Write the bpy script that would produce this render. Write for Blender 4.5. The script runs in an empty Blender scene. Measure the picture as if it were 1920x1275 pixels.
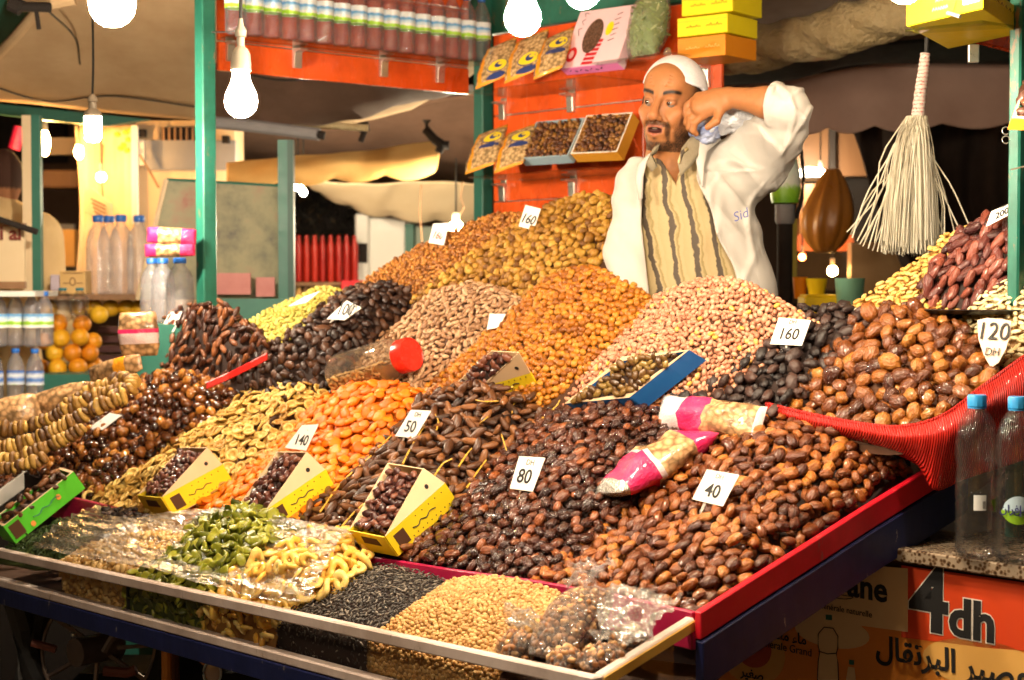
import bpy, bmesh, math, random
import numpy as np
from mathutils import Vector, Matrix, Euler

sc = bpy.context.scene
COL = sc.collection
rad = math.radians

# ------------------------------------------------------------------ camera
F = 3111.0                       # focal length in photograph pixels (1920 wide)
PITCH = rad(2.07)
CAM = np.array([0.0, 0.0, 1.55])
cd = bpy.data.cameras.new('camera')
cam = bpy.data.objects.new('camera', cd)
COL.objects.link(cam)
cam.location = CAM
cam.rotation_euler = (rad(90) - PITCH, 0, 0)
cd.sensor_width = 36.0
cd.lens = F / 1920 * 36
cd.clip_start = 0.05
cd.clip_end = 200
cd.dof.use_dof = True
cd.dof.focus_distance = 3.65
cd.dof.aperture_fstop = 5.0
sc.camera = cam

# ------------------------------------------------------------------ world, moonlight, exposure
w = bpy.data.worlds.new('World')
sc.world = w
w.use_nodes = True
nt = w.node_tree
sky = nt.nodes.new('ShaderNodeTexSky')
sky.sky_type = 'NISHITA'
sky.sun_disc = False
sky.sun_elevation = rad(4)
sky.sun_rotation = rad(200)
nt.links.new(sky.outputs[0], nt.nodes['Background'].inputs[0])
nt.nodes['Background'].inputs[1].default_value = 0.02
sd = bpy.data.lights.new('sun', 'SUN')
sd.energy = 0.01
sd.angle = rad(0.5)
sd.color = (1, .95, .88)
sun = bpy.data.objects.new('sun', sd)
COL.objects.link(sun)
sun.rotation_euler = (rad(86), 0, rad(200))
sc.view_settings.view_transform = 'Standard'
sc.view_settings.look = 'None'
sc.view_settings.exposure = 0.22
sc.view_settings.gamma = 1.0
sc.cycles.use_denoising = True
sc.cycles.sample_clamp_indirect = 6.0
sc.cycles.max_bounces = 8
sc.cycles.transparent_max_bounces = 24
sc.cycles.caustics_reflective = False
sc.cycles.caustics_refractive = False
BULB = 760.0                    # radiance of the lit glass
RNG = random.Random(7)
NR = np.random.default_rng(11)

# ------------------------------------------------------------------ stall axes and picture helpers
C0 = np.array([0.328, 3.0, 0.0])
U = np.array([-0.6626, 0.749, 0.0])      # along the front edge, away to the left
V = np.array([0.749, 0.6626, 0.0])       # into the stall
Zv = np.array([0, 0, 1.0])
_f = np.array([0, math.cos(PITCH), -math.sin(PITCH)])
_u = np.array([0, math.sin(PITCH), math.cos(PITCH)])
_r = np.array([1.0, 0, 0])
def ray(px, py): return _f + _r * ((px - 960) / F) - _u * ((py - 637.5) / F)
def pd(px, py, d):
    r = ray(px, py); return CAM + r * (d / r[1])
def pv(px, py, v):
    r = ray(px, py); return CAM + r * (((C0 - CAM) @ V + v) / (r @ V))
def pu(px, py, u):
    r = ray(px, py); return CAM + r * (((C0 - CAM) @ U + u) / (r @ U))
def pz(px, py, z):
    r = ray(px, py); return CAM + r * ((z - CAM[2]) / r[2])
def S(u, v, z): return C0 + U * u + V * v + Zv * z
def uv_of(p):
    q = np.asarray(p) - C0; return q @ U, q @ V
def proj(p):
    q = np.asarray(p) - CAM
    d = q @ _f
    return 960 + F * (q @ _r) / d, 637.5 - F * (q @ _u) / d, d

# ------------------------------------------------------------------ materials
def sock(n, name):
    return n.inputs[name]
def mat(name, col=(.5, .5, .5), rough=.5, metal=0, spec=.5, trans=0, emit=None, estr=0, alpha=1, coat=0, sss=0, ior=1.45):
    m = bpy.data.materials.new(name)
    m.use_nodes = True
    b = m.node_tree.nodes['Principled BSDF']
    b.inputs['Base Color'].default_value = (*col, 1)
    b.inputs['Roughness'].default_value = rough
    b.inputs['Metallic'].default_value = metal
    b.inputs['Specular IOR Level'].default_value = spec
    b.inputs['Transmission Weight'].default_value = trans
    b.inputs['Alpha'].default_value = alpha
    b.inputs['Coat Weight'].default_value = coat
    b.inputs['IOR'].default_value = ior
    if sss:
        b.inputs['Subsurface Weight'].default_value = sss
        b.inputs['Subsurface Radius'].default_value = (.01, .004, .002)
    if emit:
        b.inputs['Emission Color'].default_value = (*emit, 1)
        b.inputs['Emission Strength'].default_value = estr
    return m
def N(m, t, **kw):
    n = m.node_tree.nodes.new(t)
    for k, v in kw.items(): setattr(n, k, v)
    return n
def L(m, a, b): m.node_tree.links.new(a, b)
def bsdf(m): return m.node_tree.nodes['Principled BSDF']
def ramp(m, stops):
    r = N(m, 'ShaderNodeValToRGB')
    e = r.color_ramp.elements
    while len(e) < len(stops): e.new(0.5)
    for i, (p, c) in enumerate(stops):
        e[i].position = p; e[i].color = (*c, 1)
    return r
def coords(m, scale=1, kind='Object'):
    t = N(m, 'ShaderNodeTexCoord')
    mp = N(m, 'ShaderNodeMapping')
    mp.inputs['Scale'].default_value = (scale,) * 3 if not isinstance(scale, tuple) else scale
    L(m, t.outputs[kind], mp.inputs[0])
    return mp.outputs[0]
def noise(m, vec, scale, detail=3, rough=.55):
    n = N(m, 'ShaderNodeTexNoise')
    n.inputs['Scale'].default_value = scale
    n.inputs['Detail'].default_value = detail
    n.inputs['Roughness'].default_value = rough
    if vec is not None: L(m, vec, n.inputs['Vector'])
    return n
def bump(m, height, strength=.3, dist=.01):
    b = N(m, 'ShaderNodeBump')
    b.inputs['Strength'].default_value = strength
    b.inputs['Distance'].default_value = dist
    L(m, height, b.inputs['Height'])
    L(m, b.outputs[0], bsdf(m).inputs['Normal'])
    return b
def worn(name, c1, c2, scale=8, rough=.5, bstr=.1, bdist=.003, stretch=(1, 1, 1), **kw):
    """two-tone surface with wear and fine relief"""
    m = mat(name, c1, rough, **kw)
    vec = coords(m, stretch)
    n = noise(m, vec, scale, 5, .65)
    r = ramp(m, [(.3, c1), (.7, c2)])
    L(m, n.outputs[0], r.inputs[0]); L(m, r.outputs[0], bsdf(m).inputs['Base Color'])
    n2 = noise(m, vec, scale * 6, 4)
    mr = N(m, 'ShaderNodeMapRange'); mr.inputs[3].default_value = max(.02, rough - .12); mr.inputs[4].default_value = min(1, rough + .15)
    L(m, n2.outputs[0], mr.inputs[0]); L(m, mr.outputs[0], bsdf(m).inputs['Roughness'])
    bump(m, n2.outputs[0], bstr, bdist)
    return m
def chipped(name, c1, c2, chip, scale=8, rough=.4, amount=.30, stretch=(1, 1, .35), **kw):
    """painted surface with worn spots where the ground colour shows, scratches and grime"""
    m = worn(name, c1, c2, scale, rough, .2, .002, stretch, **kw)
    old = bsdf(m).inputs['Base Color'].links[0].from_socket
    n = noise(m, coords(m, stretch), 26, 8, .72); r = ramp(m, [(amount, (1, 1, 1)), (amount + .035, (0, 0, 0))]); L(m, n.outputs[0], r.inputs[0])
    mx = N(m, 'ShaderNodeMixRGB'); L(m, r.outputs[0], mx.inputs[0]); L(m, old, mx.inputs[1]); mx.inputs[2].default_value = (*chip, 1)
    g = noise(m, coords(m), 5, 6, .7); gr = ramp(m, [(.35, (.62, .56, .5)), (.6, (1, 1, 1))]); L(m, g.outputs[0], gr.inputs[0])
    mg = N(m, 'ShaderNodeMixRGB', blend_type='MULTIPLY'); mg.inputs[0].default_value = .8; L(m, mx.outputs[0], mg.inputs[1]); L(m, gr.outputs[0], mg.inputs[2])
    L(m, mg.outputs[0], bsdf(m).inputs['Base Color'])
    return m
def piece_mat(name, stops, rough=.35, bscale=120, bstr=.4, bdist=.002, mottling=.25, spec=.5, coat=0, sss=0, stretch=(1, 1, 1)):
    """one colour per piece (object random + island random) with fine mottling"""
    m = mat(name, stops[0][1], rough, spec=spec, coat=coat)
    oi = N(m, 'ShaderNodeObjectInfo'); ge = N(m, 'ShaderNodeNewGeometry')
    ad = N(m, 'ShaderNodeMath', operation='ADD'); L(m, oi.outputs['Random'], ad.inputs[0]); L(m, ge.outputs['Random Per Island'], ad.inputs[1])
    fr = N(m, 'ShaderNodeMath', operation='FRACT'); L(m, ad.outputs[0], fr.inputs[0])
    vec = coords(m, stretch)
    # offset the noise per piece so that shared meshes do not repeat
    va = N(m, 'ShaderNodeVectorMath', operation='ADD'); L(m, vec, va.inputs[0])
    cb = N(m, 'ShaderNodeCombineXYZ'); L(m, fr.outputs[0], cb.inputs[0]); L(m, oi.outputs['Random'], cb.inputs[1]); L(m, cb.outputs[0], va.inputs[1])
    n = noise(m, va.outputs[0], bscale, 4, .6)
    ml = N(m, 'ShaderNodeMath', operation='MULTIPLY_ADD'); L(m, n.outputs[0], ml.inputs[0]); ml.inputs[1].default_value = mottling * 2; ml.inputs[2].default_value = -mottling
    a2 = N(m, 'ShaderNodeMath', operation='ADD'); L(m, ml.outputs[0], a2.inputs[0]); L(m, fr.outputs[0], a2.inputs[1])
    a2.use_clamp = True
    r = ramp(m, stops); L(m, a2.outputs[0], r.inputs[0]); L(m, r.outputs[0], bsdf(m).inputs['Base Color'])
    bump(m, n.outputs[0], bstr, bdist)
    mr = N(m, 'ShaderNodeMapRange'); mr.inputs[3].default_value = max(.05, rough - .15); mr.inputs[4].default_value = rough + .2
    L(m, n.outputs[0], mr.inputs[0]); L(m, mr.outputs[0], bsdf(m).inputs['Roughness'])
    if sss:
        bsdf(m).inputs['Subsurface Weight'].default_value = sss
        bsdf(m).inputs['Subsurface Radius'].default_value = (1, .4, .1)
        bsdf(m).inputs['Subsurface Scale'].default_value = .006
    return m
def film_mat(name, tint=(1, 1, 1), gloss=.35, rough=.06, bscale=14, bstr=.8, bdist=.012, stretch=(1, 1, 1), haze=0, hazecol=(.8, .78, .75), rot=0):
    """thin clear plastic film: mostly transparent with wrinkled reflections"""
    m = bpy.data.materials.new(name); m.use_nodes = True
    t = m.node_tree; t.nodes.clear()
    out = t.nodes.new('ShaderNodeOutputMaterial')
    tr = t.nodes.new('ShaderNodeBsdfTransparent'); tr.inputs[0].default_value = (*tint, 1)
    gl = t.nodes.new('ShaderNodeBsdfGlossy'); gl.inputs['Roughness'].default_value = rough
    mx = t.nodes.new('ShaderNodeMixShader')
    fr = t.nodes.new('ShaderNodeFresnel'); fr.inputs['IOR'].default_value = 1.25 + gloss * .5
    vec = coords(m, stretch)
    if rot: vec.node.inputs['Rotation'].default_value = (0, 0, rot); vec.node.vector_type = 'TEXTURE'; vec.node.inputs['Scale'].default_value = tuple(1 / q for q in stretch)
    n = noise(m, vec, bscale, 3, .5)
    b = t.nodes.new('ShaderNodeBump'); b.inputs['Strength'].default_value = bstr; b.inputs['Distance'].default_value = bdist
    t.links.new(n.outputs[0], b.inputs['Height'])
    t.links.new(b.outputs[0], gl.inputs['Normal']); t.links.new(b.outputs[0], fr.inputs['Normal'])
    cl = t.nodes.new('ShaderNodeMath'); cl.operation = 'MINIMUM'; t.links.new(fr.outputs[0], cl.inputs[0]); cl.inputs[1].default_value = .45
    t.links.new(cl.outputs[0], mx.inputs[0])
    base = tr.outputs[0]
    if haze:        # slightly milky plastic
        df = t.nodes.new('ShaderNodeBsdfDiffuse'); df.inputs[0].default_value = (*hazecol, 1); tl = t.nodes.new('ShaderNodeBsdfTranslucent'); tl.inputs[0].default_value = (*hazecol, 1)
        m2 = t.nodes.new('ShaderNodeMixShader'); m2.inputs[0].default_value = .5; t.links.new(df.outputs[0], m2.inputs[1]); t.links.new(tl.outputs[0], m2.inputs[2])
        m3 = t.nodes.new('ShaderNodeMixShader'); m3.inputs[0].default_value = haze; t.links.new(tr.outputs[0], m3.inputs[1]); t.links.new(m2.outputs[0], m3.inputs[2]); base = m3.outputs[0]
    t.links.new(base, mx.inputs[1]); t.links.new(gl.outputs[0], mx.inputs[2]); t.links.new(mx.outputs[0], out.inputs[0])
    return m

# ------------------------------------------------------------------ mesh helpers
def link(name, mesh, m, parent=None):
    o = bpy.data.objects.new(name, mesh)
    COL.objects.link(o)
    if m is not None and not mesh.materials: mesh.materials.append(m)
    if parent is not None: o.parent = parent
    return o
def tag(o, label, cat, group=None):
    o['label'] = label; o['category'] = cat
    if group: o['group'] = group
    return o
def thing(name, label, cat, loc, group=None, rot=(0, 0, 0)):
    o = bpy.data.objects.new(name, None)
    o.empty_display_size = .05
    COL.objects.link(o)
    o.location = tuple(loc); o.rotation_euler = rot
    return tag(o, label, cat, group)
def structure(o):
    o['kind'] = 'structure'; return o
def copy_tree(o, parent=None):
    c = o.copy(); COL.objects.link(c)
    if parent is not None: c.parent = parent
    for ch in list(o.children): copy_tree(ch, c)
    return c

class MB:
    def __init__(s): s.v = []; s.f = []
    def add(s, vs, fs):
        k = len(s.v); s.v += [tuple(map(float, p)) for p in vs]; s.f += [tuple(i + k for i in f) for f in fs]; return s
    def box8(s, p):   # 8 corners: bottom 0-3, top 4-7
        return s.add(p, [(3, 2, 1, 0), (4, 5, 6, 7), (0, 1, 5, 4), (1, 2, 6, 5), (2, 3, 7, 6), (3, 0, 4, 7)])
    def obox(s, o, a, b, c):
        o, a, b, c = map(np.asarray, (o, a, b, c))
        return s.box8([o, o + a, o + a + b, o + b, o + c, o + a + c, o + a + b + c, o + b + c])
    def sbox(s, u0, u1, v0, v1, z0, z1):    # box in stall axes
        return s.box8([S(u0, v0, z0), S(u0, v1, z0), S(u1, v1, z0), S(u1, v0, z0), S(u0, v0, z1), S(u0, v1, z1), S(u1, v1, z1), S(u1, v0, z1)])
    def box(s, c, sz):
        c = np.asarray(c, float); h = np.asarray(sz, float) / 2
        return s.obox(c - h, (2 * h[0], 0, 0), (0, 2 * h[1], 0), (0, 0, 2 * h[2]))
    def tube(s, path, r, n=8, cap=True):
        P = [np.asarray(p, float) for p in path]; m = len(P)
        R = r if hasattr(r, '__len__') else [r] * m
        k = len(s.v); up = np.array([0.0, 0, 1])
        for i, p in enumerate(P):
            t = P[min(i + 1, m - 1)] - P[max(i - 1, 0)]; t = t / (np.linalg.norm(t) + 1e-9)
            a = np.cross(t, up)
            if np.linalg.norm(a) < .05: a = np.cross(t, [0, 1.0, 0])
            a /= np.linalg.norm(a); b = np.cross(a, t)
            for j in range(n):
                q = 2 * math.pi * j / n
                s.v.append(tuple(p + R[i] * (math.cos(q) * a + math.sin(q) * b)))
        for i in range(m - 1):
            for j in range(n):
                a0 = k + i * n + j; a1 = k + i * n + (j + 1) % n
                s.f.append((a0, a1, a1 + n, a0 + n))
        if cap:
            s.f.append(tuple(k + j for j in range(n))[::-1]); s.f.append(tuple(k + (m - 1) * n + j for j in range(n)))
        return s
    def lathe(s, prof, c=(0, 0, 0), n=16, rib=None):
        k = len(s.v); c = np.asarray(c, float)
        for i, (r, z) in enumerate(prof):
            for j in range(n):
                q = 2 * math.pi * j / n
                rr = r * (rib(q, z) if rib else 1)
                s.v.append((c[0] + rr * math.cos(q), c[1] + rr * math.sin(q), c[2] + z))
        for i in range(len(prof) - 1):
            for j in range(n):
                a0 = k + i * n + j; a1 = k + i * n + (j + 1) % n
                s.f.append((a0, a1, a1 + n, a0 + n))
        s.f.append(tuple(k + j for j in range(n))[::-1]); s.f.append(tuple(k + (len(prof) - 1) * n + j for j in range(n)))
        return s
    def grid(s, G, closed=False):
        G = np.asarray(G, float); a, b = G.shape[:2]; k = len(s.v)
        s.v += [tuple(p) for p in G.reshape(-1, 3)]
        for i in range(a - 1):
            for j in range(b - (0 if closed else 1)):
                j2 = (j + 1) % b
                s.f.append((k + i * b + j, k + i * b + j2, k + (i + 1) * b + j2, k + (i + 1) * b + j))
        return s
    def sphere(s, c, r, seg=12, rings=8, sq=(1, 1, 1)):
        prof = []
        k = len(s.v); c = np.asarray(c, float)
        s.v.append(tuple(c - np.array([0, 0, r * sq[2]])))
        for i in range(1, rings):
            t = -math.pi / 2 + math.pi * i / rings
            for j in range(seg):
                q = 2 * math.pi * j / seg
                s.v.append((c[0] + r * sq[0] * math.cos(t) * math.cos(q), c[1] + r * sq[1] * math.cos(t) * math.sin(q), c[2] + r * sq[2] * math.sin(t)))
        s.v.append(tuple(c + np.array([0, 0, r * sq[2]])))
        top = len(s.v) - 1
        for j in range(seg):
            s.f.append((k, k + 1 + (j + 1) % seg, k + 1 + j))
            s.f.append((top, top - seg + j, top - seg + (j + 1) % seg))
        for i in range(rings - 2):
            for j in range(seg):
                a0 = k + 1 + i * seg + j; a1 = k + 1 + i * seg + (j + 1) % seg
                s.f.append((a0, a1, a1 + seg, a0 + seg))
        return s
    def prism(s, poly, d):        # polygon (3D points) extruded by vector d
        n = len(poly); d = np.asarray(d, float)
        P = [np.asarray(p, float) for p in poly]
        vs = P + [p + d for p in P]
        fs = [tuple(range(n))[::-1], tuple(range(n, 2 * n))] + [(i, (i + 1) % n, n + (i + 1) % n, n + i) for i in range(n)]
        return s.add(vs, fs)
    def build(s, name, m, parent=None, smooth=False, bevel=0, solid=0, subsurf=0, origin=None, angle=35):
        me = bpy.data.meshes.new(name)
        off = np.array(parent_loc(parent)) if parent is not None else np.zeros(3)
        if origin is not None: off = np.asarray(origin, float)
        vs = [tuple(np.asarray(p) - off) for p in s.v]
        me.from_pydata(vs, [], s.f)
        bm = bmesh.new(); bm.from_mesh(me)
        if solid: bmesh.ops.recalc_face_normals(bm, faces=bm.faces)
        else: bmesh.ops.recalc_face_normals(bm, faces=bm.faces)
        if bevel:
            ed = [e for e in bm.edges if len(e.link_faces) == 2 and e.calc_face_angle(0) > rad(30)]
            bmesh.ops.bevel(bm, geom=ed, offset=bevel, segments=1, affect='EDGES', clamp_overlap=True)
        bm.to_mesh(me); bm.free()
        if smooth:
            me.polygons.foreach_set('use_smooth', [True] * len(me.polygons))
            if angle and angle < 180: me.set_sharp_from_angle(angle=rad(angle))
        o = link(name, me, m, parent)
        if origin is not None: o.location = tuple(origin)
        if solid:
            md = o.modifiers.new('solid', 'SOLIDIFY'); md.thickness = solid; md.offset = 0
        if subsurf:
            md = o.modifiers.new('sub', 'SUBSURF'); md.levels = subsurf; md.render_levels = subsurf
        return o
def parent_loc(o):
    p = np.zeros(3)
    while o is not None:
        p = p + np.array(o.location); o = o.parent
    return p

def catmull(P, n):
    """P (k,...) control points -> n samples"""
    P = np.asarray(P, float); k = len(P)
    t = np.linspace(0, k - 1, n); i = np.minimum(t.astype(int), k - 2); f = (t - i).reshape((-1,) + (1,) * (P.ndim - 1))
    Pm = np.concatenate([[2 * P[0] - P[1]], P, [2 * P[-1] - P[-2]]])
    p0, p1, p2, p3 = Pm[i], Pm[i + 1], Pm[i + 2], Pm[i + 3]
    return .5 * ((2 * p1) + (-p0 + p2) * f + (2 * p0 - 5 * p1 + 4 * p2 - p3) * f ** 2 + (-p0 + 3 * p1 - 3 * p2 + p3) * f ** 3)
def patch(rows, nr, ncol):
    A = np.array([catmull(r, ncol) for r in rows])
    return catmull(A, nr)

def text_mesh(body, size, extrude=.0006, shear=0, align='CENTER', spacing=1, bold=0, font=None):
    c = bpy.data.curves.new('lettering', 'FONT')
    c.body = body; c.size = size; c.extrude = extrude; c.shear = shear; c.align_x = align; c.align_y = 'CENTER'; c.space_character = spacing
    c.offset = bold; c.resolution_u = 3
    o = bpy.data.objects.new('lettering', c)
    COL.objects.link(o)
    me = bpy.data.meshes.new_from_object(o.evaluated_get(bpy.context.evaluated_depsgraph_get()))
    bpy.data.objects.remove(o); bpy.data.curves.remove(c)
    return me
def frame_matrix(origin, xaxis, yaxis):
    x = Vector(xaxis).normalized(); y = Vector(yaxis); y = (y - x * y.dot(x)).normalized(); z = x.cross(y)
    M = Matrix((x, y, z)).transposed().to_4x4(); M.translation = Vector(tuple(map(float, origin)))
    return M
def write(parent, body, size, origin, xaxis, yaxis, m, name='lettering', lift=.0012, **kw):
    """flat lettering lying on a surface with the given axes (world coordinates)"""
    me = text_mesh(body, size, **kw)
    M = frame_matrix(origin, xaxis, yaxis)
    M.translation += M.to_3x3().col[2] * lift
    if parent is not None: M = Matrix.Translation(-Vector(parent_loc(parent))) @ M
    me.transform(M)
    return link(name, me, m, parent)
# ------------------------------------------------------------------ piece shapes (unit length along x)
def tri_sphere(seg, rings):
    mb = MB().sphere((0, 0, 0), .5, seg, rings)
    f = []
    for q in mb.f:
        f += [(q[0], q[1], q[2])] if len(q) == 3 else [(q[0], q[1], q[2]), (q[0], q[2], q[3])]
    v = np.array(mb.v)
    v = v[:, [2, 0, 1]]          # poles on the long axis
    return v, np.array(f)
def wob(v, amp, fr, rg):
    ph = rg.uniform(0, 6.28, (3, 3)); k = rg.normal(size=(3, 3)) * fr
    d = sum(np.sin(v @ k[i] + ph[i, 0]) for i in range(3)) / 3
    return v * (1 + amp * d)[:, None]
def shp_ovoid(w, h, seg=10, rings=7, amp=.1, fr=7, taper=0, ridge=0, bend=0, blunt=0):
    def f(rg):
        v, t = tri_sphere(seg, rings)
        v = wob(v, amp, fr, rg)
        if blunt: v[:, 0] = np.sign(v[:, 0]) * .5 * (np.abs(v[:, 0]) * 2) ** (1 - blunt)
        ang = np.arctan2(v[:, 2], v[:, 1])
        rr = 1 + ridge * np.sin(ang * 5 + rg.uniform(0, 6)) * (1 - (2 * v[:, 0]) ** 2)
        tp = 1 + taper * v[:, 0]
        v = np.stack([v[:, 0], v[:, 1] * w * rr * tp, v[:, 2] * h * rr * tp], 1)
        v[:, 2] += bend * (v[:, 0] ** 2) * rg.uniform(.5, 1.5)
        return v, t
    return f
def shp_apricot(rg):
    v, t = tri_sphere(12, 7)
    v = wob(v, .12, 5, rg)
    v = np.stack([v[:, 0], v[:, 1] * .88, v[:, 2] * .44], 1)
    r = np.hypot(v[:, 0], v[:, 1])
    v[:, 2] -= .10 * np.exp(-(r / .2) ** 2) * (v[:, 2] > 0)
    v[:, 2] += .12 * v[:, 0] * v[:, 1] * 4 * rg.uniform(-1, 1)
    return v, t
def shp_ring(R=.36, r=.14, flat=.75, seg=14, sec=6, filled=True, rough=.04):
    def f(rg):
        v = []; t = []
        sq = rg.uniform(.75, 1.0); tw = rg.uniform(-.12, .12)
        for i in range(seg):
            a = 2 * math.pi * i / seg
            for j in range(sec):
                b = 2 * math.pi * j / sec
                rr = R + r * math.cos(b) + .02 * math.sin(3 * a + 1)
                v.append((rr * math.cos(a), rr * math.sin(a) * sq, r * flat * math.sin(b) + tw * math.sin(2 * a) * rr))
        for i in range(seg):
            for j in range(sec):
                a0 = i * sec + j; a1 = ((i + 1) % seg) * sec + j; b0 = i * sec + (j + 1) % sec; b1 = ((i + 1) % seg) * sec + (j + 1) % sec
                t += [(a0, a1, b1), (a0, b1, b0)]
        if filled:
            k = len(v); v.append((0, 0, -.03)); ins = sec // 2
            for i in range(seg): t.append((k, i * sec + ins, ((i + 1) % seg) * sec + ins))
        return wob(np.array(v), rough * 2, 6, rg), np.array(t)
    return f
def shp_slice(rg):
    v, t = tri_sphere(12, 7)
    v = wob(v, .18, 8, rg)
    v = np.stack([v[:, 0], v[:, 1] * rg.uniform(.4, .75), v[:, 2] * .24], 1)
    c = rg.uniform(-1.6, 1.6)
    v[:, 2] += c * (v[:, 1] ** 2) + rg.uniform(-.9, .9) * v[:, 0] ** 2 + .06 * np.sin(9 * v[:, 0] + rg.uniform(0, 6))
    v[:, 1] += .5 * rg.uniform(-1, 1) * v[:, 0] ** 2
    return v, t
def shp_cube(rg):
    mb = MB().box((0, 0, 0), (rg.uniform(.6, 1), rg.uniform(.5, .8), rg.uniform(.5, .7)))
    v = np.array(mb.v); v += rg.normal(size=v.shape) * .05
    t = []
    for q in mb.f: t += [(q[0], q[1], q[2]), (q[0], q[2], q[3])]
    return v, np.array(t)
def shp_leaf(rg):
    v = np.array([(-.5, 0, 0), (-.15, .13, .04), (.2, .1, .03), (.5, 0, -.05), (.2, -.1, .03), (-.15, -.13, .04), (0, 0, .0)])
    v[:, 2] += rg.normal(size=7) * .05
    t = [(6, i, (i + 1) % 6) for i in range(6)]
    return v, np.array(t)
SHAPES = {
    'date': shp_ovoid(.66, .56, 11, 8, .16, 9, .10, .17, .06, .20),
    'longdate': shp_ovoid(.45, .40, 10, 8, .11, 7, .15, .09, .18, .16),
    'rounddate': shp_ovoid(.80, .62, 11, 8, .20, 9, 0, .15, 0, .18),
    'prune': shp_ovoid(.66, .5, 10, 7, .2, 10, 0, .14, 0, .1),
    'walnut': shp_ovoid(.8, .62, 9, 6, .3, 11, 0, .12),
    'raisin': shp_ovoid(.75, .65, 7, 5, .22, 9, 0, .1),
    'pistachio': shp_ovoid(.58, .42, 8, 6, .05, 6, -.25, .0),
    'peanut': shp_ovoid(.72, .68, 8, 6, .06, 6),
    'chickpea': shp_ovoid(.92, .9, 8, 6, .08, 8),
    'nut': shp_ovoid(.9, .8, 8, 6, .16, 8),
    'seed': shp_ovoid(.55, .22, 6, 4, .05, 5, -.3),
    'smallseed': shp_ovoid(.38, .25, 6, 4, .05, 5),
    'apricot': shp_apricot, 'figring': shp_ring(.36, .13, .62), 'pineapplering': shp_ring(.28, .20, .6, 14, 6, False, .16),
    'slice': shp_slice, 'cube': shp_cube, 'leaf': shp_leaf,
}
def variants(kind, size, n=5, seed=0):
    out = []
    for i in range(n):
        rg = np.random.default_rng(seed * 97 + i * 13 + 5)
        v, t = SHAPES[kind](rg); out.append((v * size, t))
    return out
def tri_mesh(name, v, t):
    me = bpy.data.meshes.new(name)
    n = len(v); k = len(t)
    me.vertices.add(n); me.vertices.foreach_set('co', np.ascontiguousarray(v, dtype=np.float32).ravel())
    me.loops.add(3 * k); me.loops.foreach_set('vertex_index', np.ascontiguousarray(t, dtype=np.int32).ravel())
    me.polygons.add(k)
    me.polygons.foreach_set('loop_start', np.arange(0, 3 * k, 3, dtype=np.int32))
    me.polygons.foreach_set('use_smooth', np.ones(k, dtype=bool))
    me.update(calc_edges=True); me.validate()
    return me

def sample_surface(G, spacing, rg, tries=14):
    """dart throwing on a gridded surface; returns points and normals"""
    A, B = G.shape[:2]
    p00, p10, p01, p11 = G[:-1, :-1], G[1:, :-1], G[:-1, 1:], G[1:, 1:]
    nrm = np.cross(p01 - p00, p10 - p00)
    area = np.linalg.norm(nrm, axis=2) + 1e-12
    nn = nrm / area[..., None]
    flip = np.sign((nn * (CAM - p00)).sum(2) + 1e-9)
    nn = nn * np.where(np.median(flip) < 0, -1, 1)
    tot = area.sum()
    nc = int(tot / (spacing ** 2) * tries)
    idx = rg.choice(area.size, nc, p=(area / tot).ravel())
    i, j = idx // (B - 1), idx % (B - 1)
    a, b = rg.random(nc)[:, None], rg.random(nc)[:, None]
    P = (p00[i, j] * (1 - a) + p10[i, j] * a) * (1 - b) + (p01[i, j] * (1 - a) + p11[i, j] * a) * b
    Nn = nn[i, j]
    cell = {}
    keep = []
    s2 = spacing ** 2
    K = np.floor(P / spacing).astype(int).tolist(); Pl = P.tolist()
    nb = [(x, y, z) for x in (-1, 0, 1) for y in (-1, 0, 1) for z in (-1, 0, 1)]
    for q in range(nc):
        kx, ky, kz = K[q]; p = Pl[q]; ok = True
        for dx, dy, dz in nb:
            for r in cell.get((kx + dx, ky + dy, kz + dz), ()):
                if (r[0] - p[0]) ** 2 + (r[1] - p[1]) ** 2 + (r[2] - p[2]) ** 2 < s2: ok = False; break
            if not ok: break
        if ok:
            cell.setdefault((kx, ky, kz), []).append(p); keep.append(q)
    return P[keep], Nn[keep]

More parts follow.
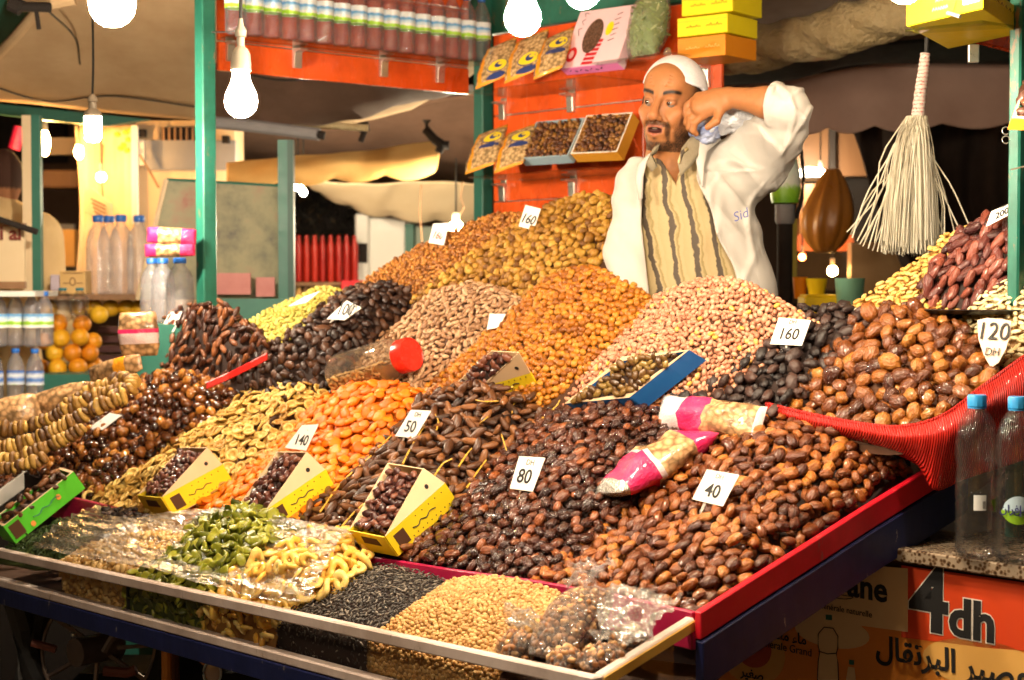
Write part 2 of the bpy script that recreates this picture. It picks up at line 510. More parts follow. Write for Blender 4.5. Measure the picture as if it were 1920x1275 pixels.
STATS = []
def scatter_pieces(root, piece, kind, size, G, m, spacing=.70, tilt=.38, aim=None, aimspread=.6, layers=2, parts=300, jitter=.18, seed=1, sizevar=.16, lift=0.0, upright=0):
    """covers the surface G with single pieces; the 300 that show largest become parts, the rest one 'stuff' part"""
    rg = np.random.default_rng(seed)
    var = variants(kind, size, 5, seed)
    loc = np.array(parent_loc(root))
    Ps, Ns, Ly = [], [], []
    for l in range(layers):
        P, Nn = sample_surface(G, size * spacing, rg)
        P = P - Nn * (size * (.44 * l - lift) + rg.normal(size=(len(P), 1)) * size * jitter * .5)
        Ps.append(P); Ns.append(Nn); Ly.append(np.full(len(P), l))
    P = np.concatenate(Ps); Nn = np.concatenate(Ns); Ly = np.concatenate(Ly)
    n = len(P)
    Nt = Nn + rg.normal(size=(n, 3)) * tilt * .6
    Nt /= np.linalg.norm(Nt, axis=1)[:, None]
    if aim is not None:
        X = np.asarray(aim, float)[None] + rg.normal(size=(n, 3)) * aimspread
    else:
        X = rg.normal(size=(n, 3))
    X -= Nt * (X * Nt).sum(1)[:, None]; X /= np.linalg.norm(X, axis=1)[:, None] + 1e-9
    Y = np.cross(Nt, X)
    R = np.stack([X, Y, Nt], 2)
    if upright:
        R = R[:, :, [0, 2, 1]]; R[:, :, 2] *= -1
    sz = 1 + rg.normal(size=n) * sizevar * .7
    sz = np.clip(sz, .6, 1.45)
    q = P - CAM; d = q @ _f
    px = 960 + F * (q @ _r) / d; py = 637.5 - F * (q @ _u) / d
    face = -(Nn * q).sum(1) / np.linalg.norm(q, axis=1)
    vis = (px > -8) & (px < 1928) & (py > -8) & (py < 1283) & (face > .03) & (Ly == 0)
    score = np.where(vis, (.3 + face) * sz / d, -1)
    order = np.argsort(-score)
    nb = min(parts, int((score > 0).sum()))
    chosen = order[:nb]; rest = np.setdiff1d(np.arange(n), chosen)
    vi = rg.integers(0, len(var), n)
    meshes = [tri_mesh(piece, v, t) for v, t in var]
    for me in meshes: me.materials.append(m)
    if nb:
        for i in chosen:
            o = bpy.data.objects.new(piece, meshes[vi[i]])
            M = Matrix([[*(R[i, r] * sz[i]), P[i, r] - loc[r]] for r in range(3)] + [[0, 0, 0, 1]])
            o.matrix_basis = M
            o.parent = root
            COL.objects.link(o)
    if len(rest):
        vs, ts, k = [], [], 0
        for a, (v, t) in enumerate(var):
            ii = rest[vi[rest] == a]
            if not len(ii): continue
            W = np.einsum('nij,vj->nvi', R[ii] * sz[ii][:, None, None], v) + (P[ii] - loc)[:, None, :]
            vs.append(W.reshape(-1, 3))
            ts.append((t[None] + (np.arange(len(ii)) * len(v))[:, None, None]).reshape(-1, 3) + k)
            k += len(ii) * len(v)
        me = tri_mesh(piece, np.concatenate(vs), np.concatenate(ts))
        me.materials.append(m)
        o = link(piece, me, m, root)
        o['kind'] = 'stuff'
        STATS.append((root.name, n, nb, len(me.polygons)))
    else: STATS.append((root.name, n, nb, 0))

def heap_grid(rows, back=(.10, .14), nr=40, nc=40, vfun=pv):
    R3 = [[vfun(*p) for p in r] for r in rows]
    if back:
        last = R3[-1]
        R3.append([p + V * back[0] - Zv * back[1] for p in last])
    return patch(R3, nr, nc)
GRIDS = []
def pt(px, py, lift=.0):
    """first heap surface met by the sight line through a photograph pixel, raised towards the viewer"""
    r = ray(px, py); best = None
    for G in GRIDS:
        q = G - CAM; d = q @ _f
        x = 960 + F * (q @ _r) / d - px; y = 637.5 - F * (q @ _u) / d - py
        e = x * x + y * y
        i, j = np.unravel_index(np.argmin(e), e.shape)
        if e[i, j] < 26 ** 2:
            # refine with a local plane
            i0, j0 = min(i, G.shape[0] - 2), min(j, G.shape[1] - 2)
            n_ = np.cross(G[i0, j0 + 1] - G[i0, j0], G[i0 + 1, j0] - G[i0, j0])
            den = n_ @ r
            if abs(den) < 1e-9: continue
            t = (n_ @ (G[i0, j0] - CAM)) / den
            if abs(t - d[i, j]) > .12: t = d[i, j]
            if best is None or t < best: best = t
    if best is None: best = ((C0 - CAM) @ V + .3) / (r @ V)
    return CAM + r * (best - lift)
def near_line(px, py, p, n_):
    """point on the sight line of a pixel that lies nearest to the line p + t n"""
    r = ray(px, py); w0 = CAM - p; n_ = n_ / np.linalg.norm(n_)
    a, b, c = r @ r, r @ n_, 1.0; d, e = r @ w0, n_ @ w0
    return CAM + r * ((b * e - c * d) / (a * c - b * b))
def heap(name, piece, label, rows, kind, size, m, bed, back=(.10, .14), cat='heap', group=None, sub=None, **kw):
    G = heap_grid(rows, back)
    base = G.reshape(-1, 3).mean(0); base = np.array([base[0], base[1], G[..., 2].min()])
    root = thing(name, label, cat, base, group)
    # bed under the pieces, with skirts down to the board
    mb = MB(); n = size * .35
    Gd = G - Zv * size * .72
    mb.grid(Gd)
    ring = np.concatenate([Gd[0], Gd[1:, -1], Gd[-1, -2::-1], Gd[-2:0:-1, 0]])
    low = ring.copy(); q_ = low - C0
    low[:, 2] = [min(zboard(q @ U, q @ V) - .004, z - .01) if sub is None else z - sub for q, z in zip(q_, ring[:, 2])]
    mb.grid(np.stack([ring, low]), closed=True)
    mb.build('mound', bed, root, smooth=True)
    scatter_pieces(root, piece, kind, size, G, m, **kw)
    GRIDS.append(G)
    return root, G
# ------------------------------------------------------------------ ground
g = MB(); gg = [[(x, y, 0.0) for x in np.linspace(-30, 30, 13)] for y in np.linspace(-6, 40, 11)]
g.grid(gg)
M_ground = worn('ground_paving', (.05, .045, .042), (.09, .08, .075), 3, .8, .3, .01)
structure(g.build('ground', M_ground))

# ------------------------------------------------------------------ common materials
M_green = chipped('green_paint', (.012, .115, .08), (.026, .165, .118), (.20, .13, .08), 9, .36, .36)
M_greendark = worn('dark_green_paint', (.018, .11, .085), (.03, .15, .11), 6, .45, .1, .002)
M_orange = chipped('orange_lacquer', (.76, .085, .012), (.82, .12, .02), (.45, .05, .01), 3, .24, .30, coat=.35)
M_red = chipped('red_paint', (.58, .006, .02), (.68, .012, .03), (.30, .10, .08), 5, .35, .34)
M_blue = chipped('blue_paint', (.006, .010, .06), (.014, .02, .10), (.30, .26, .24), 9, .45, .31)
M_magenta = worn('magenta_lining', (.34, .008, .05), (.45, .012, .07), 12, .4, .2, .003)
M_whitewood = chipped('white_painted_wood', (.60, .48, .43), (.70, .58, .53), (.28, .18, .13), 10, .45, .33)
M_card = worn('card_board', (.72, .69, .65), (.8, .77, .73), 14, .6, .1, .001)
M_cream = worn('raw_cardboard', (.66, .46, .27), (.72, .52, .32), 9, .7, .1, .001)
M_yellowbox = worn('yellow_print', (.72, .52, .01), (.80, .60, .02), 7, .42, .06, .001)
M_ink = mat('black_ink', (.012, .011, .011), .6)
M_redink = mat('red_ink', (.5, .05, .03), .6)
M_metal = worn('bracket_metal', (.55, .53, .48), (.7, .68, .62), 12, .3, .1, .001, metal=.9)
M_darkmetal = worn('dark_metal', (.03, .028, .026), (.06, .055, .05), 8, .5, .2, .002, metal=.4)
M_glass = film_mat('clear_pane', (.93, .93, .92), .12, .03, 3, .05, .001)
M_film = film_mat('stretch_film', (.97, .96, .94), 2.4, .27, 5, 1.0, .07, stretch=(1, 8, 5), haze=.10, hazecol=(.85, .7, .5), rot=rad(131.5))
M_bagfilm = film_mat('bag_film', (.97, .96, .95), .9, .16, 34, 1.0, .05, haze=.13)
M_darkcloth = worn('dark_red_lining', (.06, .012, .012), (.10, .02, .02), 14, .8, .2, .003)

# ------------------------------------------------------------------ the sloping display table
base = S(1.2, .6, 0)
table = thing('display_table', 'sloping display table with red and blue side board and white edged glass front box', 'display table', base)
M_board = worn('board_wood', (.10, .05, .03), (.15, .08, .05), 6, .7, .1, .003)
def zboard(u, v): return .845 + .30 * max(v, 0) - .03 * max(u, 0) - (.075 if v < -.01 else 0)
mb = MB(); us = np.linspace(0.0, 2.75, 12); vs = np.linspace(-.285, 1.22, 12)
top = np.array([[S(u, v, zboard(u, v)) for v in vs] for u in us])
mb.grid(top); mb.grid(top - Zv * .03)
e = np.concatenate([top[0], top[1:, -1], top[-1, -2::-1], top[-2:0:-1, 0]])
mb.grid(np.stack([e, e - Zv * .03]), closed=True)
mb.build('display_board', M_board, table)

# side board, red band above, blue band below (stall's right edge, u = 0)
def strip(name, pts_top, h, th, m, bevel=.002, drop=0.0, thdir=None, parent=None):
    """upright board whose top edge follows the 3D points"""
    P = [np.asarray(p, float) - Zv * drop for p in pts_top]
    t = P[-1] - P[0]; t[2] = 0; t /= np.linalg.norm(t)
    nn = np.array([t[1], -t[0], 0]) if thdir is None else np.asarray(thdir, float)
    mb = MB(); k = len(P)
    sec = np.array([[p, p + nn * th, p + nn * th - Zv * h, p - Zv * h] for p in P])
    mb.grid(sec, closed=True)
    mb.f.append((0, 1, 2, 3)); o = (k - 1) * 4; mb.f.append((o + 3, o + 2, o + 1, o))
    return mb.build(name, m, parent or table, bevel=bevel)
U0 = -.022
side_top = [pu(px, py, U0) for px, py in [(1302, 1146), (1400, 1084), (1500, 1022), (1610, 952), (1735, 876), (1800, 838)]]
strip('side_board', side_top, .050, .016, M_red, thdir=-U)
strip('side_board_skirt', [p - Zv * .053 - U * .002 for p in side_top], .085, .02, M_blue, thdir=-U)

# front divider between the sloping bins and the front box (v = 0)
fd = [pv(px, py, 0) for px, py in [(60, 915), (170, 938), (290, 968), (380, 990), (545, 1012), (700, 1042), (850, 1066), (1000, 1086), (1150, 1112), (1306, 1146)]]
strip('divider', fd, .07, .012, M_magenta, thdir=-V)
strip('divider', [pv(1000, 1084, .0), pv(1040, 1068, .06), pv(1085, 1047, .12)], .05, .012, M_magenta, thdir=U)

# the glass fronted box
VF = -.30
r0, r1 = pv(-40, 1022, VF), pv(1112, 1270, VF)
fr = [r0 * (1 - t) + r1 * t for t in np.linspace(0, 1, 9)]
strip('top_rail', fr, .024, .022, M_whitewood, thdir=V, bevel=.003)
lo0, lo1 = pv(-40, 1076, VF), pv(1112, 1381, VF)
lr = [lo0 * (1 - t) + lo1 * t for t in np.linspace(0, 1, 9)]
strip('bottom_rail', lr, .021, .03, M_whitewood, thdir=V, bevel=.003, drop=.0)
strip('front_skirt', [p - Zv * .0225 - V * .002 for p in lr], .045, .024, M_blue, thdir=V)
e0 = r1 + V * .0225 ; e1 = pv(1303, 1158, -.012)
M_whiteend = M_whitewood
strip('end_rail', [r1 * .0 + e0, e0 * .5 + e1 * .5, e1], .024, .022, M_whitewood, thdir=U, bevel=.003)
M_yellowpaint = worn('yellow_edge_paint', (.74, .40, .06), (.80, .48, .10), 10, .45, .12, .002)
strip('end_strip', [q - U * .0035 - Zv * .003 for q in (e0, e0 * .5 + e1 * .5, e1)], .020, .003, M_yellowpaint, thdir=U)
MB().sbox(.05, 2.7, .82, .84, .01, .80).build('under_table_shade', worn('shade_black', (.008, .007, .006), (.014, .012, .010), 5, .9), table)  # black sheet put in as the darkness under the table
strip('end_skirt', [lo1 + V * .005, lo1 + V * .30], .085, .02, M_blue, thdir=U, drop=-.02)
gl = MB(); ga = [p - Zv * .024 + V * .008 for p in fr]; gb = [p + V * .008 for p in lr]
gl.grid([ga, gb]); gl.build('front_pane', M_glass, table, smooth=True)
gl = MB(); gl.add([e0 - Zv * .024 + U * .008, e1 - Zv * .024 + U * .008, e1 - Zv * .09 + U * .008, e0 - Zv * .11 + U * .008], [(0, 1, 2, 3)])
gl.build('end_pane', M_glass, table)
# partitions between the compartments of the front box
def partition(px, py, px2, py2, m=M_glass, h=.07):
    a, b = pv(px, py, VF + .02), pv(px2, py2, -.015)
    mb = MB(); mb.obox(a, b - a, U * .004, -Zv * h); return mb.build('partition', m, table)
partition(238, 1090, 392, 1000, M_darkmetal); partition(385, 1130, 530, 1020); partition(522, 1168, 690, 1050); partition(690, 1195, 850, 1082)
# legs
for (u, v) in [(.03, -.2), (2.6, -.2), (.03, 1.1), (2.6, 1.1)]:
    mb = MB(); mb.sbox(u, u + .05, v, v + .05, 0, zboard(u, v) - .035); mb.build('leg', M_blue, table, bevel=.003)

# ------------------------------------------------------------------ materials of the goods
P_amberdate = piece_mat('amber_dates', [(0, (.06, .013, .004)), (.35, (.155, .038, .007)), (.75, (.30, .085, .012)), (1, (.47, .165, .02))], .27, 190, 1.0, .0055, .3, coat=.45, stretch=(.4, 1, 1))
P_darkdate = piece_mat('dark_dates', [(0, (.020, .005, .003)), (.5, (.055, .013, .006)), (.85, (.12, .028, .008)), (1, (.27, .07, .014))], .25, 200, 1.0, .0055, .22, coat=.5, stretch=(.4, 1, 1))
P_branchdate = piece_mat('branch_dates', [(0, (.03, .011, .005)), (.5, (.09, .031, .011)), (1, (.23, .085, .025))], .36, 180, .8, .004, .25, coat=.15, stretch=(.35, 1, 1))
P_glossdate = piece_mat('glossy_dates', [(0, (.02, .007, .004)), (.45, (.08, .022, .006)), (.8, (.22, .07, .014)), (1, (.42, .17, .03))], .2, 110, .4, .003, .3, coat=.6)
P_bigdate = piece_mat('big_amber_dates', [(0, (.05, .012, .003)), (.4, (.14, .036, .006)), (.8, (.26, .078, .010)), (1, (.40, .15, .022))], .22, 170, 1.0, .0055, .28, coat=.55, stretch=(.5, 1, 1))
P_browndate = piece_mat('brown_dates', [(0, (.03, .01, .006)), (.5, (.085, .026, .012)), (1, (.24, .08, .025))], .3, 180, .9, .0045, .2, coat=.3, stretch=(.35, 1, 1))
P_purpledate = piece_mat('purple_dates', [(0, (.035, .008, .008)), (.5, (.11, .024, .018)), (1, (.24, .06, .035))], .27, 170, 1.0, .005, .25, coat=.4, stretch=(.35, 1, 1))
P_prune = piece_mat('black_prunes', [(0, (.012, .008, .008)), (.6, (.03, .017, .015)), (1, (.07, .034, .026))], .42, 150, .8, .003, .2)
P_fruitdark = piece_mat('dark_dried_fruit', [(0, (.014, .008, .008)), (.6, (.045, .02, .014)), (1, (.11, .045, .022))], .4, 150, .8, .003, .2)
P_apricot = piece_mat('dried_apricots', [(0, (.56, .11, .001)), (.5, (.70, .17, .002)), (1, (.78, .235, .005))], .52, 70, .25, .002, .2, sss=.15)
P_fig = piece_mat('dried_fig_rings', [(0, (.40, .20, .035)), (.5, (.58, .36, .08)), (1, (.68, .48, .16))], .5, 90, .5, .003, .3)
P_figcoil = piece_mat('strung_figs', [(0, (.06, .022, .006)), (.4, (.24, .115, .022)), (1, (.52, .32, .07))], .5, 90, .6, .004, .35)
P_walnut = piece_mat('walnut_kernels', [(0, (.15, .055, .007)), (.5, (.38, .18, .018)), (1, (.54, .31, .05))], .42, 160, .9, .005, .3)
P_sultana = piece_mat('brown_raisins', [(0, (.18, .06, .012)), (.5, (.36, .13, .02)), (1, (.50, .22, .04))], .35, 160, .6, .003, .3)
P_pistachio = piece_mat('pistachio_nuts', [(0, (.27, .135, .065)), (.5, (.42, .235, .12)), (1, (.54, .35, .20))], .48, 120, .3, .002, .2)
P_ambernut = piece_mat('coated_nuts', [(0, (.20, .055, .004)), (.5, (.38, .125, .008)), (1, (.50, .21, .02))], .38, 200, .7, .003, .25)
P_peanut = piece_mat('red_skinned_peanuts', [(0, (.36, .14, .075)), (.55, (.50, .235, .14)), (.93, (.57, .30, .19)), (1, (.60, .36, .05))], .42, 150, .3, .002, .15)
P_almond = piece_mat('golden_almonds', [(0, (.46, .25, .05)), (.5, (.62, .38, .10)), (1, (.70, .48, .17))], .45, 120, .3, .002, .2)
P_paleseed = piece_mat('pale_pumpkin_seeds', [(0, (.58, .44, .20)), (.5, (.70, .58, .32)), (1, (.76, .66, .42))], .45, 120, .2, .002, .15)
P_greenseed = piece_mat('pale_green_raisins', [(0, (.38, .31, .05)), (.5, (.52, .44, .095)), (1, (.60, .54, .16))], .45, 140, .3, .002, .2)
P_chickpea = piece_mat('roast_chickpeas', [(0, (.36, .175, .045)), (.5, (.53, .30, .095)), (1, (.62, .40, .155))], .5, 200, .4, .002, .2)
P_blackseed = piece_mat('sunflower_seeds', [(0, (.025, .02, .018)), (.6, (.06, .05, .042)), (1, (.24, .2, .16))], .5, 200, .3, .001, .25)
P_pineapple = piece_mat('candied_pineapple', [(0, (.70, .36, .05)), (.5, (.78, .49, .10)), (1, (.80, .60, .22))], .25, 80, .3, .002, .2, sss=.2)
P_kiwi = piece_mat('dried_kiwi', [(0, (.05, .058, .003)), (.5, (.16, .17, .010)), (1, (.33, .32, .03))], .38, 80, .4, .003, .25, sss=.15)
P_candied = piece_mat('candied_cubes', [(0, (.42, .22, .06)), (.5, (.56, .34, .11)), (1, (.66, .46, .20))], .4, 80, .2, .002, .2)
P_herb = piece_mat('dried_herbs', [(0, (.015, .035, .008)), (.5, (.035, .07, .015)), (1, (.08, .12, .03))], .6, 90, .3, .002, .2)
P_mixnut = piece_mat('mixed_snack', [(0, (.20, .07, .02)), (.5, (.40, .17, .05)), (1, (.58, .34, .14))], .4, 140, .5, .003, .3)
P_olive = piece_mat('olive_raisins', [(0, (.05, .022, .008)), (.5, (.12, .058, .016)), (1, (.24, .15, .035))], .28, 120, .5, .003, .3, coat=.3)
def bedm(name, c): return mat(name, c, .8)
B_dark = bedm('bed_dark', (.02, .008, .005)); B_brown = bedm('bed_brown', (.07, .025, .008)); B_orange = bedm('bed_orange', (.42, .10, .006))
B_gold = bedm('bed_gold', (.26, .12, .02)); B_pink = bedm('bed_pink', (.34, .14, .08)); B_tan = bedm('bed_tan', (.36, .22, .10)); B_green = bedm('bed_green', (.05, .07, .01))

AIM = V * .8 + Zv * .35          # dates lie pointing up the slope
# ------------------------------------------------------------------ heaps on the sloping board
heap('date_heap', 'date', 'heap of amber brown dates in front corner bin holding the 40 card', [
    [(998, 1082, .005), (1100, 1110, .005), (1205, 1136, .005), (1303, 1143, .015)],
    [(1120, 1005, .2), (1240, 1000, .2), (1380, 1000, .2), (1480, 1028, .27)],
    [(1262, 880, .38), (1375, 872, .38), (1490, 885, .40), (1612, 935, .49)],
    [(1370, 800, .56), (1460, 783, .58), (1570, 812, .60), (1695, 874, .66)]], 'date', .0335, P_amberdate, B_dark, aim=AIM, aimspread=.55, seed=1)
heap('date_heap', 'date', 'heap of glossy black brown dates behind the 80 card', [
    [(760, 1036, .005), (850, 1056, .005), (930, 1068, .005), (1003, 1080, .005)],
    [(850, 935, .2), (940, 940, .18), (1040, 945, .18), (1130, 995, .2)],
    [(960, 830, .4), (1060, 818, .38), (1160, 835, .38), (1262, 880, .38)],
    [(1050, 768, .56), (1140, 744, .56), (1210, 758, .56), (1330, 815, .54)]], 'date', .0310, P_darkdate, B_dark, aim=AIM, aimspread=.5, seed=2)
heap('date_heap', 'date', 'heap of long brown dates still on yellow stems beside the apricots', [
    [(535, 985, .02), (620, 1003, .01), (700, 1018, .005), (765, 1036, .005)],
    [(650, 895, .2), (720, 890, .18), (800, 895, .18), (865, 935, .2)],
    [(730, 815, .38), (800, 800, .36), (890, 805, .36), (965, 835, .4)],
    [(795, 745, .52), (870, 722, .5), (955, 732, .5), (1045, 775, .54)]], 'longdate', .043, P_branchdate, B_dark, tilt=.6, spacing=.58, aim=V * .3 - U * .8, aimspread=.8, seed=3)
heap('apricot_heap', 'apricot', 'heap of bright orange dried apricots beside the 140 card', [
    [(325, 968, .02), (390, 985, .015), (450, 990, .01), (540, 988, .02)],
    [(430, 900, .2), (500, 885, .18), (575, 890, .18), (650, 900, .2)],
    [(530, 815, .38), (600, 792, .36), (690, 795, .36), (745, 822, .38)],
    [(598, 755, .54), (660, 724, .52), (740, 720, .52), (815, 745, .54)]], 'apricot', .036, P_apricot, B_orange, tilt=.4, seed=4, spacing=.66)
heap('fig_ring_heap', 'fig_ring', 'heap of yellow dried fig rings left of the apricots', [
    [(155, 930, .04), (220, 948, .03), (280, 960, .02), (335, 972, .02)],
    [(265, 865, .22), (340, 842, .2), (400, 865, .2), (450, 895, .2)],
    [(360, 785, .4), (440, 772, .38), (520, 790, .38), (560, 815, .38)],
    [(425, 742, .55), (500, 719, .54), (575, 719, .54), (630, 752, .55)]], 'figring', .0375, P_fig, B_brown, tilt=.45, seed=5, spacing=.68)
heap('date_heap', 'date', 'heap of dark glossy amber speckled dates between strung figs and fig rings', [
    [(45, 872, .06), (90, 890, .05), (130, 912, .04), (170, 932, .04)],
    [(135, 800, .22), (190, 795, .20), (245, 825, .20), (295, 855, .22)],
    [(210, 745, .34), (270, 730, .32), (330, 757, .32), (395, 787, .36)],
    [(255, 716, .42), (315, 700, .40), (375, 705, .40), (450, 738, .46)]], 'rounddate', .034, P_glossdate, B_dark, tilt=.7, seed=6)
heap('date_heap', 'date', 'heap of brown dates at the far left with a red lettered card', [
    [(235, 715, .43), (300, 712, .43), (350, 712, .44), (398, 716, .45)],
    [(265, 655, .465), (335, 640, .465), (405, 645, .465), (450, 684, .465)],
    [(305, 605, .495), (360, 588, .49), (415, 595, .49), (482, 650, .495)],
    [(335, 582, .52), (380, 572, .515), (430, 577, .515), (510, 645, .52)]], 'longdate', .040, P_browndate, B_dark, aim=Zv * .8 - U * .3, aimspread=.5, seed=7)
heap('dried_fruit_heap', 'dried_fruit', 'long heap of dark wrinkled dried fruit holding the 100 card', [
    [(345, 752, .435), (450, 748, .46), (540, 730, .50), (630, 728, .55)],
    [(455, 690, .47), (545, 657, .53), (620, 665, .58), (670, 690, .66)],
    [(565, 605, .62), (635, 590, .68), (690, 605, .74), (730, 635, .80)],
    [(650, 548, .92), (710, 530, .94), (760, 540, .96), (805, 572, .98)]], 'prune', .036, P_fruitdark, B_dark, tilt=.6, seed=8)
heap('raisin_heap', 'raisin', 'heap of pale yellow green raisins behind the far left dates', [
    [(448, 612, .66), (480, 632, .65), (505, 648, .64), (530, 662, .64)],
    [(500, 582, .76), (540, 588, .76), (570, 602, .77), (600, 622, .79)],
    [(565, 553, .90), (600, 555, .92), (630, 566, .94), (655, 582, .95)],
    [(600, 542, .98), (625, 542, .99), (645, 548, 1.0), (680, 560, 1.01)]], 'raisin', .017, P_greenseed, B_tan, seed=9, parts=300)
heap('raisin_heap', 'raisin', 'heap of orange brown raisins at the back left under the orange slats', [
    [(640, 560, .98), (690, 560, .98), (740, 558, .97), (800, 552, .96)],
    [(725, 495, 1.06), (775, 490, 1.04), (820, 495, 1.02), (860, 505, 1.02)],
    [(850, 430, 1.14), (890, 430, 1.12), (930, 438, 1.1), (960, 448, 1.08)],
    [(945, 404, 1.2), (985, 402, 1.19), (1010, 408, 1.18), (1050, 420, 1.16)]], 'raisin', .017, P_sultana, B_brown, seed=10)
heap('walnut_heap', 'walnut', 'tall heap of golden walnut kernels at the back beside the vendor', [
    [(770, 560, .90), (850, 565, .88), (930, 565, .86), (1040, 560, .84)],
    [(850, 500, .98), (930, 488, .95), (1010, 490, .92), (1090, 520, .9)],
    [(950, 432, 1.07), (1020, 418, 1.05), (1090, 420, 1.02), (1150, 460, .98)],
    [(1040, 384, 1.15), (1090, 368, 1.13), (1140, 368, 1.12), (1200, 405, 1.1)]], 'walnut', .028, P_walnut, B_brown, seed=11)
heap('pistachio_heap', 'pistachio', 'rounded heap of beige pistachio nuts behind the red lidded jar', [
    [(610, 745, .58), (690, 740, .57), (740, 740, .56), (800, 740, .56)],
    [(690, 655, .70), (750, 640, .68), (810, 655, .66), (870, 675, .66)],
    [(765, 588, .80), (840, 572, .78), (900, 580, .76), (950, 610, .76)],
    [(825, 546, .88), (880, 532, .86), (930, 538, .85), (990, 565, .84)]], 'pistachio', .0225, P_pistachio, B_brown, seed=12, spacing=.66)
heap('nut_heap', 'coated_nut', 'big heap of golden amber coated nuts in front of the vendor', [
    [(775, 748, .55), (850, 758, .54), (930, 765, .53), (1010, 765, .53)],
    [(870, 665, .65), (950, 648, .62), (1030, 655, .61), (1100, 690, .61)],
    [(965, 575, .76), (1050, 552, .73), (1130, 570, .71), (1180, 615, .70)],
    [(1035, 527, .84), (1090, 504, .82), (1160, 518, .80), (1245, 580, .78)]], 'nut', .0195, P_ambernut, B_brown, seed=13)
heap('peanut_heap', 'peanut', 'wide heap of pink skinned peanuts before the vendor', [
    [(990, 765, .56), (1070, 800, .55), (1160, 810, .55), (1290, 800, .56)],
    [(1080, 692, .63), (1160, 672, .61), (1250, 690, .60), (1370, 735, .61)],
    [(1180, 608, .71), (1260, 590, .69), (1340, 600, .67), (1455, 665, .68)],
    [(1245, 552, .78), (1320, 524, .76), (1400, 530, .75), (1530, 605, .76)]], 'peanut', .0158, P_peanut, B_brown, seed=14)
heap('prune_heap', 'prune', 'heap of black wrinkled prunes under the 160 card at right', [
    [(1240, 770, .56), (1330, 778, .56), (1400, 780, .56), (1460, 775, .57)],
    [(1320, 690, .66), (1400, 682, .64), (1460, 690, .64), (1530, 700, .65)],
    [(1415, 625, .76), (1480, 612, .74), (1550, 612, .74), (1610, 630, .75)],
    [(1470, 592, .83), (1540, 580, .82), (1600, 576, .82), (1660, 590, .82)]], 'prune', .036, P_prune, B_dark, tilt=.5, seed=15)
heap('date_heap', 'date', 'pile of large shiny amber dates in the red net tray', [
    [(1445, 768, .60), (1560, 795, .60), (1680, 812, .58), (1815, 775, .60)],
    [(1505, 702, .67), (1600, 688, .66), (1720, 690, .66), (1855, 720, .68)],
    [(1565, 632, .75), (1660, 612, .74), (1760, 632, .74), (1872, 685, .75)],
    [(1630, 590, .81), (1690, 573, .80), (1765, 598, .80), (1895, 672, .80)]], 'rounddate', .041, P_bigdate, B_brown, tilt=.7, seed=16, sub=.015)
heap('almond_heap', 'almond', 'heap of golden almonds sloping up behind the purple dates', [
    [(1560, 600, .90), (1640, 605, .88), (1720, 600, .88), (1800, 590, .9)],
    [(1620, 555, .96), (1690, 540, .95), (1760, 530, .95), (1830, 520, .97)],
    [(1710, 492, 1.04), (1770, 474, 1.03), (1840, 460, 1.03), (1900, 455, 1.04)],
    [(1780, 445, 1.10), (1840, 420, 1.10), (1890, 412, 1.1), (1960, 410, 1.12)]], 'pistachio', .021, P_almond, B_gold, seed=17, aim=-U, aimspread=.5, sub=.1)
heap('seed_heap', 'pumpkin_seed', 'heap of pale pumpkin seeds at the right edge behind the 120 card', [
    [(1755, 640, .80), (1820, 660, .78), (1880, 680, .78), (1960, 700, .78)],
    [(1795, 600, .84), (1845, 600, .83), (1895, 605, .83), (1970, 610, .83)],
    [(1830, 565, .88), (1875, 555, .88), (1915, 545, .88), (1980, 545, .88)],
    [(1865, 543, .92), (1900, 530, .92), (1935, 520, .92), (1990, 515, .92)]], 'seed', .022, P_paleseed, B_tan, seed=18, aim=-U, aimspread=.5, spacing=.6, sub=.1)
heap('date_heap', 'date', 'dome of long purple brown dates on a black tray at the right edge', [
    [(1722, 565, .92), (1790, 582, .90), (1860, 578, .90), (1945, 560, .92)],
    [(1738, 515, .94), (1800, 512, .92), (1870, 508, .92), (1955, 500, .94)],
    [(1775, 458, .98), (1835, 440, .97), (1890, 432, .97), (1965, 432, .98)],
    [(1800, 436, 1.01), (1840, 420, 1.01), (1890, 410, 1.01), (1965, 412, 1.01)]], 'longdate', .046, P_purpledate, B_dark, aim=Zv * .9 + V * .2 - U * .35, aimspread=.4, tilt=.4, seed=19, spacing=.48, sub=.02)

# ------------------------------------------------------------------ goods in the glass fronted box (they drop down behind the pane)
FV = VF + .035
heap('chickpea_heap', 'chickpea', 'heap of round roasted chickpeas in the front box', [
    [(690, 1255, FV), (760, 1275, FV), (840, 1298, FV), (935, 1322, FV)],
    [(700, 1196, FV), (770, 1212, FV), (850, 1236, FV), (935, 1258, FV)],
    [(770, 1138, -.19), (850, 1132, -.17), (930, 1150, -.16), (1010, 1170, -.16)],
    [(850, 1086, -.03), (915, 1080, -.03), (985, 1090, -.03), (1050, 1112, -.03)]], 'chickpea', .0105, P_chickpea, B_tan, seed=20, back=None, sub=.006)
heap('seed_heap', 'sunflower_seed', 'heap of black sunflower seeds beside the chickpeas in the front box', [
    [(520, 1212, FV), (580, 1228, FV), (630, 1240, FV), (688, 1255, FV)],
    [(530, 1152, FV), (590, 1166, FV), (640, 1180, FV), (695, 1194, FV)],
    [(615, 1102, -.18), (670, 1098, -.17), (720, 1108, -.17), (775, 1134, -.18)],
    [(690, 1058, -.03), (735, 1058, -.03), (790, 1070, -.03), (850, 1088, -.03)]], 'smallseed', .0125, P_blackseed, B_dark, seed=21, back=None, sub=.006)
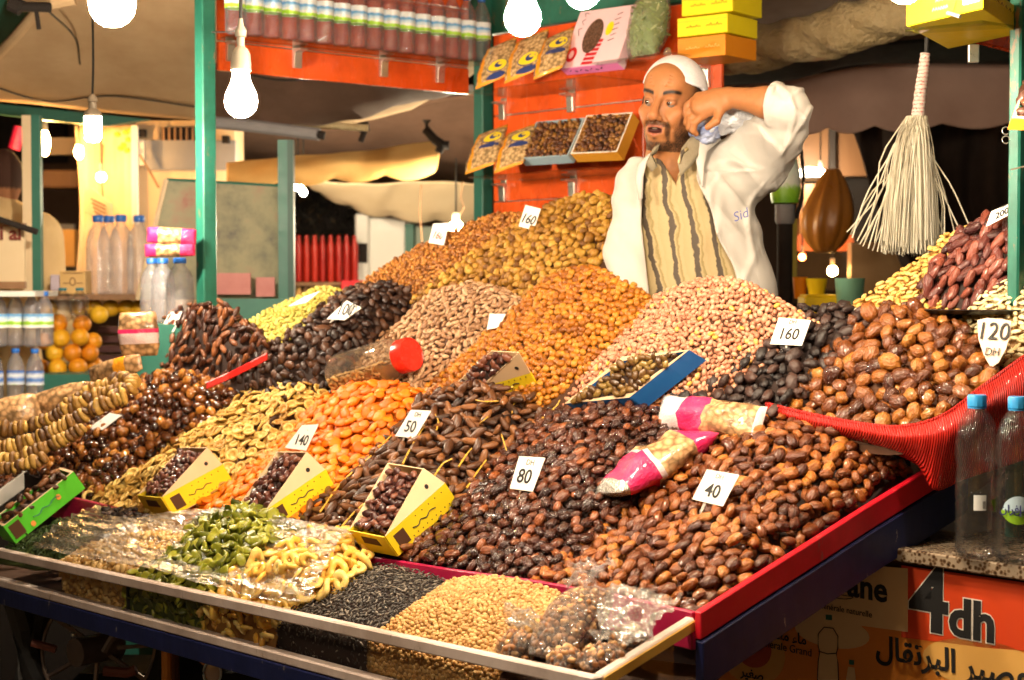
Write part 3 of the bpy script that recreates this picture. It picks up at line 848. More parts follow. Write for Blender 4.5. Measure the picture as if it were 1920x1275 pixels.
heap('candied_fruit_heap', 'pineapple_ring', 'heap of candied yellow pineapple rings under the stretch film', [
    [(385, 1180, FV), (430, 1190, FV), (475, 1200, FV), (520, 1210, FV)],
    [(390, 1118, FV), (435, 1124, FV), (480, 1134, FV), (528, 1150, FV)],
    [(465, 1060, -.18), (525, 1040, -.17), (590, 1046, -.17), (640, 1090, -.18)],
    [(535, 1016, -.04), (595, 1000, -.03), (650, 1002, -.03), (705, 1040, -.03)]], 'pineapplering', .050, P_pineapple, B_gold, tilt=.9, seed=22, back=None, spacing=.55, sub=.006)
heap('kiwi_heap', 'kiwi_slice', 'heap of green dried kiwi slices spilling over the divider', [
    [(240, 1140, FV), (285, 1152, FV), (330, 1164, FV), (384, 1180, FV)],
    [(245, 1082, FV), (290, 1090, FV), (335, 1102, FV), (388, 1116, FV)],
    [(335, 1022, -.17), (390, 1005, -.15), (440, 1008, -.15), (480, 1030, -.17)],
    [(372, 975, -.02), (430, 955, -.01), (490, 956, -.01), (560, 1000, -.02)]], 'slice', .040, P_kiwi, B_green, tilt=1.0, seed=23, back=(.05, .06), spacing=.5, sub=.006)
heap('candied_fruit_heap', 'candied_cube', 'heap of pale candied cubes under the film at the left', [
    [(125, 1114, FV), (160, 1122, FV), (200, 1132, FV), (238, 1140, FV)],
    [(120, 1052, FV), (160, 1060, FV), (200, 1070, FV), (243, 1082, FV)],
    [(190, 1018, -.17), (230, 1010, -.17), (280, 1012, -.17), (325, 1024, -.17)],
    [(270, 985, -.04), (300, 978, -.04), (335, 980, -.04), (375, 990, -.04)]], 'cube', .020, P_candied, B_tan, tilt=1.2, seed=24, back=None, sub=.006)
heap('prune_heap', 'prune', 'small pile of black prunes against the magenta divider', [
    [(190, 985, -.12), (230, 998, -.12), (265, 1006, -.12), (300, 1004, -.12)],
    [(195, 962, -.07), (225, 966, -.07), (255, 976, -.07), (290, 988, -.07)],
    [(200, 950, -.02), (225, 953, -.02), (255, 960, -.02), (290, 974, -.02)]], 'prune', .026, P_prune, B_dark, tilt=.6, seed=25, back=None, sub=.02)
heap('herb_heap', 'leaf', 'low pile of dark green dried herbs beside the green date box', [
    [(-20, 1040, FV), (40, 1050, FV), (70, 1055, FV), (115, 1052, FV)],
    [(40, 1010, -.2), (85, 1000, -.2), (120, 1002, -.2), (150, 1010, -.2)],
    [(110, 975, -.08), (140, 968, -.08), (165, 968, -.08), (200, 980, -.08)]], 'leaf', .022, P_herb, B_green, tilt=1.2, seed=26, back=None, spacing=.5, sub=.006)

hb = [o for o in bpy.data.objects if o.get('label', '').startswith('heap of brown dates at the far left')][0]
strip('tray_edge', [pt(388, 716, .03), pt(430, 698, .03), pt(470, 678, .03), pt(502, 661, .03)], .022, .006, worn('red_tray_edge', (.55, .012, .012), (.62, .03, .02), 12, .35), parent=hb)
# ------------------------------------------------------------------ hanging bulbs
M_cord = mat('black_cord', (.015, .014, .013), .6)
M_sock = worn('lamp_holder', (.26, .22, .17), (.32, .27, .21), 20, .45, .05, .001)
def lit(name, col, s):
    m = mat(name, (.9, .9, .9), .3, emit=col, estr=s); return m
M_glow = lit('lit_bulb_glass', (1, .82, .585), BULB)
M_glowfar = lit('lit_far_bulb_glass', (1, .66, .30), 260)
M_metalcap = worn('brass_cap', (.55, .5, .4), (.7, .62, .5), 30, .3, .05, .001, metal=.8)
def bulb(px, py, d, dia, label, kind='round', cordtop=.8, tilt=0, glow=None):
    """px,py = centre of the glass"""
    c = pd(px, py, d); r = dia / 2
    t = thing('hanging_bulb', label, 'light bulb', c, 'lit bulbs hung along the stall front')
    mb = MB()
    if kind == 'round':
        prof = [(0.001, -r), (r * .38, -r * .93), (r * .7, -r * .72), (r * .92, -r * .4), (r, 0), (r * .93, r * .4), (r * .76, r * .8), (r * .58, r * 1.2), (r * .5, r * 1.6), (r * .48, r * 1.75)]
        mb.lathe(prof, c, 14); mb.build('globe', glow or M_glow, t, smooth=True, angle=180)
        top = r * 1.75
        prof = [(r * .5, top), (r * .62, top + .003), (r * .63, top + .018), (r * .60, top + .02), (r * .58, top + .034), (r * .42, top + .045), (r * .24, top + .05), (r * .24, top + .068), (r * .34, top + .07), (r * .36, top + .082), (r * .2, top + .09), (r * .12, top + .105)]
        MB().lathe(prof, c, 16).build('lamp_holder', M_sock, t, smooth=True)
        top += .105
    else:
        for k in range(4):
            a = math.pi / 2 * k
            o = np.array([math.cos(a), math.sin(a), 0]) * r * .55
            b = MB(); b.tube([c + o + Zv * z for z in (r * 1.0, r * .3, -r * .5, -r * 1.2)] + [c + o * .5 - Zv * r * 1.45], r * .34, 8)
            b.build('glass_tube', glow or M_glow, t, smooth=True)
        prof = [(r * .95, r * .9), (r, r * 1.1), (r * .8, r * 1.55), (r * .45, r * 1.8), (r * .4, r * 2.5), (r * .55, r * 2.55), (r * .5, r * 2.9), (r * .2, r * 3.3)]
        MB().lathe(prof, c, 14).build('lamp_holder', M_sock, t, smooth=True)
        top = r * 3.3
    cp = [c + Zv * top, c + Zv * (top + cordtop * .3) + np.array([.003, 0, 0]), c + Zv * (top + cordtop)]
    MB().tube(catmull(cp, 8), .0035, 6).build('cord', M_cord, t, smooth=True)
    return t
bulb(210, 6, 2.4, .067, 'large bare bulb nearest the camera at upper left')
bulb(174, 236, 4.9, .056, 'small coiled lamp hanging on a black cord at left', 'cfl', .42, glow=lit('lit_coil_glass', (1, .84, .62), BULB * 3))
bulb(452, 190, 3.3, .066, 'bare bulb in a cream holder beside the green post')
bulb(980, 34, 3.0, .066, 'bare bulb hanging over the snack bags')
bulb(1092, -16, 3.1, .066, 'bulb cut by the top edge above the pink box')
bulb(1696, -26, 3.1, .066, 'bulb cut by the top edge above the rolled tarpaulin')
# ------------------------------------------------------------------ the stall: posts, slatted display walls, glass shelves and brackets
stall = thing('market_stall', 'market stall frame of green posts with glossy orange slatted walls and glass shelves', 'market stall', S(1, .8, 0))
# the frame's own distances (its left post stands 5.3 m from the viewer)
ku = lambda u: 1.13 * u + .264
kv = lambda v: 1.13 * v + .2905
kz = lambda z: 1.13 * z - .2015
def post(c, wid, z1, m, name='post', z0=0):
    u, v = uv_of(c); h = wid / 2
    return MB().sbox(u - h, u + h, v - h, v + h, z0, z1).build(name, m, stall, bevel=.004)
post(pd(386, 300, 5.32), .050, 2.9, M_green)
pc = pd(906, 300, 6.11); post(pc, .052, 2.9, M_greendark)
post(pd(1907, 300, 3.50), .028, 2.9, M_green)
post(pv(1216, 300, 1.79), .05, 2.9, M_green)
# left wall of slats (plane u = UL) and back wall (plane v = VB)
UL, VB = ku(2.10), kv(1.275)
def slat(u0, u1, v0, v1, z0, z1):
    return MB().sbox(u0, u1, v0, v1, z0, z1).build('slat', M_orange, stall, bevel=.003)
for z0, z1 in [(2.150, 2.232), (2.236, 2.42), (2.424, 2.62)]:
    slat(UL, UL + .016, kv(.30), kv(1.235), kz(z0), kz(z1))
u_l, _ = uv_of(pv(925, 300, VB)); u_r, _ = uv_of(pv(1206, 300, VB)); u_rr, _ = uv_of(pv(1352, 120, VB))
for z0, z1, ur in [(1.20, 1.500, u_r), (1.503, 1.800, u_r), (1.803, 2.074, u_r), (2.078, 2.335, u_rr)]:
    slat(ur, u_l, VB, VB + .016, kz(z0), kz(z1))
for z in (2.233, 2.076, 1.801, 1.501):      # bright metal strips in the slat grooves
    if z > 2.2: MB().sbox(UL + .003, UL + .012, kv(.31), kv(1.23), kz(z), kz(z + .002)).build('groove_strip', M_metal, stall)
    else: MB().sbox(u_r + .01, u_l - .01, VB + .003, VB + .012, kz(z - .001), kz(z + .002)).build('groove_strip', M_metal, stall)
# cross beams over the walls
MB().sbox(u_rr - .2, UL + .08, VB + .02, VB + .06, kz(2.345), kz(2.50)).build('beam', M_green, stall, bevel=.003)
MB().sbox(UL + .02, UL + .06, kv(.26), kv(1.3), kz(2.64), kz(2.72)).build('beam', M_green, stall, bevel=.003)
MB().sbox(-.2, 2.6, .5, .56, kz(2.75), kz(2.83)).build('beam', M_green, stall, bevel=.003)
# glass shelves
M_shelfglass = film_mat('shelf_glass', (.86, .92, .88), .2, .04, 2, .02, .001)
SH = .25
def shelf(u0, u1, v0, v1, z):
    return MB().sbox(u0, u1, v0, v1, z - .006, z).build('shelf', M_shelfglass, stall, bevel=.001)
u_e, _ = uv_of(pv(876, 172, VB - SH))
shelf(u_r - .02, u_e, VB - SH, VB - .004, kz(2.128))
shelf(u_r - .02, u_e, VB - SH, VB - .004, kz(1.868))
shelf(u_rr - .03, u_r - .03, VB - SH - .02, VB - .004, kz(2.16))
shelf(UL - .115, UL - .004, kv(.30), kv(1.235), kz(2.243))
def bracket(p, out, z, h=.058, w=.03):
    """bent sheet clip hooked in a groove, carrying the shelf; p on the wall, out = direction into the stall"""
    out = np.asarray(out); side = np.array([out[1], -out[0], 0])
    prof = [(0, .012), (.004, .012), (.004, -.0), (.05, -.004), (.05, -.008), (.016, -.014), (.013, -h), (.0, -h)]
    poly = [p + out * a + Zv * (z - p[2] + b) - side * w / 2 for a, b in prof]
    b = MB().prism(poly, side * w).build('shelf_bracket', M_metal, stall, bevel=.001)
    MB().obox(p + out * .0155 + Zv * (z - p[2] - h * .9) - side * .003, out * .003, side * .006, Zv * (h * .7)).build('bracket_rib', M_metal, b) if False else None
    return b
for px in (430, 555, 717, 823):
    # left wall brackets; p on the wall face
    q = pu(px, 95 + (px - 430) * .09, UL); bracket(q, -U, kz(2.236), .066)
for px in (945, 1073): bracket(pv(px, 180, VB), -V, kz(2.12), .066)
for px in (945, 1076): bracket(pv(px, 345, VB), -V, kz(1.86), .066)
bracket(pv(1326, 140, VB), -V, kz(2.152), .072)
# shelf on the right wall, under the orange and yellow box
rb = [pd(1762, 62, 3.72), pd(1905, 100, 3.9)]
d_ = rb[1] - rb[0]; d_[2] = 0
rw = MB(); n_ = np.array([-.749, .30, 0])
a0 = pd(1756, 62, 3.62); a1 = pd(1908, 103, 3.86)
rw.obox(a0, a1 - a0, np.array([.014, -.012, 0]), Zv * .055)
rw.build('slat', M_orange, stall, bevel=.002)
p = pd(1824, 86, 3.66)
MB().obox(p + np.array([-.012, -.012, -.038]), (.024, .0, 0), (0, .012, 0), (0, 0, .04)).build('shelf_bracket', M_metal, stall, bevel=.002)
q0 = pd(1697, 53, 3.45); q1 = pd(1842, 36, 3.2); q2 = pd(1915, 48, 3.55)
q3 = q0 + (q2 - q1); 
sh = MB(); sh.box8([x - Zv * .008 for x in (q0, q1, q2, q3)] + [x - Zv * .002 for x in (q0, q1, q2, q3)]); sh.build('shelf', M_shelfglass, stall)
MB().tube([pd(1776, 24, 3.3), pd(1800, 31, 3.28)], .004, 8).build('shelf_bracket', M_metal, stall, smooth=True)
# small wire hooks on the right post
for py in (245, 262):
    c = pd(1886, py, 3.47); ring = [c + np.array([.008 * math.cos(a), 0, .008 * math.sin(a)]) for a in np.linspace(0, 5.4, 10)]
    MB().tube(ring, .0012, 5).build('wire_hook', M_metal, stall, smooth=True)
MB().tube([pd(1896, 318, 3.47), pd(1921, 312, 3.42)], .0016, 5).build('wire_hook', M_metal, stall)
MB().tube([pd(398, 60, 5.27), pd(430, 60, 5.22), pd(462, 52, 5.2)], .0025, 5).build('wire_hook', M_darkmetal, stall)
# ------------------------------------------------------------------ bottles
M_pet = film_mat('clear_bottle', (.97, .97, .97), .55, .07, 55, .6, .014, haze=.018)
M_petpack = film_mat('shrink_wrapped_bottle', (.97, .97, .97), .5, .12, 45, .6, .012, haze=.24, hazecol=(.78, .76, .84))
M_petshelf = film_mat('shelf_bottle_plastic', (.98, .98, .98), .5, .08, 60, .6, .012, haze=.11, hazecol=(.66, .72, .9))
M_water = film_mat('bottled_water', (.985, .985, .99), .05, .05, 3, .05, .002, haze=.004)
M_bluecap = mat('blue_cap', (.02, .14, .55), .35)
M_skycap = mat('sky_blue_cap', (.03, .28, .62), .35)
M_tealcap = mat('teal_cap', (.01, .16, .22), .4)
def label_mat(name, bands, wav=.02):
    """printed label: colour bands by height in object space"""
    m = mat(name, (.8, .8, .8), .35)
    t = N(m, 'ShaderNodeTexCoord'); sx = N(m, 'ShaderNodeSeparateXYZ'); L(m, t.outputs['Object'], sx.inputs[0])
    n = noise(m, t.outputs['Object'], 70, 2)
    a = N(m, 'ShaderNodeMath', operation='MULTIPLY_ADD'); L(m, n.outputs[0], a.inputs[0]); a.inputs[1].default_value = wav; L(m, sx.outputs['Z'], a.inputs[2])
    lo, hi = bands[0][0], bands[-1][0]
    mr = N(m, 'ShaderNodeMapRange'); mr.inputs[1].default_value = lo + wav / 2; mr.inputs[2].default_value = hi + wav / 2
    L(m, a.outputs[0], mr.inputs[0])
    r = ramp(m, [((z - lo) / (hi - lo), c) for z, c in bands]); r.color_ramp.interpolation = 'EASE'
    L(m, mr.outputs[0], r.inputs[0]); L(m, r.outputs[0], bsdf(m).inputs['Base Color'])
    return m
M_label = label_mat('water_label', [(.072, (.85, .86, .86)), (.080, (.82, .85, .8)), (.083, (.30, .62, .03)), (.092, (.36, .66, .05)), (.096, (.85, .88, .9)), (.106, (.55, .72, .88)), (.118, (.08, .35, .72)), (.125, (.75, .82, .9))], .012)
M_label2 = label_mat('blue_white_label', [(.06, (.85, .86, .88)), (.068, (.15, .45, .08)), (.072, (.8, .84, .88)), (.09, (.06, .2, .6)), (.105, (.75, .8, .88)), (.12, (.05, .16, .55))], .012)
def bottle(label, group, loc, H=.21, R=.0325, cap=M_bluecap, lab=M_label, labz=(.072, .125), water=True, rot=0, name='water_bottle', waist=False, pet=None):
    t = thing(name, label, 'bottle', loc, group, (0, 0, rot))
    s = H / .21
    prof = [(.001, .002), (R * .7, 0), (R * .95, .006), (R, .014)]
    for i in range(4): z = .02 + i * .012; prof += [(R * .96, z * s), (R, (z + .006) * s)]
    prof += [(R, .072 * s), (R * (.9 if waist else .985), .1 * s), (R, .126 * s)]
    for i in range(2): z = .128 + i * .008; prof += [(R * .95, z * s), (R * .985, (z + .004) * s)]
    prof += [(R * .9, .15 * s), (R * .72, .168 * s), (R * .46, .182 * s), (R * .38, .188 * s), (R * .38, .195 * s)]
    o = np.array(loc, float)
    MB().lathe(prof, o, 20).build('bottle_body', pet or M_pet, t, smooth=True, angle=180)
    if water:
        wp = [(max(r - .0016, .001), z + .001) for r, z in prof if z < .165 * s]
        MB().lathe(wp, o, 16).build('water', M_water, t, smooth=True, angle=180)
    MB().lathe([(R * .43, .193 * s), (R * .45, .194 * s), (R * .45, .207 * s), (R * .40, .21 * s)], o, 16, lambda q, z: 1 + .04 * math.cos(10 * q)).build('cap', cap, t, smooth=True)
    if lab:
        k = 20; ro = R * 1.012
        G = np.array([[(o[0] + ro * math.cos(2 * math.pi * j / k), o[1] + ro * math.sin(2 * math.pi * j / k), o[2] + z) for j in range(k)] for z in np.linspace(labz[0] * s, labz[1] * s, 4)])
        MB().grid(G, closed=True).build('label', lab, t, smooth=True)
    return t
# the row on the left glass shelf
A0 = np.array([*pd(441, 60, 5.33)[:2], kz(2.2445)]); A1 = np.array([*pd(903, 112, 6.02)[:2], kz(2.2445)])
nb_ = 16
first = None
for i in range(nb_):
    p = A0 + (A1 - A0) * i / (nb_ - 1)
    if first is None:
        first = bottle('small water bottle with blue green label in the top left shelf row', 'water bottles in a row on the top left shelf', p, H=.235, R=.0335, cap=M_bluecap, pet=M_petshelf)
        src = first
    else:
        c = copy_tree(src); c.location = tuple(p); c.rotation_euler = (0, 0, RNG.uniform(-.6, .6))
# two large bottles on the granite counter
CZ = pd(1830, 1046, 3.22)[2]
def big_bottle(px, py, d, label, lab):
    p = pd(px, py, d); p[2] = CZ
    t = thing('large_water_bottle', label, 'bottle', p, 'large water bottles on the granite counter')
    R = .0405; H = .322
    prof = [(.001, .004), (R * .6, 0), (R * .92, .006), (R, .02)]
    for i in range(6): z = .03 + i * .0165; prof += [(R * .955, z), (R, z + .008)]
    prof += [(R * .99, .135), (R * .97, .155), (R * .93, .172), (R * .92, .18), (R * .985, .192), (R, .21), (R * .99, .232), (R * .9, .258), (R * .7, .277), (R * .48, .289), (R * .37, .294), (R * .37, .302)]
    swirl = lambda q, z: 1 + (.022 * math.sin(5 * q + z * 60) if .195 < z < .262 else 0)
    MB().lathe(prof, p, 30, swirl).build('bottle_body', M_pet, t, smooth=True, angle=180)
    wp = [(max(r - .0018, .001), z + .002) for r, z in prof if z < .262]
    MB().lathe(wp, p, 24, swirl).build('water', M_water, t, smooth=True, angle=180)
    MB().lathe([(R * .43, .296), (R * .46, .297), (R * .46, .315), (R * .42, .319)], p, 24, lambda q, z: 1 + .03 * math.cos(14 * q)).build('cap', M_skycap, t, smooth=True)
    MB().lathe([(R * .44, .2925), (R * .44, .2952)], p, 20).build('cap_ring', M_skycap, t, smooth=True)
    return t, p, R
def cyl_patch(c, R, a0, a1, z0, z1, n=10, zf=None):
    G = []
    for i in range(4):
        row = []
        for j in range(n):
            a = a0 + (a1 - a0) * j / (n - 1); f = i / 3
            lo, hi = (z0, z1) if zf is None else zf(j / (n - 1))
            row.append((c[0] + R * math.cos(a), c[1] + R * math.sin(a), c[2] + lo + (hi - lo) * f))
        G.append(row)
    return np.array(G)
M_greenprint = mat('green_print', (.22, .42, .02), .4); M_skyprint = mat('pale_blue_print', (.45, .6, .7), .4); M_white = mat('white_print', (.8, .8, .78), .5)
M_navyprint = mat('navy_print', (.03, .03, .14), .5)
t, p, R = big_bottle(1829, 1046, 3.22, 'large clear water bottle with blue cap nearest the red tray', None)
MB().grid(cyl_patch(p, R * 1.01, rad(-112), rad(-78), .098, .128)).build('label', M_white, t, smooth=True)
for k in range(6): MB().grid(cyl_patch(p, R * 1.018, rad(-88 + k * 1.5), rad(-87.3 + k * 1.5), .102, .116, 3)).build('barcode_line', M_ink, t)
MB().grid(cyl_patch(p, R * 1.012, rad(-60), rad(-15), .09, .135, zf=lambda s: (.112 - .02 * math.sin(s * 3.14), .118 + .006 * s))).build('label', M_greenprint, t, smooth=True)
t, p, R = big_bottle(1905, 1056, 3.17, 'large clear water bottle with green and white label at the right frame edge', None)
MB().grid(cyl_patch(p, R * 1.012, rad(-150), rad(-55), .07, .10, 14, zf=lambda s: (.100 - .022 * math.sin(s * 3.14) ** .7, .104))).build('label', M_greenprint, t, smooth=True)
MB().grid(cyl_patch(p, R * 1.012, rad(-145), rad(-60), .1, .13, 14, zf=lambda s: (.104, .108 + .024 * math.sin(s * 3.14) ** .6))).build('label', M_skyprint, t, smooth=True)
for k_, (tx_, aa) in enumerate(((AR0 := ''.join(map(chr, (0xFEE6, 0xFEF4, 0xFECB))), -92), (''.join(map(chr, (0xFEE5, 0xFE8D, 0xFEAE, 0xFED3, 0xFE87))), -122))):
    a_ = rad(aa); nrm_ = np.array([math.cos(a_), math.sin(a_), 0]); write(t, tx_, .021, p + nrm_ * R * 1.02 + Zv * .1065, np.array([-nrm_[1], nrm_[0], 0]), Zv, M_navyprint, 'lettering', lift=.0006, extrude=.0002, bold=.0003)
# ------------------------------------------------------------------ granite counter with the drinks banner
VBN = .60
M_granite = mat('granite', (.3, .2, .14), .25)
gv = coords(M_granite); gn = N(M_granite, 'ShaderNodeTexVoronoi'); gn.inputs['Scale'].default_value = 110; L(M_granite, gv, gn.inputs['Vector'])
g2 = noise(M_granite, gv, 45, 5, .7); gm = N(M_granite, 'ShaderNodeMath', operation='ADD'); L(M_granite, gn.outputs['Distance'], gm.inputs[0]); L(M_granite, g2.outputs[0], gm.inputs[1])
gr = ramp(M_granite, [(.55, (.012, .008, .006)), (.75, (.075, .04, .02)), (.95, (.17, .11, .065)), (1, (.26, .2, .14))]); L(M_granite, gm.outputs[0], gr.inputs[0]); L(M_granite, gr.outputs[0], bsdf(M_granite).inputs['Base Color'])
counter = thing('drinks_counter', 'drinks counter with speckled granite top and orange price banner at lower right', 'counter', S(-.3, .8, 0))
ub0, _ = uv_of(pv(1330, 1100, VBN)); 
M_counterbody = worn('counter_body', (.05, .02, .012), (.08, .03, .02), 5, .6)
MB().sbox(-.95, ub0, VBN + .012, VBN + .42, 0, CZ - .032).build('cabinet', M_counterbody, counter)
MB().sbox(-.95, -.03, VBN - .035, VBN + .45, CZ - .028, CZ - .001).build('counter_top', M_granite, counter, bevel=.003)
def banner_pt(px, py, off=0.0): return pv(px, py, VBN - off)
def banner_poly(pts, m, name, off):
    P = [banner_pt(x, y, off) for x, y in pts]
    return MB().prism(P, V * .0008).build(name, m, counter)
M_b_red = worn('banner_red', (.62, .05, .010), (.66, .07, .014), 3, .4, .02); M_b_org = worn('banner_orange', (.72, .24, .03), (.78, .28, .04), 3, .4, .02)
M_b_cream = worn('banner_cream', (.74, .52, .30), (.78, .56, .34), 3, .4, .02); M_b_lt = worn('banner_light', (.70, .36, .08), (.74, .42, .12), 3, .4, .02)
M_b_fruit = worn('banner_fruit', (.42, .04, .02), (.5, .08, .03), 8, .4, .02)
banner_poly([(1330, 1062), (2060, 1115), (2060, 1420), (1330, 1420)], M_b_org, 'banner', .004)
banner_poly([(1690, 1060), (2060, 1112), (2060, 1230), (1850, 1215), (1690, 1195)], M_b_red, 'banner_panel', .006)
banner_poly([(1420, 1042), (1702, 1066), (1702, 1185), (1560, 1166), (1420, 1150)], M_b_cream, 'banner_panel', .0065)
def ell(cx, cy, rx, ry, n=28, slope=.147): return [(cx + rx * math.cos(a), cy + ry * math.sin(a) + slope * rx * math.cos(a)) for a in np.linspace(0, 2 * math.pi, n, endpoint=False)]
banner_poly(ell(1840, 1245, 110, 46), M_b_lt, 'banner_panel', .006)
banner_poly(ell(1560, 1185, 70, 30), M_b_cream, 'banner_panel', .0055)
banner_poly(ell(1410, 1222, 62, 62), M_b_lt, 'banner_panel', .0055)
banner_poly(ell(1412, 1216, 34, 36), M_b_fruit, 'banner_panel', .0065)
BX, BY = banner_pt(1800, 1200) - banner_pt(1600, 1200 - 200 * .147), Zv
BX = -U
def btext(body, px, py, size, m=M_ink, off=.0075, **kw): return write(counter, body, size, banner_pt(px, py, off), BX, Zv, m, 'lettering', lift=.0, extrude=.0004, **kw)
M_outline = mat('white_outline', (.75, .68, .6), .5)
btext('4', 1742, 1130, .182, M_outline, .0072, bold=.007); btext('4', 1742, 1130, .182, off=.0085, bold=.0045)
btext('dh', 1822, 1166, .105, M_outline, .0072, bold=.006); btext('dh', 1822, 1166, .105, off=.0085, bold=.0035)
btext('Ifrane', 1602, 1099, .072, off=.008, bold=.0018)
btext('Eau minérale naturelle', 1574, 1142, .0185, off=.008)
btext('Minérale Grand', 1470, 1214, .024, off=.008)
AR = lambda *c: ''.join(chr(x) for x in c)
btext(AR(0xFEDD, 0xFE8E, 0xFED8, 0xFE97, 0xFEAE, 0xFE92, 0xFEDF, 0xFE8D), 1716, 1228, .064, off=.008, bold=.0015)
btext(AR(0xFEAE, 0xFEF4, 0xFEBC, 0xFECB), 1870, 1262, .066, off=.008, bold=.0015)
btext(AR(0xFEF2, 0xFEE7, 0xFEAA, 0xFECC, 0xFEE3, 0x20, 0xFE80, 0xFE8E, 0xFEE3), 1468, 1192, .032, off=.008, bold=.0005)
btext(AR(0xFEAE, 0xFEF4, 0xFED0, 0xFEBB), 1410, 1264, .03, off=.008, bold=.0005)
# the bottles printed on the banner, and the curl under the name
def bline(pts, r=.0011, m=M_ink): return MB().tube([banner_pt(x, y, .008) for x, y in pts], r, 5).build('printed_line', m, counter)
bx = lambda s: [(1552 + s * 18, 1190), (1552 + s * 18, 1212), (1552 + s * 15, 1222), (1552 + s * 18, 1240), (1552 + s * 20, 1290)]
banner_poly([(1540, 1180), (1564, 1182), (1571, 1200), (1568, 1222), (1573, 1290), (1532, 1290), (1536, 1222), (1533, 1198)], M_b_cream, 'banner_panel', .0066)
bline([(1545, 1176), (1536, 1186)] + bx(-1)); bline([(1545, 1176), (1562, 1178)] + [(x + 1, y + 3) for x, y in bx(1)])
bline([(1535, 1221), (1552, 1226), (1568, 1225)])
banner_poly([(1548, 1152), (1560, 1153), (1560, 1163), (1548, 1162)], M_greendark, 'banner_panel', .0066)
banner_poly([(1590, 1250), (1602, 1252), (1606, 1290), (1584, 1290)], M_b_cream, 'banner_panel', .0066); banner_poly([(1592, 1237), (1601, 1238), (1601, 1247), (1592, 1246)], M_greendark, 'banner_panel', .0066)
bline(catmull([(1522, 1104), (1545, 1116), (1580, 1123), (1600, 1120), (1572, 1114), (1575, 1108), (1606, 1114)], 20), .0008)

# ------------------------------------------------------------------ price cards on little stakes
M_stake = worn('card_stake', (.72, .66, .58), (.78, .72, .64), 30, .5)
def price_card(tl, tr, br, bl, v, lines, label, ink=None, lean=.03, stake=None, m=None, sv=.02):
    v = min(uv_of(pt(*bl, .022))[1], uv_of(pt(*br, .022))[1], uv_of(pt(*tl, .012))[1] - lean * .7) if stake is None or v < .9 else v
    B, A = pv(*bl, v), pv(*br, v); T = pv(*tl, v + lean); R_ = pv(*tr, v + lean)
    x = A - B; y = T - B; nrm = np.cross(x, y); nrm /= np.linalg.norm(nrm)
    if nrm @ (B - CAM) > 0: nrm = -nrm
    t = thing('price_card', label, 'price card', (B + A) / 2, 'price cards stuck in the heaps')
    cd_ = MB().prism([B, A, R_, T], -nrm * .0022).build('card', m or M_card, t, bevel=.0008)
    w_, h_ = np.linalg.norm(x), np.linalg.norm(y)
    for body, fx, fy, fs in lines:
        o = B + x * fx + y * fy
        write(cd_, body, h_ * fs, o, x, y, ink or M_ink, 'numeral' if body[0].isdigit() else 'lettering', lift=.0008, extrude=.0003, bold=.0006 if body[0].isdigit() else 0)
    if stake:
        a = pv(*stake[0], v + .002); b = pv(*stake[1], v + sv)
        s_ = np.cross(b - a, nrm); s_ /= np.linalg.norm(s_); k = .0055
        MB().prism([a - s_ * k, a + s_ * k, b + s_ * k * .6, b - s_ * k * .6], -nrm * .003).build('stake', M_stake, t)
    return t
price_card((985, 384), (1014, 391), (1000, 432), (972, 424), 1.03, [('160', .5, .4, .58)], 'white 160 card on the border of the raisins and walnuts', stake=((986, 428), (983, 440)))
price_card((812, 419), (842, 417), (832, 460), (803, 455), 1.02, [('160', .5, .42, .5)], 'white card with red 160 on the back left raisins', ink=M_redink)
price_card((570, 556), (600, 545), (574, 567), (540, 574), 1.0, [], 'plain white card lying on the pale green raisins', lean=.04)
price_card((650, 563), (678, 577), (646, 600), (612, 598), .84, [('100', .5, .5, .62)], 'white 100 card tilted on the long dark fruit heap', stake=((625, 598), (612, 608)))
price_card((318, 585), (341, 584), (325, 622), (298, 623), .78, [('160', .5, .42, .42)], 'white card with red 160 on the far left brown dates', ink=M_redink)
price_card((205, 774), (228, 778), (192, 806), (165, 803), .38, [], 'blank pinkish card lying on the glossy dates at left', lean=.04)
price_card((566, 797), (597, 795), (573, 845), (533, 840), .27, [('DH', .5, .85, .16), ('140', .5, .38, .52)], 'white 140 card between fig rings and apricots')
price_card((770, 768), (808, 770), (777, 822), (740, 818), .37, [('DH', .5, .84, .22), ('50', .5, .38, .55)], 'white 50 card at the edge of the branch dates', stake=((757, 820), (744, 850)))
price_card((973, 855), (1022, 858), (998, 922), (955, 916), .22, [('DH', .58, .84, .24), ('80', .5, .4, .6)], 'white 80 card in the black brown dates', stake=((975, 918), (968, 940)))
price_card((1325, 880), (1386, 890), (1355, 950), (1297, 936), .27, [('DH', .5, .86, .22), ('40', .5, .38, .58)], 'white 40 card in the front corner dates', stake=((1322, 942), (1306, 976)))
price_card((1460, 595), (1520, 600), (1503, 648), (1443, 645), .68, [('DH', .5, .84, .22), ('160', .5, .38, .58)], 'white 160 card on the black prunes at right', stake=((1475, 647), (1455, 668)))
price_card((918, 588), (948, 588), (935, 614), (912, 618), .58, [], 'plain white card half sunk between pistachios and amber nuts')
price_card((1858, 396), (1915, 372), (1904, 396), (1848, 425), .98, [('DH', .45, .84, .25), ('200', .5, .35, .6)], 'white slanted 200 card above the purple dates', lean=.02)
price_card((1905, 368), (1960, 380), (1950, 420), (1898, 396), .975, [('N', .2, .5, .6)], 'white card cut by the right frame edge', lean=.02, stake=((1922, 404), (1926, 470)))
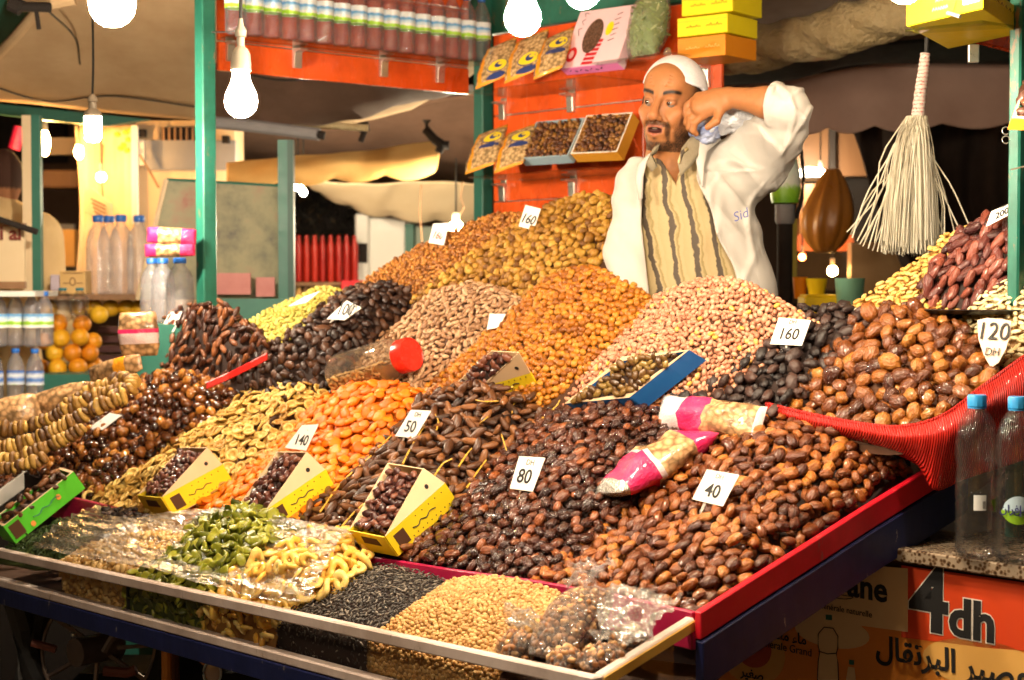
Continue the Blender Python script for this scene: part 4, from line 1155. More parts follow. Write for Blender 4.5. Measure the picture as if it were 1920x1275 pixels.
# the spade shaped 120 card
v_ = .72
sp = [(1832, 600), (1850, 596), (1880, 598), (1896, 602), (1895, 625), (1886, 655), (1872, 680), (1858, 690), (1845, 668), (1834, 635)]
P = [pv(x, y, v_ - (y - 690) * .0003) for x, y in sp]
t = thing('price_card', 'spade shaped cream 120 card on the big amber dates', 'price card', P[7], 'price cards stuck in the heaps')
x_ = P[3] - P[0]; y_ = P[1] - P[7]; n_ = np.cross(x_, y_); n_ /= np.linalg.norm(n_)
n_ = n_ if n_ @ (P[0] - CAM) < 0 else -n_
M_card2 = worn('cream_card', (.72, .55, .42), (.77, .60, .47), 14, .6, .1, .001)
cd_ = MB().prism(P, -n_ * .0022).build('card', M_card2, t, bevel=.0006)
write(cd_, '120', .052, pv(1864, 623, v_ + .02), x_, y_, M_ink, 'numeral', lift=.003, extrude=.0003)
write(cd_, 'DH', .024, pv(1862, 661, v_ + .008), x_, y_, M_ink, 'lettering', lift=.003, extrude=.0003)

# ------------------------------------------------------------------ open boxes of dates
def fill_box(root, piece, corners, kind, size, m, dome=.0, seed=1, n=16, **kw):
    a, b, c, d = corners     # front-left, front-right, back-right, back-left
    G = np.array([[(a * (1 - s) + b * s) * (1 - t) + (d * (1 - s) + c * s) * t + Zv * dome * math.sin(math.pi * s) * math.sin(math.pi * t) for s in np.linspace(.04, .96, n)] for t in np.linspace(.03, .97, n)])
    bed = MB().grid(G - Zv * size * .4); bed.build('fill', B_dark, root, smooth=True)
    scatter_pieces(root, piece, kind, size, G, m, seed=seed, layers=2, **kw)
def open_box(name, label, A, B, C, D, down, mside, mrim, piece=None, kind='date', size=.03, m=None, dome=.01, seed=1, rim=.006, inset=.0, group=None, **kw):
    """open tray: A front-left, B front-right, C back-right, D back-left of the rim; down = depth vector"""
    A, B, C, D, down = map(np.asarray, (A, B, C, D, down))
    t = thing(name, label, 'box', (A + B + C + D) / 4 + down, group)
    ctr = (A + B + C + D) / 4
    inn = [p + (ctr - p) / np.linalg.norm(ctr - p) * rim * 1.4 for p in (A, B, C, D)]
    for i in range(4):
        o0, o1 = (A, B, C, D)[i], (A, B, C, D)[(i + 1) % 4]; i0, i1 = inn[i], inn[(i + 1) % 4]
        sd_ = MB().box8([o0 + down, o1 + down, i1 + down, i0 + down, o0, o1, i1, i0]).build('side', mside, t, bevel=.0008)
        lift = -down / np.linalg.norm(down) * .0015
        MB().box8([o0 + lift * .2, o1 + lift * .2, i1 + lift * .2, i0 + lift * .2, o0 + lift, o1 + lift, i1 + lift, i0 + lift]).build('rim', mrim, sd_)
    if piece:
        fill_box(t, piece, [q + down * inset for q in inn], kind, size, m, dome, seed, **kw)
    return t
def wedge_box(label, A, B, C, D, E, b0, b1, b2, seed, hole=True, size=.026, lift=.006):
    """yellow carton cut open as a display hopper standing on a heap: A,B front rim, C right rear corner of the tray,
    D,E top of the raised back; b0,b1,b2 its lower corners (front left, front right, rear right)"""
    b0, b1, b2 = [pt(*p, lift) for p in (b0, b1, b2)]
    n_ = np.cross(b1 - b0, b2 - b1); n_ /= np.linalg.norm(n_); n_ = n_ if n_[2] > 0 else -n_
    B = near_line(*B, b1, n_); A = near_line(*A, b0, n_); C = near_line(*C, b2, n_)
    down = b1 - B
    BL = A + (C - B)
    E = near_line(*E, C, n_); D = E + (A - B)
    t = thing('date_carton', label, 'box', (A + B + C + BL) / 4 + down, 'yellow date cartons standing on the heaps')
    th = .0025
    def panel(name, pts, m, nrm=None):
        P = [np.asarray(p) for p in pts]; n_ = np.cross(P[1] - P[0], P[2] - P[0]); n_ /= np.linalg.norm(n_)
        return MB().prism(P, n_ * th).build(name, m, t)
    f = panel('front_panel', [A, A + down, B + down, B], M_yellowbox)
    s = panel('side_panel', [B, B + down, C + down, C], M_yellowbox)
    panel('side_panel', [BL, BL + down, A + down, A], M_yellowbox)
    panel('back_panel', [C, C + down, BL + down, BL], M_yellowbox)
    panel('bottom', [A + down, BL + down, C + down, B + down], M_cream)
    panel('back_flap', [BL, C, E, D], M_cream)
    fl = panel('side_flap', [B, C, E], M_cream)
    panel('side_flap', [A, D, BL], M_cream)
    if hole:
        cen = B * .18 + C * .44 + E * .38
        x = (C - B) / np.linalg.norm(C - B); n_ = np.cross(C - B, E - B); n_ /= np.linalg.norm(n_); y = np.cross(n_, x)
        if n_ @ (cen - CAM) > 0: n_ = -n_
        for cc, off, r in ((cen, .0035, .0056),):
            MB().prism([cc + n_ * off + x * r * math.cos(a) + y * r * math.sin(a) for a in np.linspace(0, 2 * math.pi, 14, endpoint=False)], -n_ * .001).build('finger_hole', M_ink, fl)
    # print on the yellow side: a dark photo square and dots, a script line
    x = (C - B); y = -down; n_ = np.cross(x, y); n_ /= np.linalg.norm(n_)
    if n_ @ (B - CAM) > 0: n_ = -n_
    def on(fx, fy, off=.0032): return B + down + x * fx + y * fy + n_ * off
    MB().prism([on(.08, .15), on(.24, .15), on(.24, .8), on(.08, .8)], -n_ * .0006).build('printed_picture', B_brown, s)
    MB().tube(catmull([on(.34, .5), on(.42, .42), on(.48, .55), on(.56, .45), on(.64, .56), on(.72, .5)], 16), .0014, 5).build('printed_script', M_ink, s)
    dots = MB()
    for k in range(9): dots.sphere(on(.30 + k * .075, .22 if k % 2 else .2, .003), .0016, 6, 4)
    for k in range(5): dots.sphere(on(.45 + k * .11, .82, .003), .0016, 6, 4)
    dots.build('printed_dots', B_brown, s)
    x2 = B - A; n2 = np.cross(x2, y); n2 /= np.linalg.norm(n2)
    if n2 @ (B - CAM) > 0: n2 = -n2
    q = lambda fx, fy: A + down + x2 * fx + y * fy + n2 * .0032
    MB().prism([q(.25, .45), q(.75, .45), q(.72, .8), q(.28, .8)], -n2 * .0006).build('printed_picture', B_brown, f)
    fill_box(t, 'date', [A + (C - A) * .06, B + (BL - B) * .08, E + (A - E) * .08, D + (B - D) * .08], 'date', size, P_purpledark, .004, seed, n=10, spacing=.6, tilt=.6)
    return t
P_purpledark = piece_mat('packed_dates', [(0, (.03, .009, .008)), (.5, (.075, .02, .015)), (1, (.17, .055, .03))], .33, 130, .5, .003, .2, coat=.3)
wedge_box('yellow date carton leftmost, standing on the fig rings', (258, 928), (303, 932), (416, 871), (341, 833), (388, 839), (270, 952), (325, 967), (425, 897), 31)
wedge_box('yellow date carton under the 140 card, on the apricots', (445, 952), (498, 956), (609, 880), (525, 843), (575, 847), (458, 972), (515, 988), (623, 912), 32)
wedge_box('yellow date carton beside the black brown dates, nearest the front', (655, 993), (721, 1006), (833, 906), (738, 872), (793, 878), (671, 1021), (746, 1042), (849, 944), 33, size=.024)
wedge_box('pale date carton farther back on the amber nuts', (852, 722), (900, 726), (995, 698), (920, 662), (973, 660), (862, 742), (912, 748), (1000, 722), 34)
M_boxgreen = worn('green_print', (.07, .42, .02), (.09, .48, .03), 9, .4, .05, .001); M_boxblue = worn('blue_print', (.015, .10, .36), (.02, .14, .42), 9, .4, .05, .001)
M_boxwhite = worn('white_carton', (.70, .66, .60), (.76, .72, .66), 9, .6, .05, .001)
b1, b2 = pt(30, 1020, .01), pt(172, 918, .02); b2 = b1 + (b2 - b1)
B = near_line(6, 987, b1, np.array([-.25, -.25, .94])); C = near_line(138, 884, b2, np.array([-.25, -.25, .94]))
A = B + U * .085 + Zv * .004; D = C + U * .085 + Zv * .004
t = open_box('date_box', 'green long date box at the left end of the front box', A, B, C, D, b1 - B, M_boxgreen, M_cream, 'date', 'longdate', .04, P_branchdate, .015, 35, rim=.008)
dn = b1 - B; x = C - B; n_ = np.cross(x, -dn); n_ /= np.linalg.norm(n_); n_ = n_ if n_ @ (B - CAM) < 0 else -n_
on = lambda fx, fy, off=.002: B + dn + x * fx - dn * fy + n_ * off
MB().tube(catmull([on(.32, .5), on(.4, .42), on(.46, .55), on(.54, .46), on(.62, .58), on(.7, .5)], 16), .0016, 5).build('printed_script', M_greendark, t)
M_orangedot = mat('orange_print', (.7, .25, .05), .5)
for fx, fy in ((.28, .25), (.68, .5)): MB().prism([on(fx + .03 * math.cos(a), fy + .14 * math.sin(a)) for a in np.linspace(0, 6.283, 10, endpoint=False)], n_ * .0005).build('printed_dot', M_orangedot, t)
MB().prism([on(.03, .15), on(.17, .15), on(.17, .85), on(.03, .85)], n_ * .0006).build('printed_picture', B_brown, t)
open_box('date_box', 'white edged date box half cut by the left frame edge', pv(-90, 930, .0), pv(-8, 925, -.02), pv(50, 884, .12), pv(-30, 886, .14), -Zv * .05, M_boxwhite, M_boxwhite, 'date', 'longdate', .036, P_browndate, .012, 36, rim=.009)
b1, b2 = pt(1212, 765, .02), pt(1300, 690, .03)
nb = np.array([-.15, -.45, .88]); B = near_line(1180, 746, b1, nb); C = near_line(1293, 656, b2, nb)
A = pt(1060, 757, .03); D = A + (C - B)
t = open_box('date_box', 'blue box of olive brown raisins lying on the peanuts', A, B, C, D, b1 - B, M_boxblue, M_cream, 'raisin', 'prune', .024, P_olive, .03, 37, rim=.007, spacing=.5)
# raisin boxes leaning on the lower shelf
def leaning_box(label, bl, br, tl, v0, lean, th, mside, mrim, pm, seed, size=.017):
    v0 = kv(v0); lean *= 1.13; th *= 1.13; size *= 1.1
    A, B = pv(*bl, v0), pv(*br, v0); D = pv(*tl, v0 + lean); C = B + (D - A)
    n_ = np.cross(B - A, D - A); n_ /= np.linalg.norm(n_); n_ = n_ if n_ @ (A - CAM) > 0 else -n_
    return open_box('raisin_box', label, A, B, C, D, n_ * th, mside, mrim, 'raisin', 'raisin', size, pm, .004, seed, rim=.005, group='raisin boxes on the lower shelf')
M_boxgrey = worn('blue_grey_carton', (.28, .38, .45), (.35, .46, .52), 9, .5, .05, .001); M_boxorange = worn('orange_carton', (.62, .26, .02), (.68, .30, .03), 9, .45, .05, .001)
P_boxraisin = piece_mat('box_raisins', [(0, (.05, .016, .010)), (.5, (.14, .05, .018)), (1, (.32, .15, .03))], .35, 150, .5, .003, .25)
leaning_box('blue grey box of raisins on the lower orange shelf', (974, 298), (1065, 292), (1006, 229), 1.06, .09, .032, M_boxgrey, M_boxgrey, P_boxraisin, 38)
leaning_box('orange box of raisins on the lower shelf next to the vendor', (1070, 289), (1157, 285), (1100, 217), 1.05, .09, .036, M_boxorange, M_boxwhite, P_boxraisin, 39)
# flat yellow and orange cartons
M_boxyellow = worn('bright_yellow_carton', (.78, .62, .005), (.84, .68, .01), 7, .42, .05, .001); M_boxorange2 = worn('bright_orange_carton', (.70, .22, .006), (.75, .26, .01), 7, .42, .05, .001)
M_yprint = mat('pale_print', (.8, .6, .2), .5)
def flat_box(label, tl, tr, bl, d0, d1, depth, m, minks, group, side=None):
    TL, TR = pd(*tl, d0), pd(*tr, d1); BLp = TL - Zv * (np.linalg.norm(pd(*bl, d0) - TL)); x = TR - TL
    x = np.array([x[0], x[1], 0]); 
    back = np.array([-x[1], x[0], 0]); back /= np.linalg.norm(back); back = back if back[1] > 0 else -back
    dn = BLp - TL
    t = thing('date_carton', label, 'box', BLp + x / 2 + back * depth / 2, group)
    MB().obox(BLp, x, back * depth, -dn).build('carton', m, t, bevel=.0015)
    MB().obox(BLp - dn * .78 - back * .0008 - x * .002 , x * 1.004, back * .0006, dn * -.012).build('lid_shadow_line', mat('lid_shadow', (.4, .3, .02), .6), t)  # thin dark strip painted as the shadow line of the lid
    n_ = -back
    on = lambda fx, fy: BLp + x * fx - dn * fy + n_ * .0008
    for f0, f1, hh in ((.18, .48, .10), (.58, .90, .14)):
        for k in range(5):
            a = f0 + (f1 - f0) * (k + .1) / 5; b = a + (f1 - f0) / 5 * .75
            MB().tube(catmull([on(a, .45), on((a + b) / 2, .45 + hh * (1 if k % 2 else .4)), on(b, .45)], 6), .0011, 5).build('printed_script', minks, t)
    ms = side or M_boxorange2
    l = np.array([x[1], -x[0], 0]); l /= np.linalg.norm(l)
    e = -x / np.linalg.norm(x) * .0008
    MB().obox(BLp + e + back * depth * .15 - dn * .2, e * .5, back * depth * .5, -dn * .5).build('printed_picture', B_brown, t)
    return t
M_dkyellow = mat('olive_print', (.25, .2, .01), .5)
flat_box('orange carton at the bottom of the stack above the vendor cap', (1270, 73), (1360, 82), (1270, 112), 5.14, 5.03, .18, M_boxorange2, M_yprint, 'cartons stacked on the upper shelf')
flat_box('yellow carton in the middle of the stack above the vendor cap', (1270, 35), (1364, 43), (1270, 70), 5.14, 5.03, .18, M_boxyellow, M_dkyellow, 'cartons stacked on the upper shelf')
flat_box('yellow carton on top of the stack above the vendor cap', (1278, -6), (1374, 2), (1278, 31), 5.15, 5.04, .18, M_boxyellow, M_dkyellow, 'cartons stacked on the upper shelf')
# carton on the right shelf: orange-yellow face and olive yellow side
q0 = pd(1700, 50, 3.45) ; q1 = pd(1843, 29, 3.22); q2 = pd(1912, 39, 3.55)
q1[2] = q0[2]; q2[2] = q0[2]
t = thing('date_carton', 'orange and yellow carton on the right shelf above the broom', 'box', (q0 + q1 + q2) / 3)
ex, ey = q1 - q0, q2 - q1
MB().obox(q0, ex, ey, Zv * .052).build('carton', M_boxyellow, t, bevel=.0015)
n_ = np.array([ex[1], -ex[0], 0]); n_ /= np.linalg.norm(n_)
on = lambda fx, fy: q0 + ex * fx + Zv * .052 * fy + n_ * .001
MB().prism([on(.005, .02), on(.62, .02), on(.72, .98), on(.005, .98)], n_ * .0006).build('printed_panel', mat('amber_print', (.80, .36, .01), .42), t)
MB().prism([on(.76, .3), on(.96, .3), on(.96, .6), on(.76, .6)], n_ * .0008).build('sticker', M_white, t)
for k in range(6): MB().tube([on(.36 + k * .035, .33), on(.375 + k * .035, .47), on(.385 + k * .035, .35)], .0012, 5).build('printed_script', M_yprint, t)
for k in range(4): MB().tube([on(.40 + k * .045, .66), on(.42 + k * .045, .78), on(.43 + k * .045, .68)], .0012, 5).build('printed_script', M_yprint, t)
nn = np.array([ey[1], -ey[0], 0]); nn /= np.linalg.norm(nn)
for k in range(7): 
    o = q1 + ey * (.12 + k * .11) + Zv * .032 + nn * .001
    MB().tube([o, o + ey * .03 + Zv * .006, o + ey * .06], .001, 5).build('printed_script', M_dkyellow, t)
# corner of a date box and a pink wrapper at the right edge, tied to the post
open_box('date_box', 'orange rimmed date box cut by the right frame edge', pd(1897, 222, 3.3), pd(1990, 225, 3.2), pd(2010, 150, 3.3), pd(1922, 152, 3.42), np.array([.0, .03, -.02]), M_boxorange, M_cream, 'date', 'date', .035, P_browndate, .01, 40, rim=.006)

# ------------------------------------------------------------------ pillow bags
def pillow_grid(c, x, y, Lx, Wy, T, nu=22, nv=18, crumple=.05, seed=0, pinch=.25, power=.55, flat=None):
    rg = np.random.default_rng(seed)
    x = np.asarray(x, float); x = x / np.linalg.norm(x); y = np.asarray(y, float); y = y - x * (x @ y); y /= np.linalg.norm(y); n_ = np.cross(x, y)
    ph = rg.uniform(0, 6.28, 8)
    G = np.zeros((nu, nv, 3))
    for i in range(nu):
        s = i / (nu - 1); e = math.sin(math.pi * min(max(s, .0), 1)) ** power
        wv = Wy / 2 * (1 - pinch * (1 - e)); tv = max(T / 2 * e, .0012)
        for j in range(nv):
            a = 2 * math.pi * j / nv
            ca, sa = math.cos(a), math.sin(a)
            d = crumple * (math.sin(5 * a + ph[0] + 7 * s) + math.sin(17 * s + ph[1] + 2 * a) + .7 * math.sin(31 * s + 9 * a + ph[2])) * e
            G[i, j] = c + x * Lx * (s - .5) + y * wv * ca * (1 + d * .4) + n_ * tv * np.sign(sa) * abs(sa) ** .8 * (1 + d)
    return G
def bag_print(name, base, c2, vor=90, rough=.25):
    """snack seen through a printed clear bag"""
    m = mat(name, base, rough, coat=.6)
    vec = coords(m); vo = N(m, 'ShaderNodeTexVoronoi'); vo.inputs['Scale'].default_value = vor; L(m, vec, vo.inputs['Vector'])
    r = ramp(m, [(0, c2), (.35, base), (.75, tuple(x * .35 for x in base))]); L(m, vo.outputs['Distance'], r.inputs[0]); L(m, r.outputs[0], bsdf(m).inputs['Base Color'])
    n2 = noise(m, vec, 35, 3); bump(m, n2.outputs[0], .6, .012)
    return m
M_snack = bag_print('snack_bag', (.60, .40, .19), (.72, .55, .32), 75); M_peanutbag = bag_print('nut_bag', (.55, .32, .15), (.68, .45, .24), 60)
M_foilorange = worn('orange_film', (.72, .24, .01), (.80, .36, .02), 25, .22, .5, .008, coat=.5); M_foilpink = worn('pink_film', (.62, .012, .10), (.72, .04, .16), 25, .2, .5, .008, coat=.6)
M_foilwhite = worn('white_label_film', (.66, .5, .52), (.75, .62, .62), 40, .25, .4, .006, coat=.5); M_silver = worn('foil_seam', (.55, .55, .52), (.7, .7, .66), 30, .25, .8, .008, metal=.7)
M_logoY = mat('yellow_logo', (.80, .60, .02), .35); M_logoB = mat('blue_logo', (.02, .04, .16), .35)
def banded_bag(label, c, x, y, Lx, Wy, T, bands, group=None, seed=0, cat='snack bag', name='snack_bag', **kw):
    """bands: list of (fraction end, part name, material) along the length"""
    t = thing(name, label, cat, c - Zv * T * .4, group)
    G = pillow_grid(c, x, y, Lx, Wy, T, seed=seed, **kw)
    nu = len(G); prev = 0
    for k, (f, nm, m) in enumerate(bands):
        e = nu - 1 if k == len(bands) - 1 else int(round(f * (nu - 1)))
        mb = MB().grid(G[prev:e + 1], closed=True)
        nv = G.shape[1]; k0 = 0
        if k == 0: mb.f.append(tuple(range(nv))[::-1])
        if k == len(bands) - 1: mb.f.append(tuple((e - prev) * nv + j for j in range(nv)))
        mb.build(nm, m, t, smooth=True, angle=180)
        prev = e
    return t, G
def emblem(t, G, fu, fv0, fv1, du, mY, mB, seed=0):
    """yellow oval with a dark blue swirl, laid over the pillow surface"""
    nu, nv = G.shape[:2]
    cen = G.reshape(-1, 3).mean(0)
    def surf(s, w):
        i = s * (nu - 1); i0 = int(min(max(i, 0), nu - 2)); f = i - i0
        j = (w % 1) * nv; j0 = int(j) % nv; g = j - int(j)
        a = G[i0, j0] * (1 - g) + G[i0, (j0 + 1) % nv] * g; b = G[i0 + 1, j0] * (1 - g) + G[i0 + 1, (j0 + 1) % nv] * g
        p = a * (1 - f) + b * f; ax = G[i0].mean(0) * (1 - f) + G[i0 + 1].mean(0) * f
        d = p - ax; return p + d / (np.linalg.norm(d) + 1e-9)
    def out(s, w, h):
        i = s * (nu - 1); i0 = int(min(max(i, 0), nu - 2)); p = surf(s, w); 
        q0 = surf(s + .02, w); q1 = surf(s, w + .02)
        return p, q0, q1
    def disc(s0, w0, rs, rw, m, lift, nm):
        mb = MB(); vs = []
        for rr in (.001, .5, 1):
            for k in range(18):
                a = 2 * math.pi * k / 18; s = s0 + rs * rr * math.cos(a); w = w0 + rw * rr * math.sin(a)
                i = min(max(s, 0), .999) * (nu - 1); i0 = int(i); f = i - i0; j = (w % 1) * nv; j0 = int(j) % nv; g = j - int(j)
                p = (G[i0, j0] * (1 - g) + G[i0, (j0 + 1) % nv] * g) * (1 - f) + (G[i0 + 1, j0] * (1 - g) + G[i0 + 1, (j0 + 1) % nv] * g) * f
                ax = G[i0].mean(0) * (1 - f) + G[i0 + 1].mean(0) * f
                d = p - ax; vs.append(p + d / np.linalg.norm(d) * lift)
        fs = [tuple(range(18))]
        for r_ in range(2):
            for k in range(18): fs.append((r_ * 18 + k, r_ * 18 + (k + 1) % 18, (r_ + 1) * 18 + (k + 1) % 18, (r_ + 1) * 18 + k))
        mb.add(vs, fs); mb.build(nm, m, t, smooth=True, angle=180)
    s0, w0 = fu, (fv0 + fv1) / 2; rw = (fv1 - fv0) / 2
    disc(s0, w0, du * 1.12, rw * 1.12, mB, .0012, 'emblem_outline'); disc(s0, w0, du, rw, mY, .002, 'emblem')
    disc(s0 + du * .05, w0, du * .55, rw * .4, mB, .0028, 'emblem_swirl'); disc(s0 + du * .2, w0 + rw * .15, du * .25, rw * .25, mY, .0036, 'emblem_swirl')
    disc(s0 - du * 1.7, w0, du * .5, rw * 1.1, mB, .0016, 'emblem_band')
def shelf_bag(px, py, v, hx, hy, lean, label, group, seed, Lx=.15, Wy=.105, emb=(.28, 1), flip=1):
    v = kv(v); Lx *= 1.28; Wy *= 1.45; lean *= 1.13
    c = pv(px, py, v)
    up = pv(px + hx, py - hy, v + lean) - c
    side = -U
    bands = [(.07, 'seam', M_foilorange), (.9, 'bag', M_snack), (1, 'seam', M_foilorange)]
    t, G = banded_bag(label, c, up, side, Lx, Wy, .045, bands, group, seed, pinch=.08, crumple=.06)
    # orange printed strip down one side
    fr = face_side(G)
    st = MB().grid(np.array([[G[i, j] + off_dir(G, i, j) * .001 for j in [(fr + 3) % 18, (fr + 4) % 18, (fr + 5) % 18]] for i in range(1, 21)])); st.build('printed_strip', M_foilorange, t, smooth=True, angle=180)
    st = MB().grid(np.array([[G[i, j] + off_dir(G, i, j) * .001 for j in [(fr + 14) % 18, (fr + 15) % 18]] for i in range(1, 21)])); st.build('printed_strip', M_foilorange, t, smooth=True, angle=180)
    emblem(t, G, emb[0], fr / 18 - .10, fr / 18 + .10, .12, M_logoY, M_logoB)
    return t
def off_dir(G, i, j):
    d = G[i, j] - G[i].mean(0); return d / (np.linalg.norm(d) + 1e-9)
def face_side(G):
    i = len(G) // 2; d = [off_dir(G, i, j) @ (CAM - G[i, j]) for j in range(G.shape[1])]
    return int(np.argmax(d))
gb = 'snack bags leaning on the glass shelves'
shelf_bag(930, 118, 1.10, 22, 75, .10, 'snack bag with yellow emblem at the left end of the upper shelf', gb, 51, .155, .10)
shelf_bag(987, 105, 1.09, 22, 75, .10, 'snack bag with yellow emblem in the middle of the upper shelf', gb, 52, .16, .105)
shelf_bag(1038, 100, 1.08, 22, 75, .10, 'snack bag with orange top against the pink box', gb, 53, .155, .09, emb=(.6, 1))
shelf_bag(912, 280, 1.10, 26, 75, .10, 'snack bag with yellow emblem at the left end of the lower shelf', gb, 54, .15, .10, emb=(.66, 1))
shelf_bag(966, 278, 1.09, 26, 75, .10, 'snack bag with yellow emblem against the blue grey raisin box', gb, 55, .15, .095, emb=(.66, 1))
# pink sweets box leaning on the upper shelf
A, B, D = pv(1050, 128, kv(1.07)), pv(1157, 117, kv(1.07)), pv(1088, 22, kv(1.16))
n_ = np.cross(B - A, D - A); n_ /= np.linalg.norm(n_); n_ = n_ if n_ @ (A - CAM) > 0 else -n_
t = thing('sweets_box', 'pink box with dark oval picture and red ribbon on the upper shelf', 'box', A + (B - A) / 2)
M_pink = worn('pink_carton', (.78, .50, .58), (.82, .58, .64), 5, .4, .05, .001); M_pinkdark = worn('deep_pink_carton', (.72, .16, .42), (.76, .22, .48), 5, .4, .05, .001)
MB().obox(A, B - A, D - A, n_ * .04).build('carton', M_pink, t, bevel=.0015)
dn_ = -(D - A) / np.linalg.norm(D - A)
MB().obox(A + dn_ * .001 + n_ * .001, B - A, n_ * .038, dn_ * .001).build('printed_panel', M_pinkdark, t)
x, y = B - A, D - A; on = lambda fx, fy, o=.001: A + x * fx + y * fy - n_ * o
f_ell = lambda cx, cy, rx, ry, rot, o, m, nm: MB().prism([on(cx + rx * math.cos(a) * math.cos(rot) - ry * math.sin(a) * math.sin(rot), cy + rx * math.cos(a) * math.sin(rot) + ry * math.sin(a) * math.cos(rot), o) for a in np.linspace(0, 6.283, 24, endpoint=False)], n_ * .0006).build(nm, m, t)
M_seedprint = bag_print('printed_seeds', (.12, .06, .04), (.22, .14, .10), 160, .4)
f_ell(.40, .52, .16, .30, .0, .0012, M_seedprint, 'printed_picture')
f_ell(.13, .22, .085, .13, 0, .0012, M_red, 'printed_badge'); f_ell(.13, .22, .04, .07, 0, .002, M_pink, 'printed_badge')
for k in range(6): MB().prism([on(.36 + k * .012, .02 + k * .075), on(.55 + k * .012, .02 + k * .075), on(.56 + k * .012, .07 + k * .075), on(.37 + k * .012, .07 + k * .075)], n_ * .0006).build('printed_ribbon', M_red, t)
f_ell(.66, .62, .06, .12, 0, .0012, M_boxyellow, 'printed_picture')
for pts in ([(.14, .55), (.10, .66), (.16, .68)], [(.16, .74), (.12, .80), (.17, .84)], [(.15, .88), (.12, .95), (.2, .93)]): MB().tube(catmull([on(*q, .0015) for q in pts], 8), .001, 5).build('printed_script', M_ink, t)
for k in range(6): MB().tube([on(.70 + .02 * (k % 2), .40 + k * .09), on(.80, .43 + k * .09)], .0012, 5).build('printed_script', B_brown, t)
for k in range(7): MB().tube([A + x * (.12 + k * .09) + n_ * .02 + dn_ * .003, A + x * (.16 + k * .09) + n_ * (.014 + .01 * (k % 2)) + dn_ * .003], .0015, 5).build('printed_script', M_ink, t)
# bag of green leaves
c = pv(1216, 48, kv(1.10))
t = thing('herb_bag', 'clear plastic bag of green leaves on the shelf above the vendor', 'bag', c - Zv * .12)
P_leaf = piece_mat('green_leaves', [(0, (.10, .19, .025)), (.5, (.28, .42, .09)), (1, (.58, .64, .32))], .5, 90, .3, .002, .2)
G = pillow_grid(c, Zv + V * .25, -U, .226, .14, .11, nu=30, nv=26, crumple=.05, seed=60, pinch=.25)
Gc = c + (G - c) * .86
MB().grid(Gc, closed=True).build('filling', mat('leaf_core', (.2, .3, .08), .8), t, smooth=True)
scatter_pieces(t, 'leaf', 'leaf', .032, np.concatenate([Gc, Gc[:, :1]], 1), P_leaf, seed=61, layers=1, tilt=1.2, spacing=.45, parts=200)
MB().grid(G, closed=True).build('plastic_bag', M_bagfilm, t, smooth=True, angle=180)
MB().tube([pv(1247, 103, kv(1.05)), pv(1252, 96, kv(1.04)), pv(1256, 106, kv(1.03))], [.006, .012, .004], 8).build('knot', M_bagfilm, t, smooth=True)

# ------------------------------------------------------------------ pink banded nut bags
bands_p = [(.06, 'seam', M_silver), (.24, 'pink_band', M_foilpink), (.34, 'label_band', M_foilwhite), (.72, 'bag', M_peanutbag), (.94, 'pink_band', M_foilpink), (1, 'seam', M_silver)]
qa, qb = pt(1135, 925, .03), pt(1322, 815, .03); c = (qa + qb) / 2
banded_bag('pink ended nut bag lying along the valley between the two date heaps', c, qb - qa, -U + Zv * .3, np.linalg.norm(qb - qa), .145, .09, [(.10, 'seam', M_silver), (.36, 'pink_band', M_foilpink), (.42, 'label_band', M_foilwhite), (.74, 'bag', M_peanutbag), (.96, 'pink_band', M_foilpink), (1, 'seam', M_foilpink)], None, 62, pinch=.05, crumple=.14)
qa, qb = pt(1236, 772, .035), pt(1430, 795, .03); c = (qa + qb) / 2
banded_bag('pink and white ended nut bag behind the front corner dates', c, qb - qa, Zv + V * .4, np.linalg.norm(qb - qa), .082, .07, [(.06, 'seam', M_silver), (.30, 'label_band', M_foilwhite), (.52, 'pink_band', M_foilpink), (.95, 'bag', M_peanutbag), (1, 'seam', M_foilwhite)], None, 63, pinch=.05, crumple=.13)
def lbag(label, a, b, d0, d1, W, T, bands, seed, up=Zv, **kw):
    p, q = pd(*a, d0), pd(*b, d1)
    return banded_bag(label, (p + q) / 2, q - p, up, np.linalg.norm(q - p), W, T, bands, None, seed, **kw)
bands_l = [(.06, 'seam', M_foilpink), (.26, 'pink_band', M_foilpink), (.72, 'bag', M_peanutbag), (.94, 'pink_band', M_foilpink), (1, 'seam', M_foilpink)]
lbag('upper pink ended snack bag lying on the tall bottles', (276, 440), (368, 445), 5.25, 5.25, .055, .05, bands_l, 64, pinch=.15)
lbag('lower pink ended snack bag lying on the tall bottles', (272, 470), (366, 468), 5.25, 5.25, .045, .05, bands_l, 65, pinch=.15)
lbag('upright nut bag with white and magenta band left of the far left dates', (262, 668), (258, 585), 4.9, 4.9, .12, .06, [(.3, 'bag', M_peanutbag), (.52, 'label_band', M_foilwhite), (.62, 'pink_band', M_foilpink), (1, 'bag', M_peanutbag)], 66, up=(1, 0, 0), pinch=.15)
lbag('orange nut bag lying in front of the upright nut bag', (168, 705), (265, 678), 4.85, 4.75, .06, .05, [(.55, 'bag', M_peanutbag), (.75, 'pink_band', M_foilorange), (1, 'bag', M_peanutbag)], 67, pinch=.3)
lbag('nut bag under the strung figs at the left edge', (-40, 800), (75, 765), 4.9, 4.9, .12, .10, [(1, 'bag', M_peanutbag)], 68, pinch=.3)
lbag('nut bag behind the strung figs', (50, 770), (175, 735), 5.0, 4.95, .09, .08, [(1, 'bag', M_peanutbag)], 69, pinch=.3)

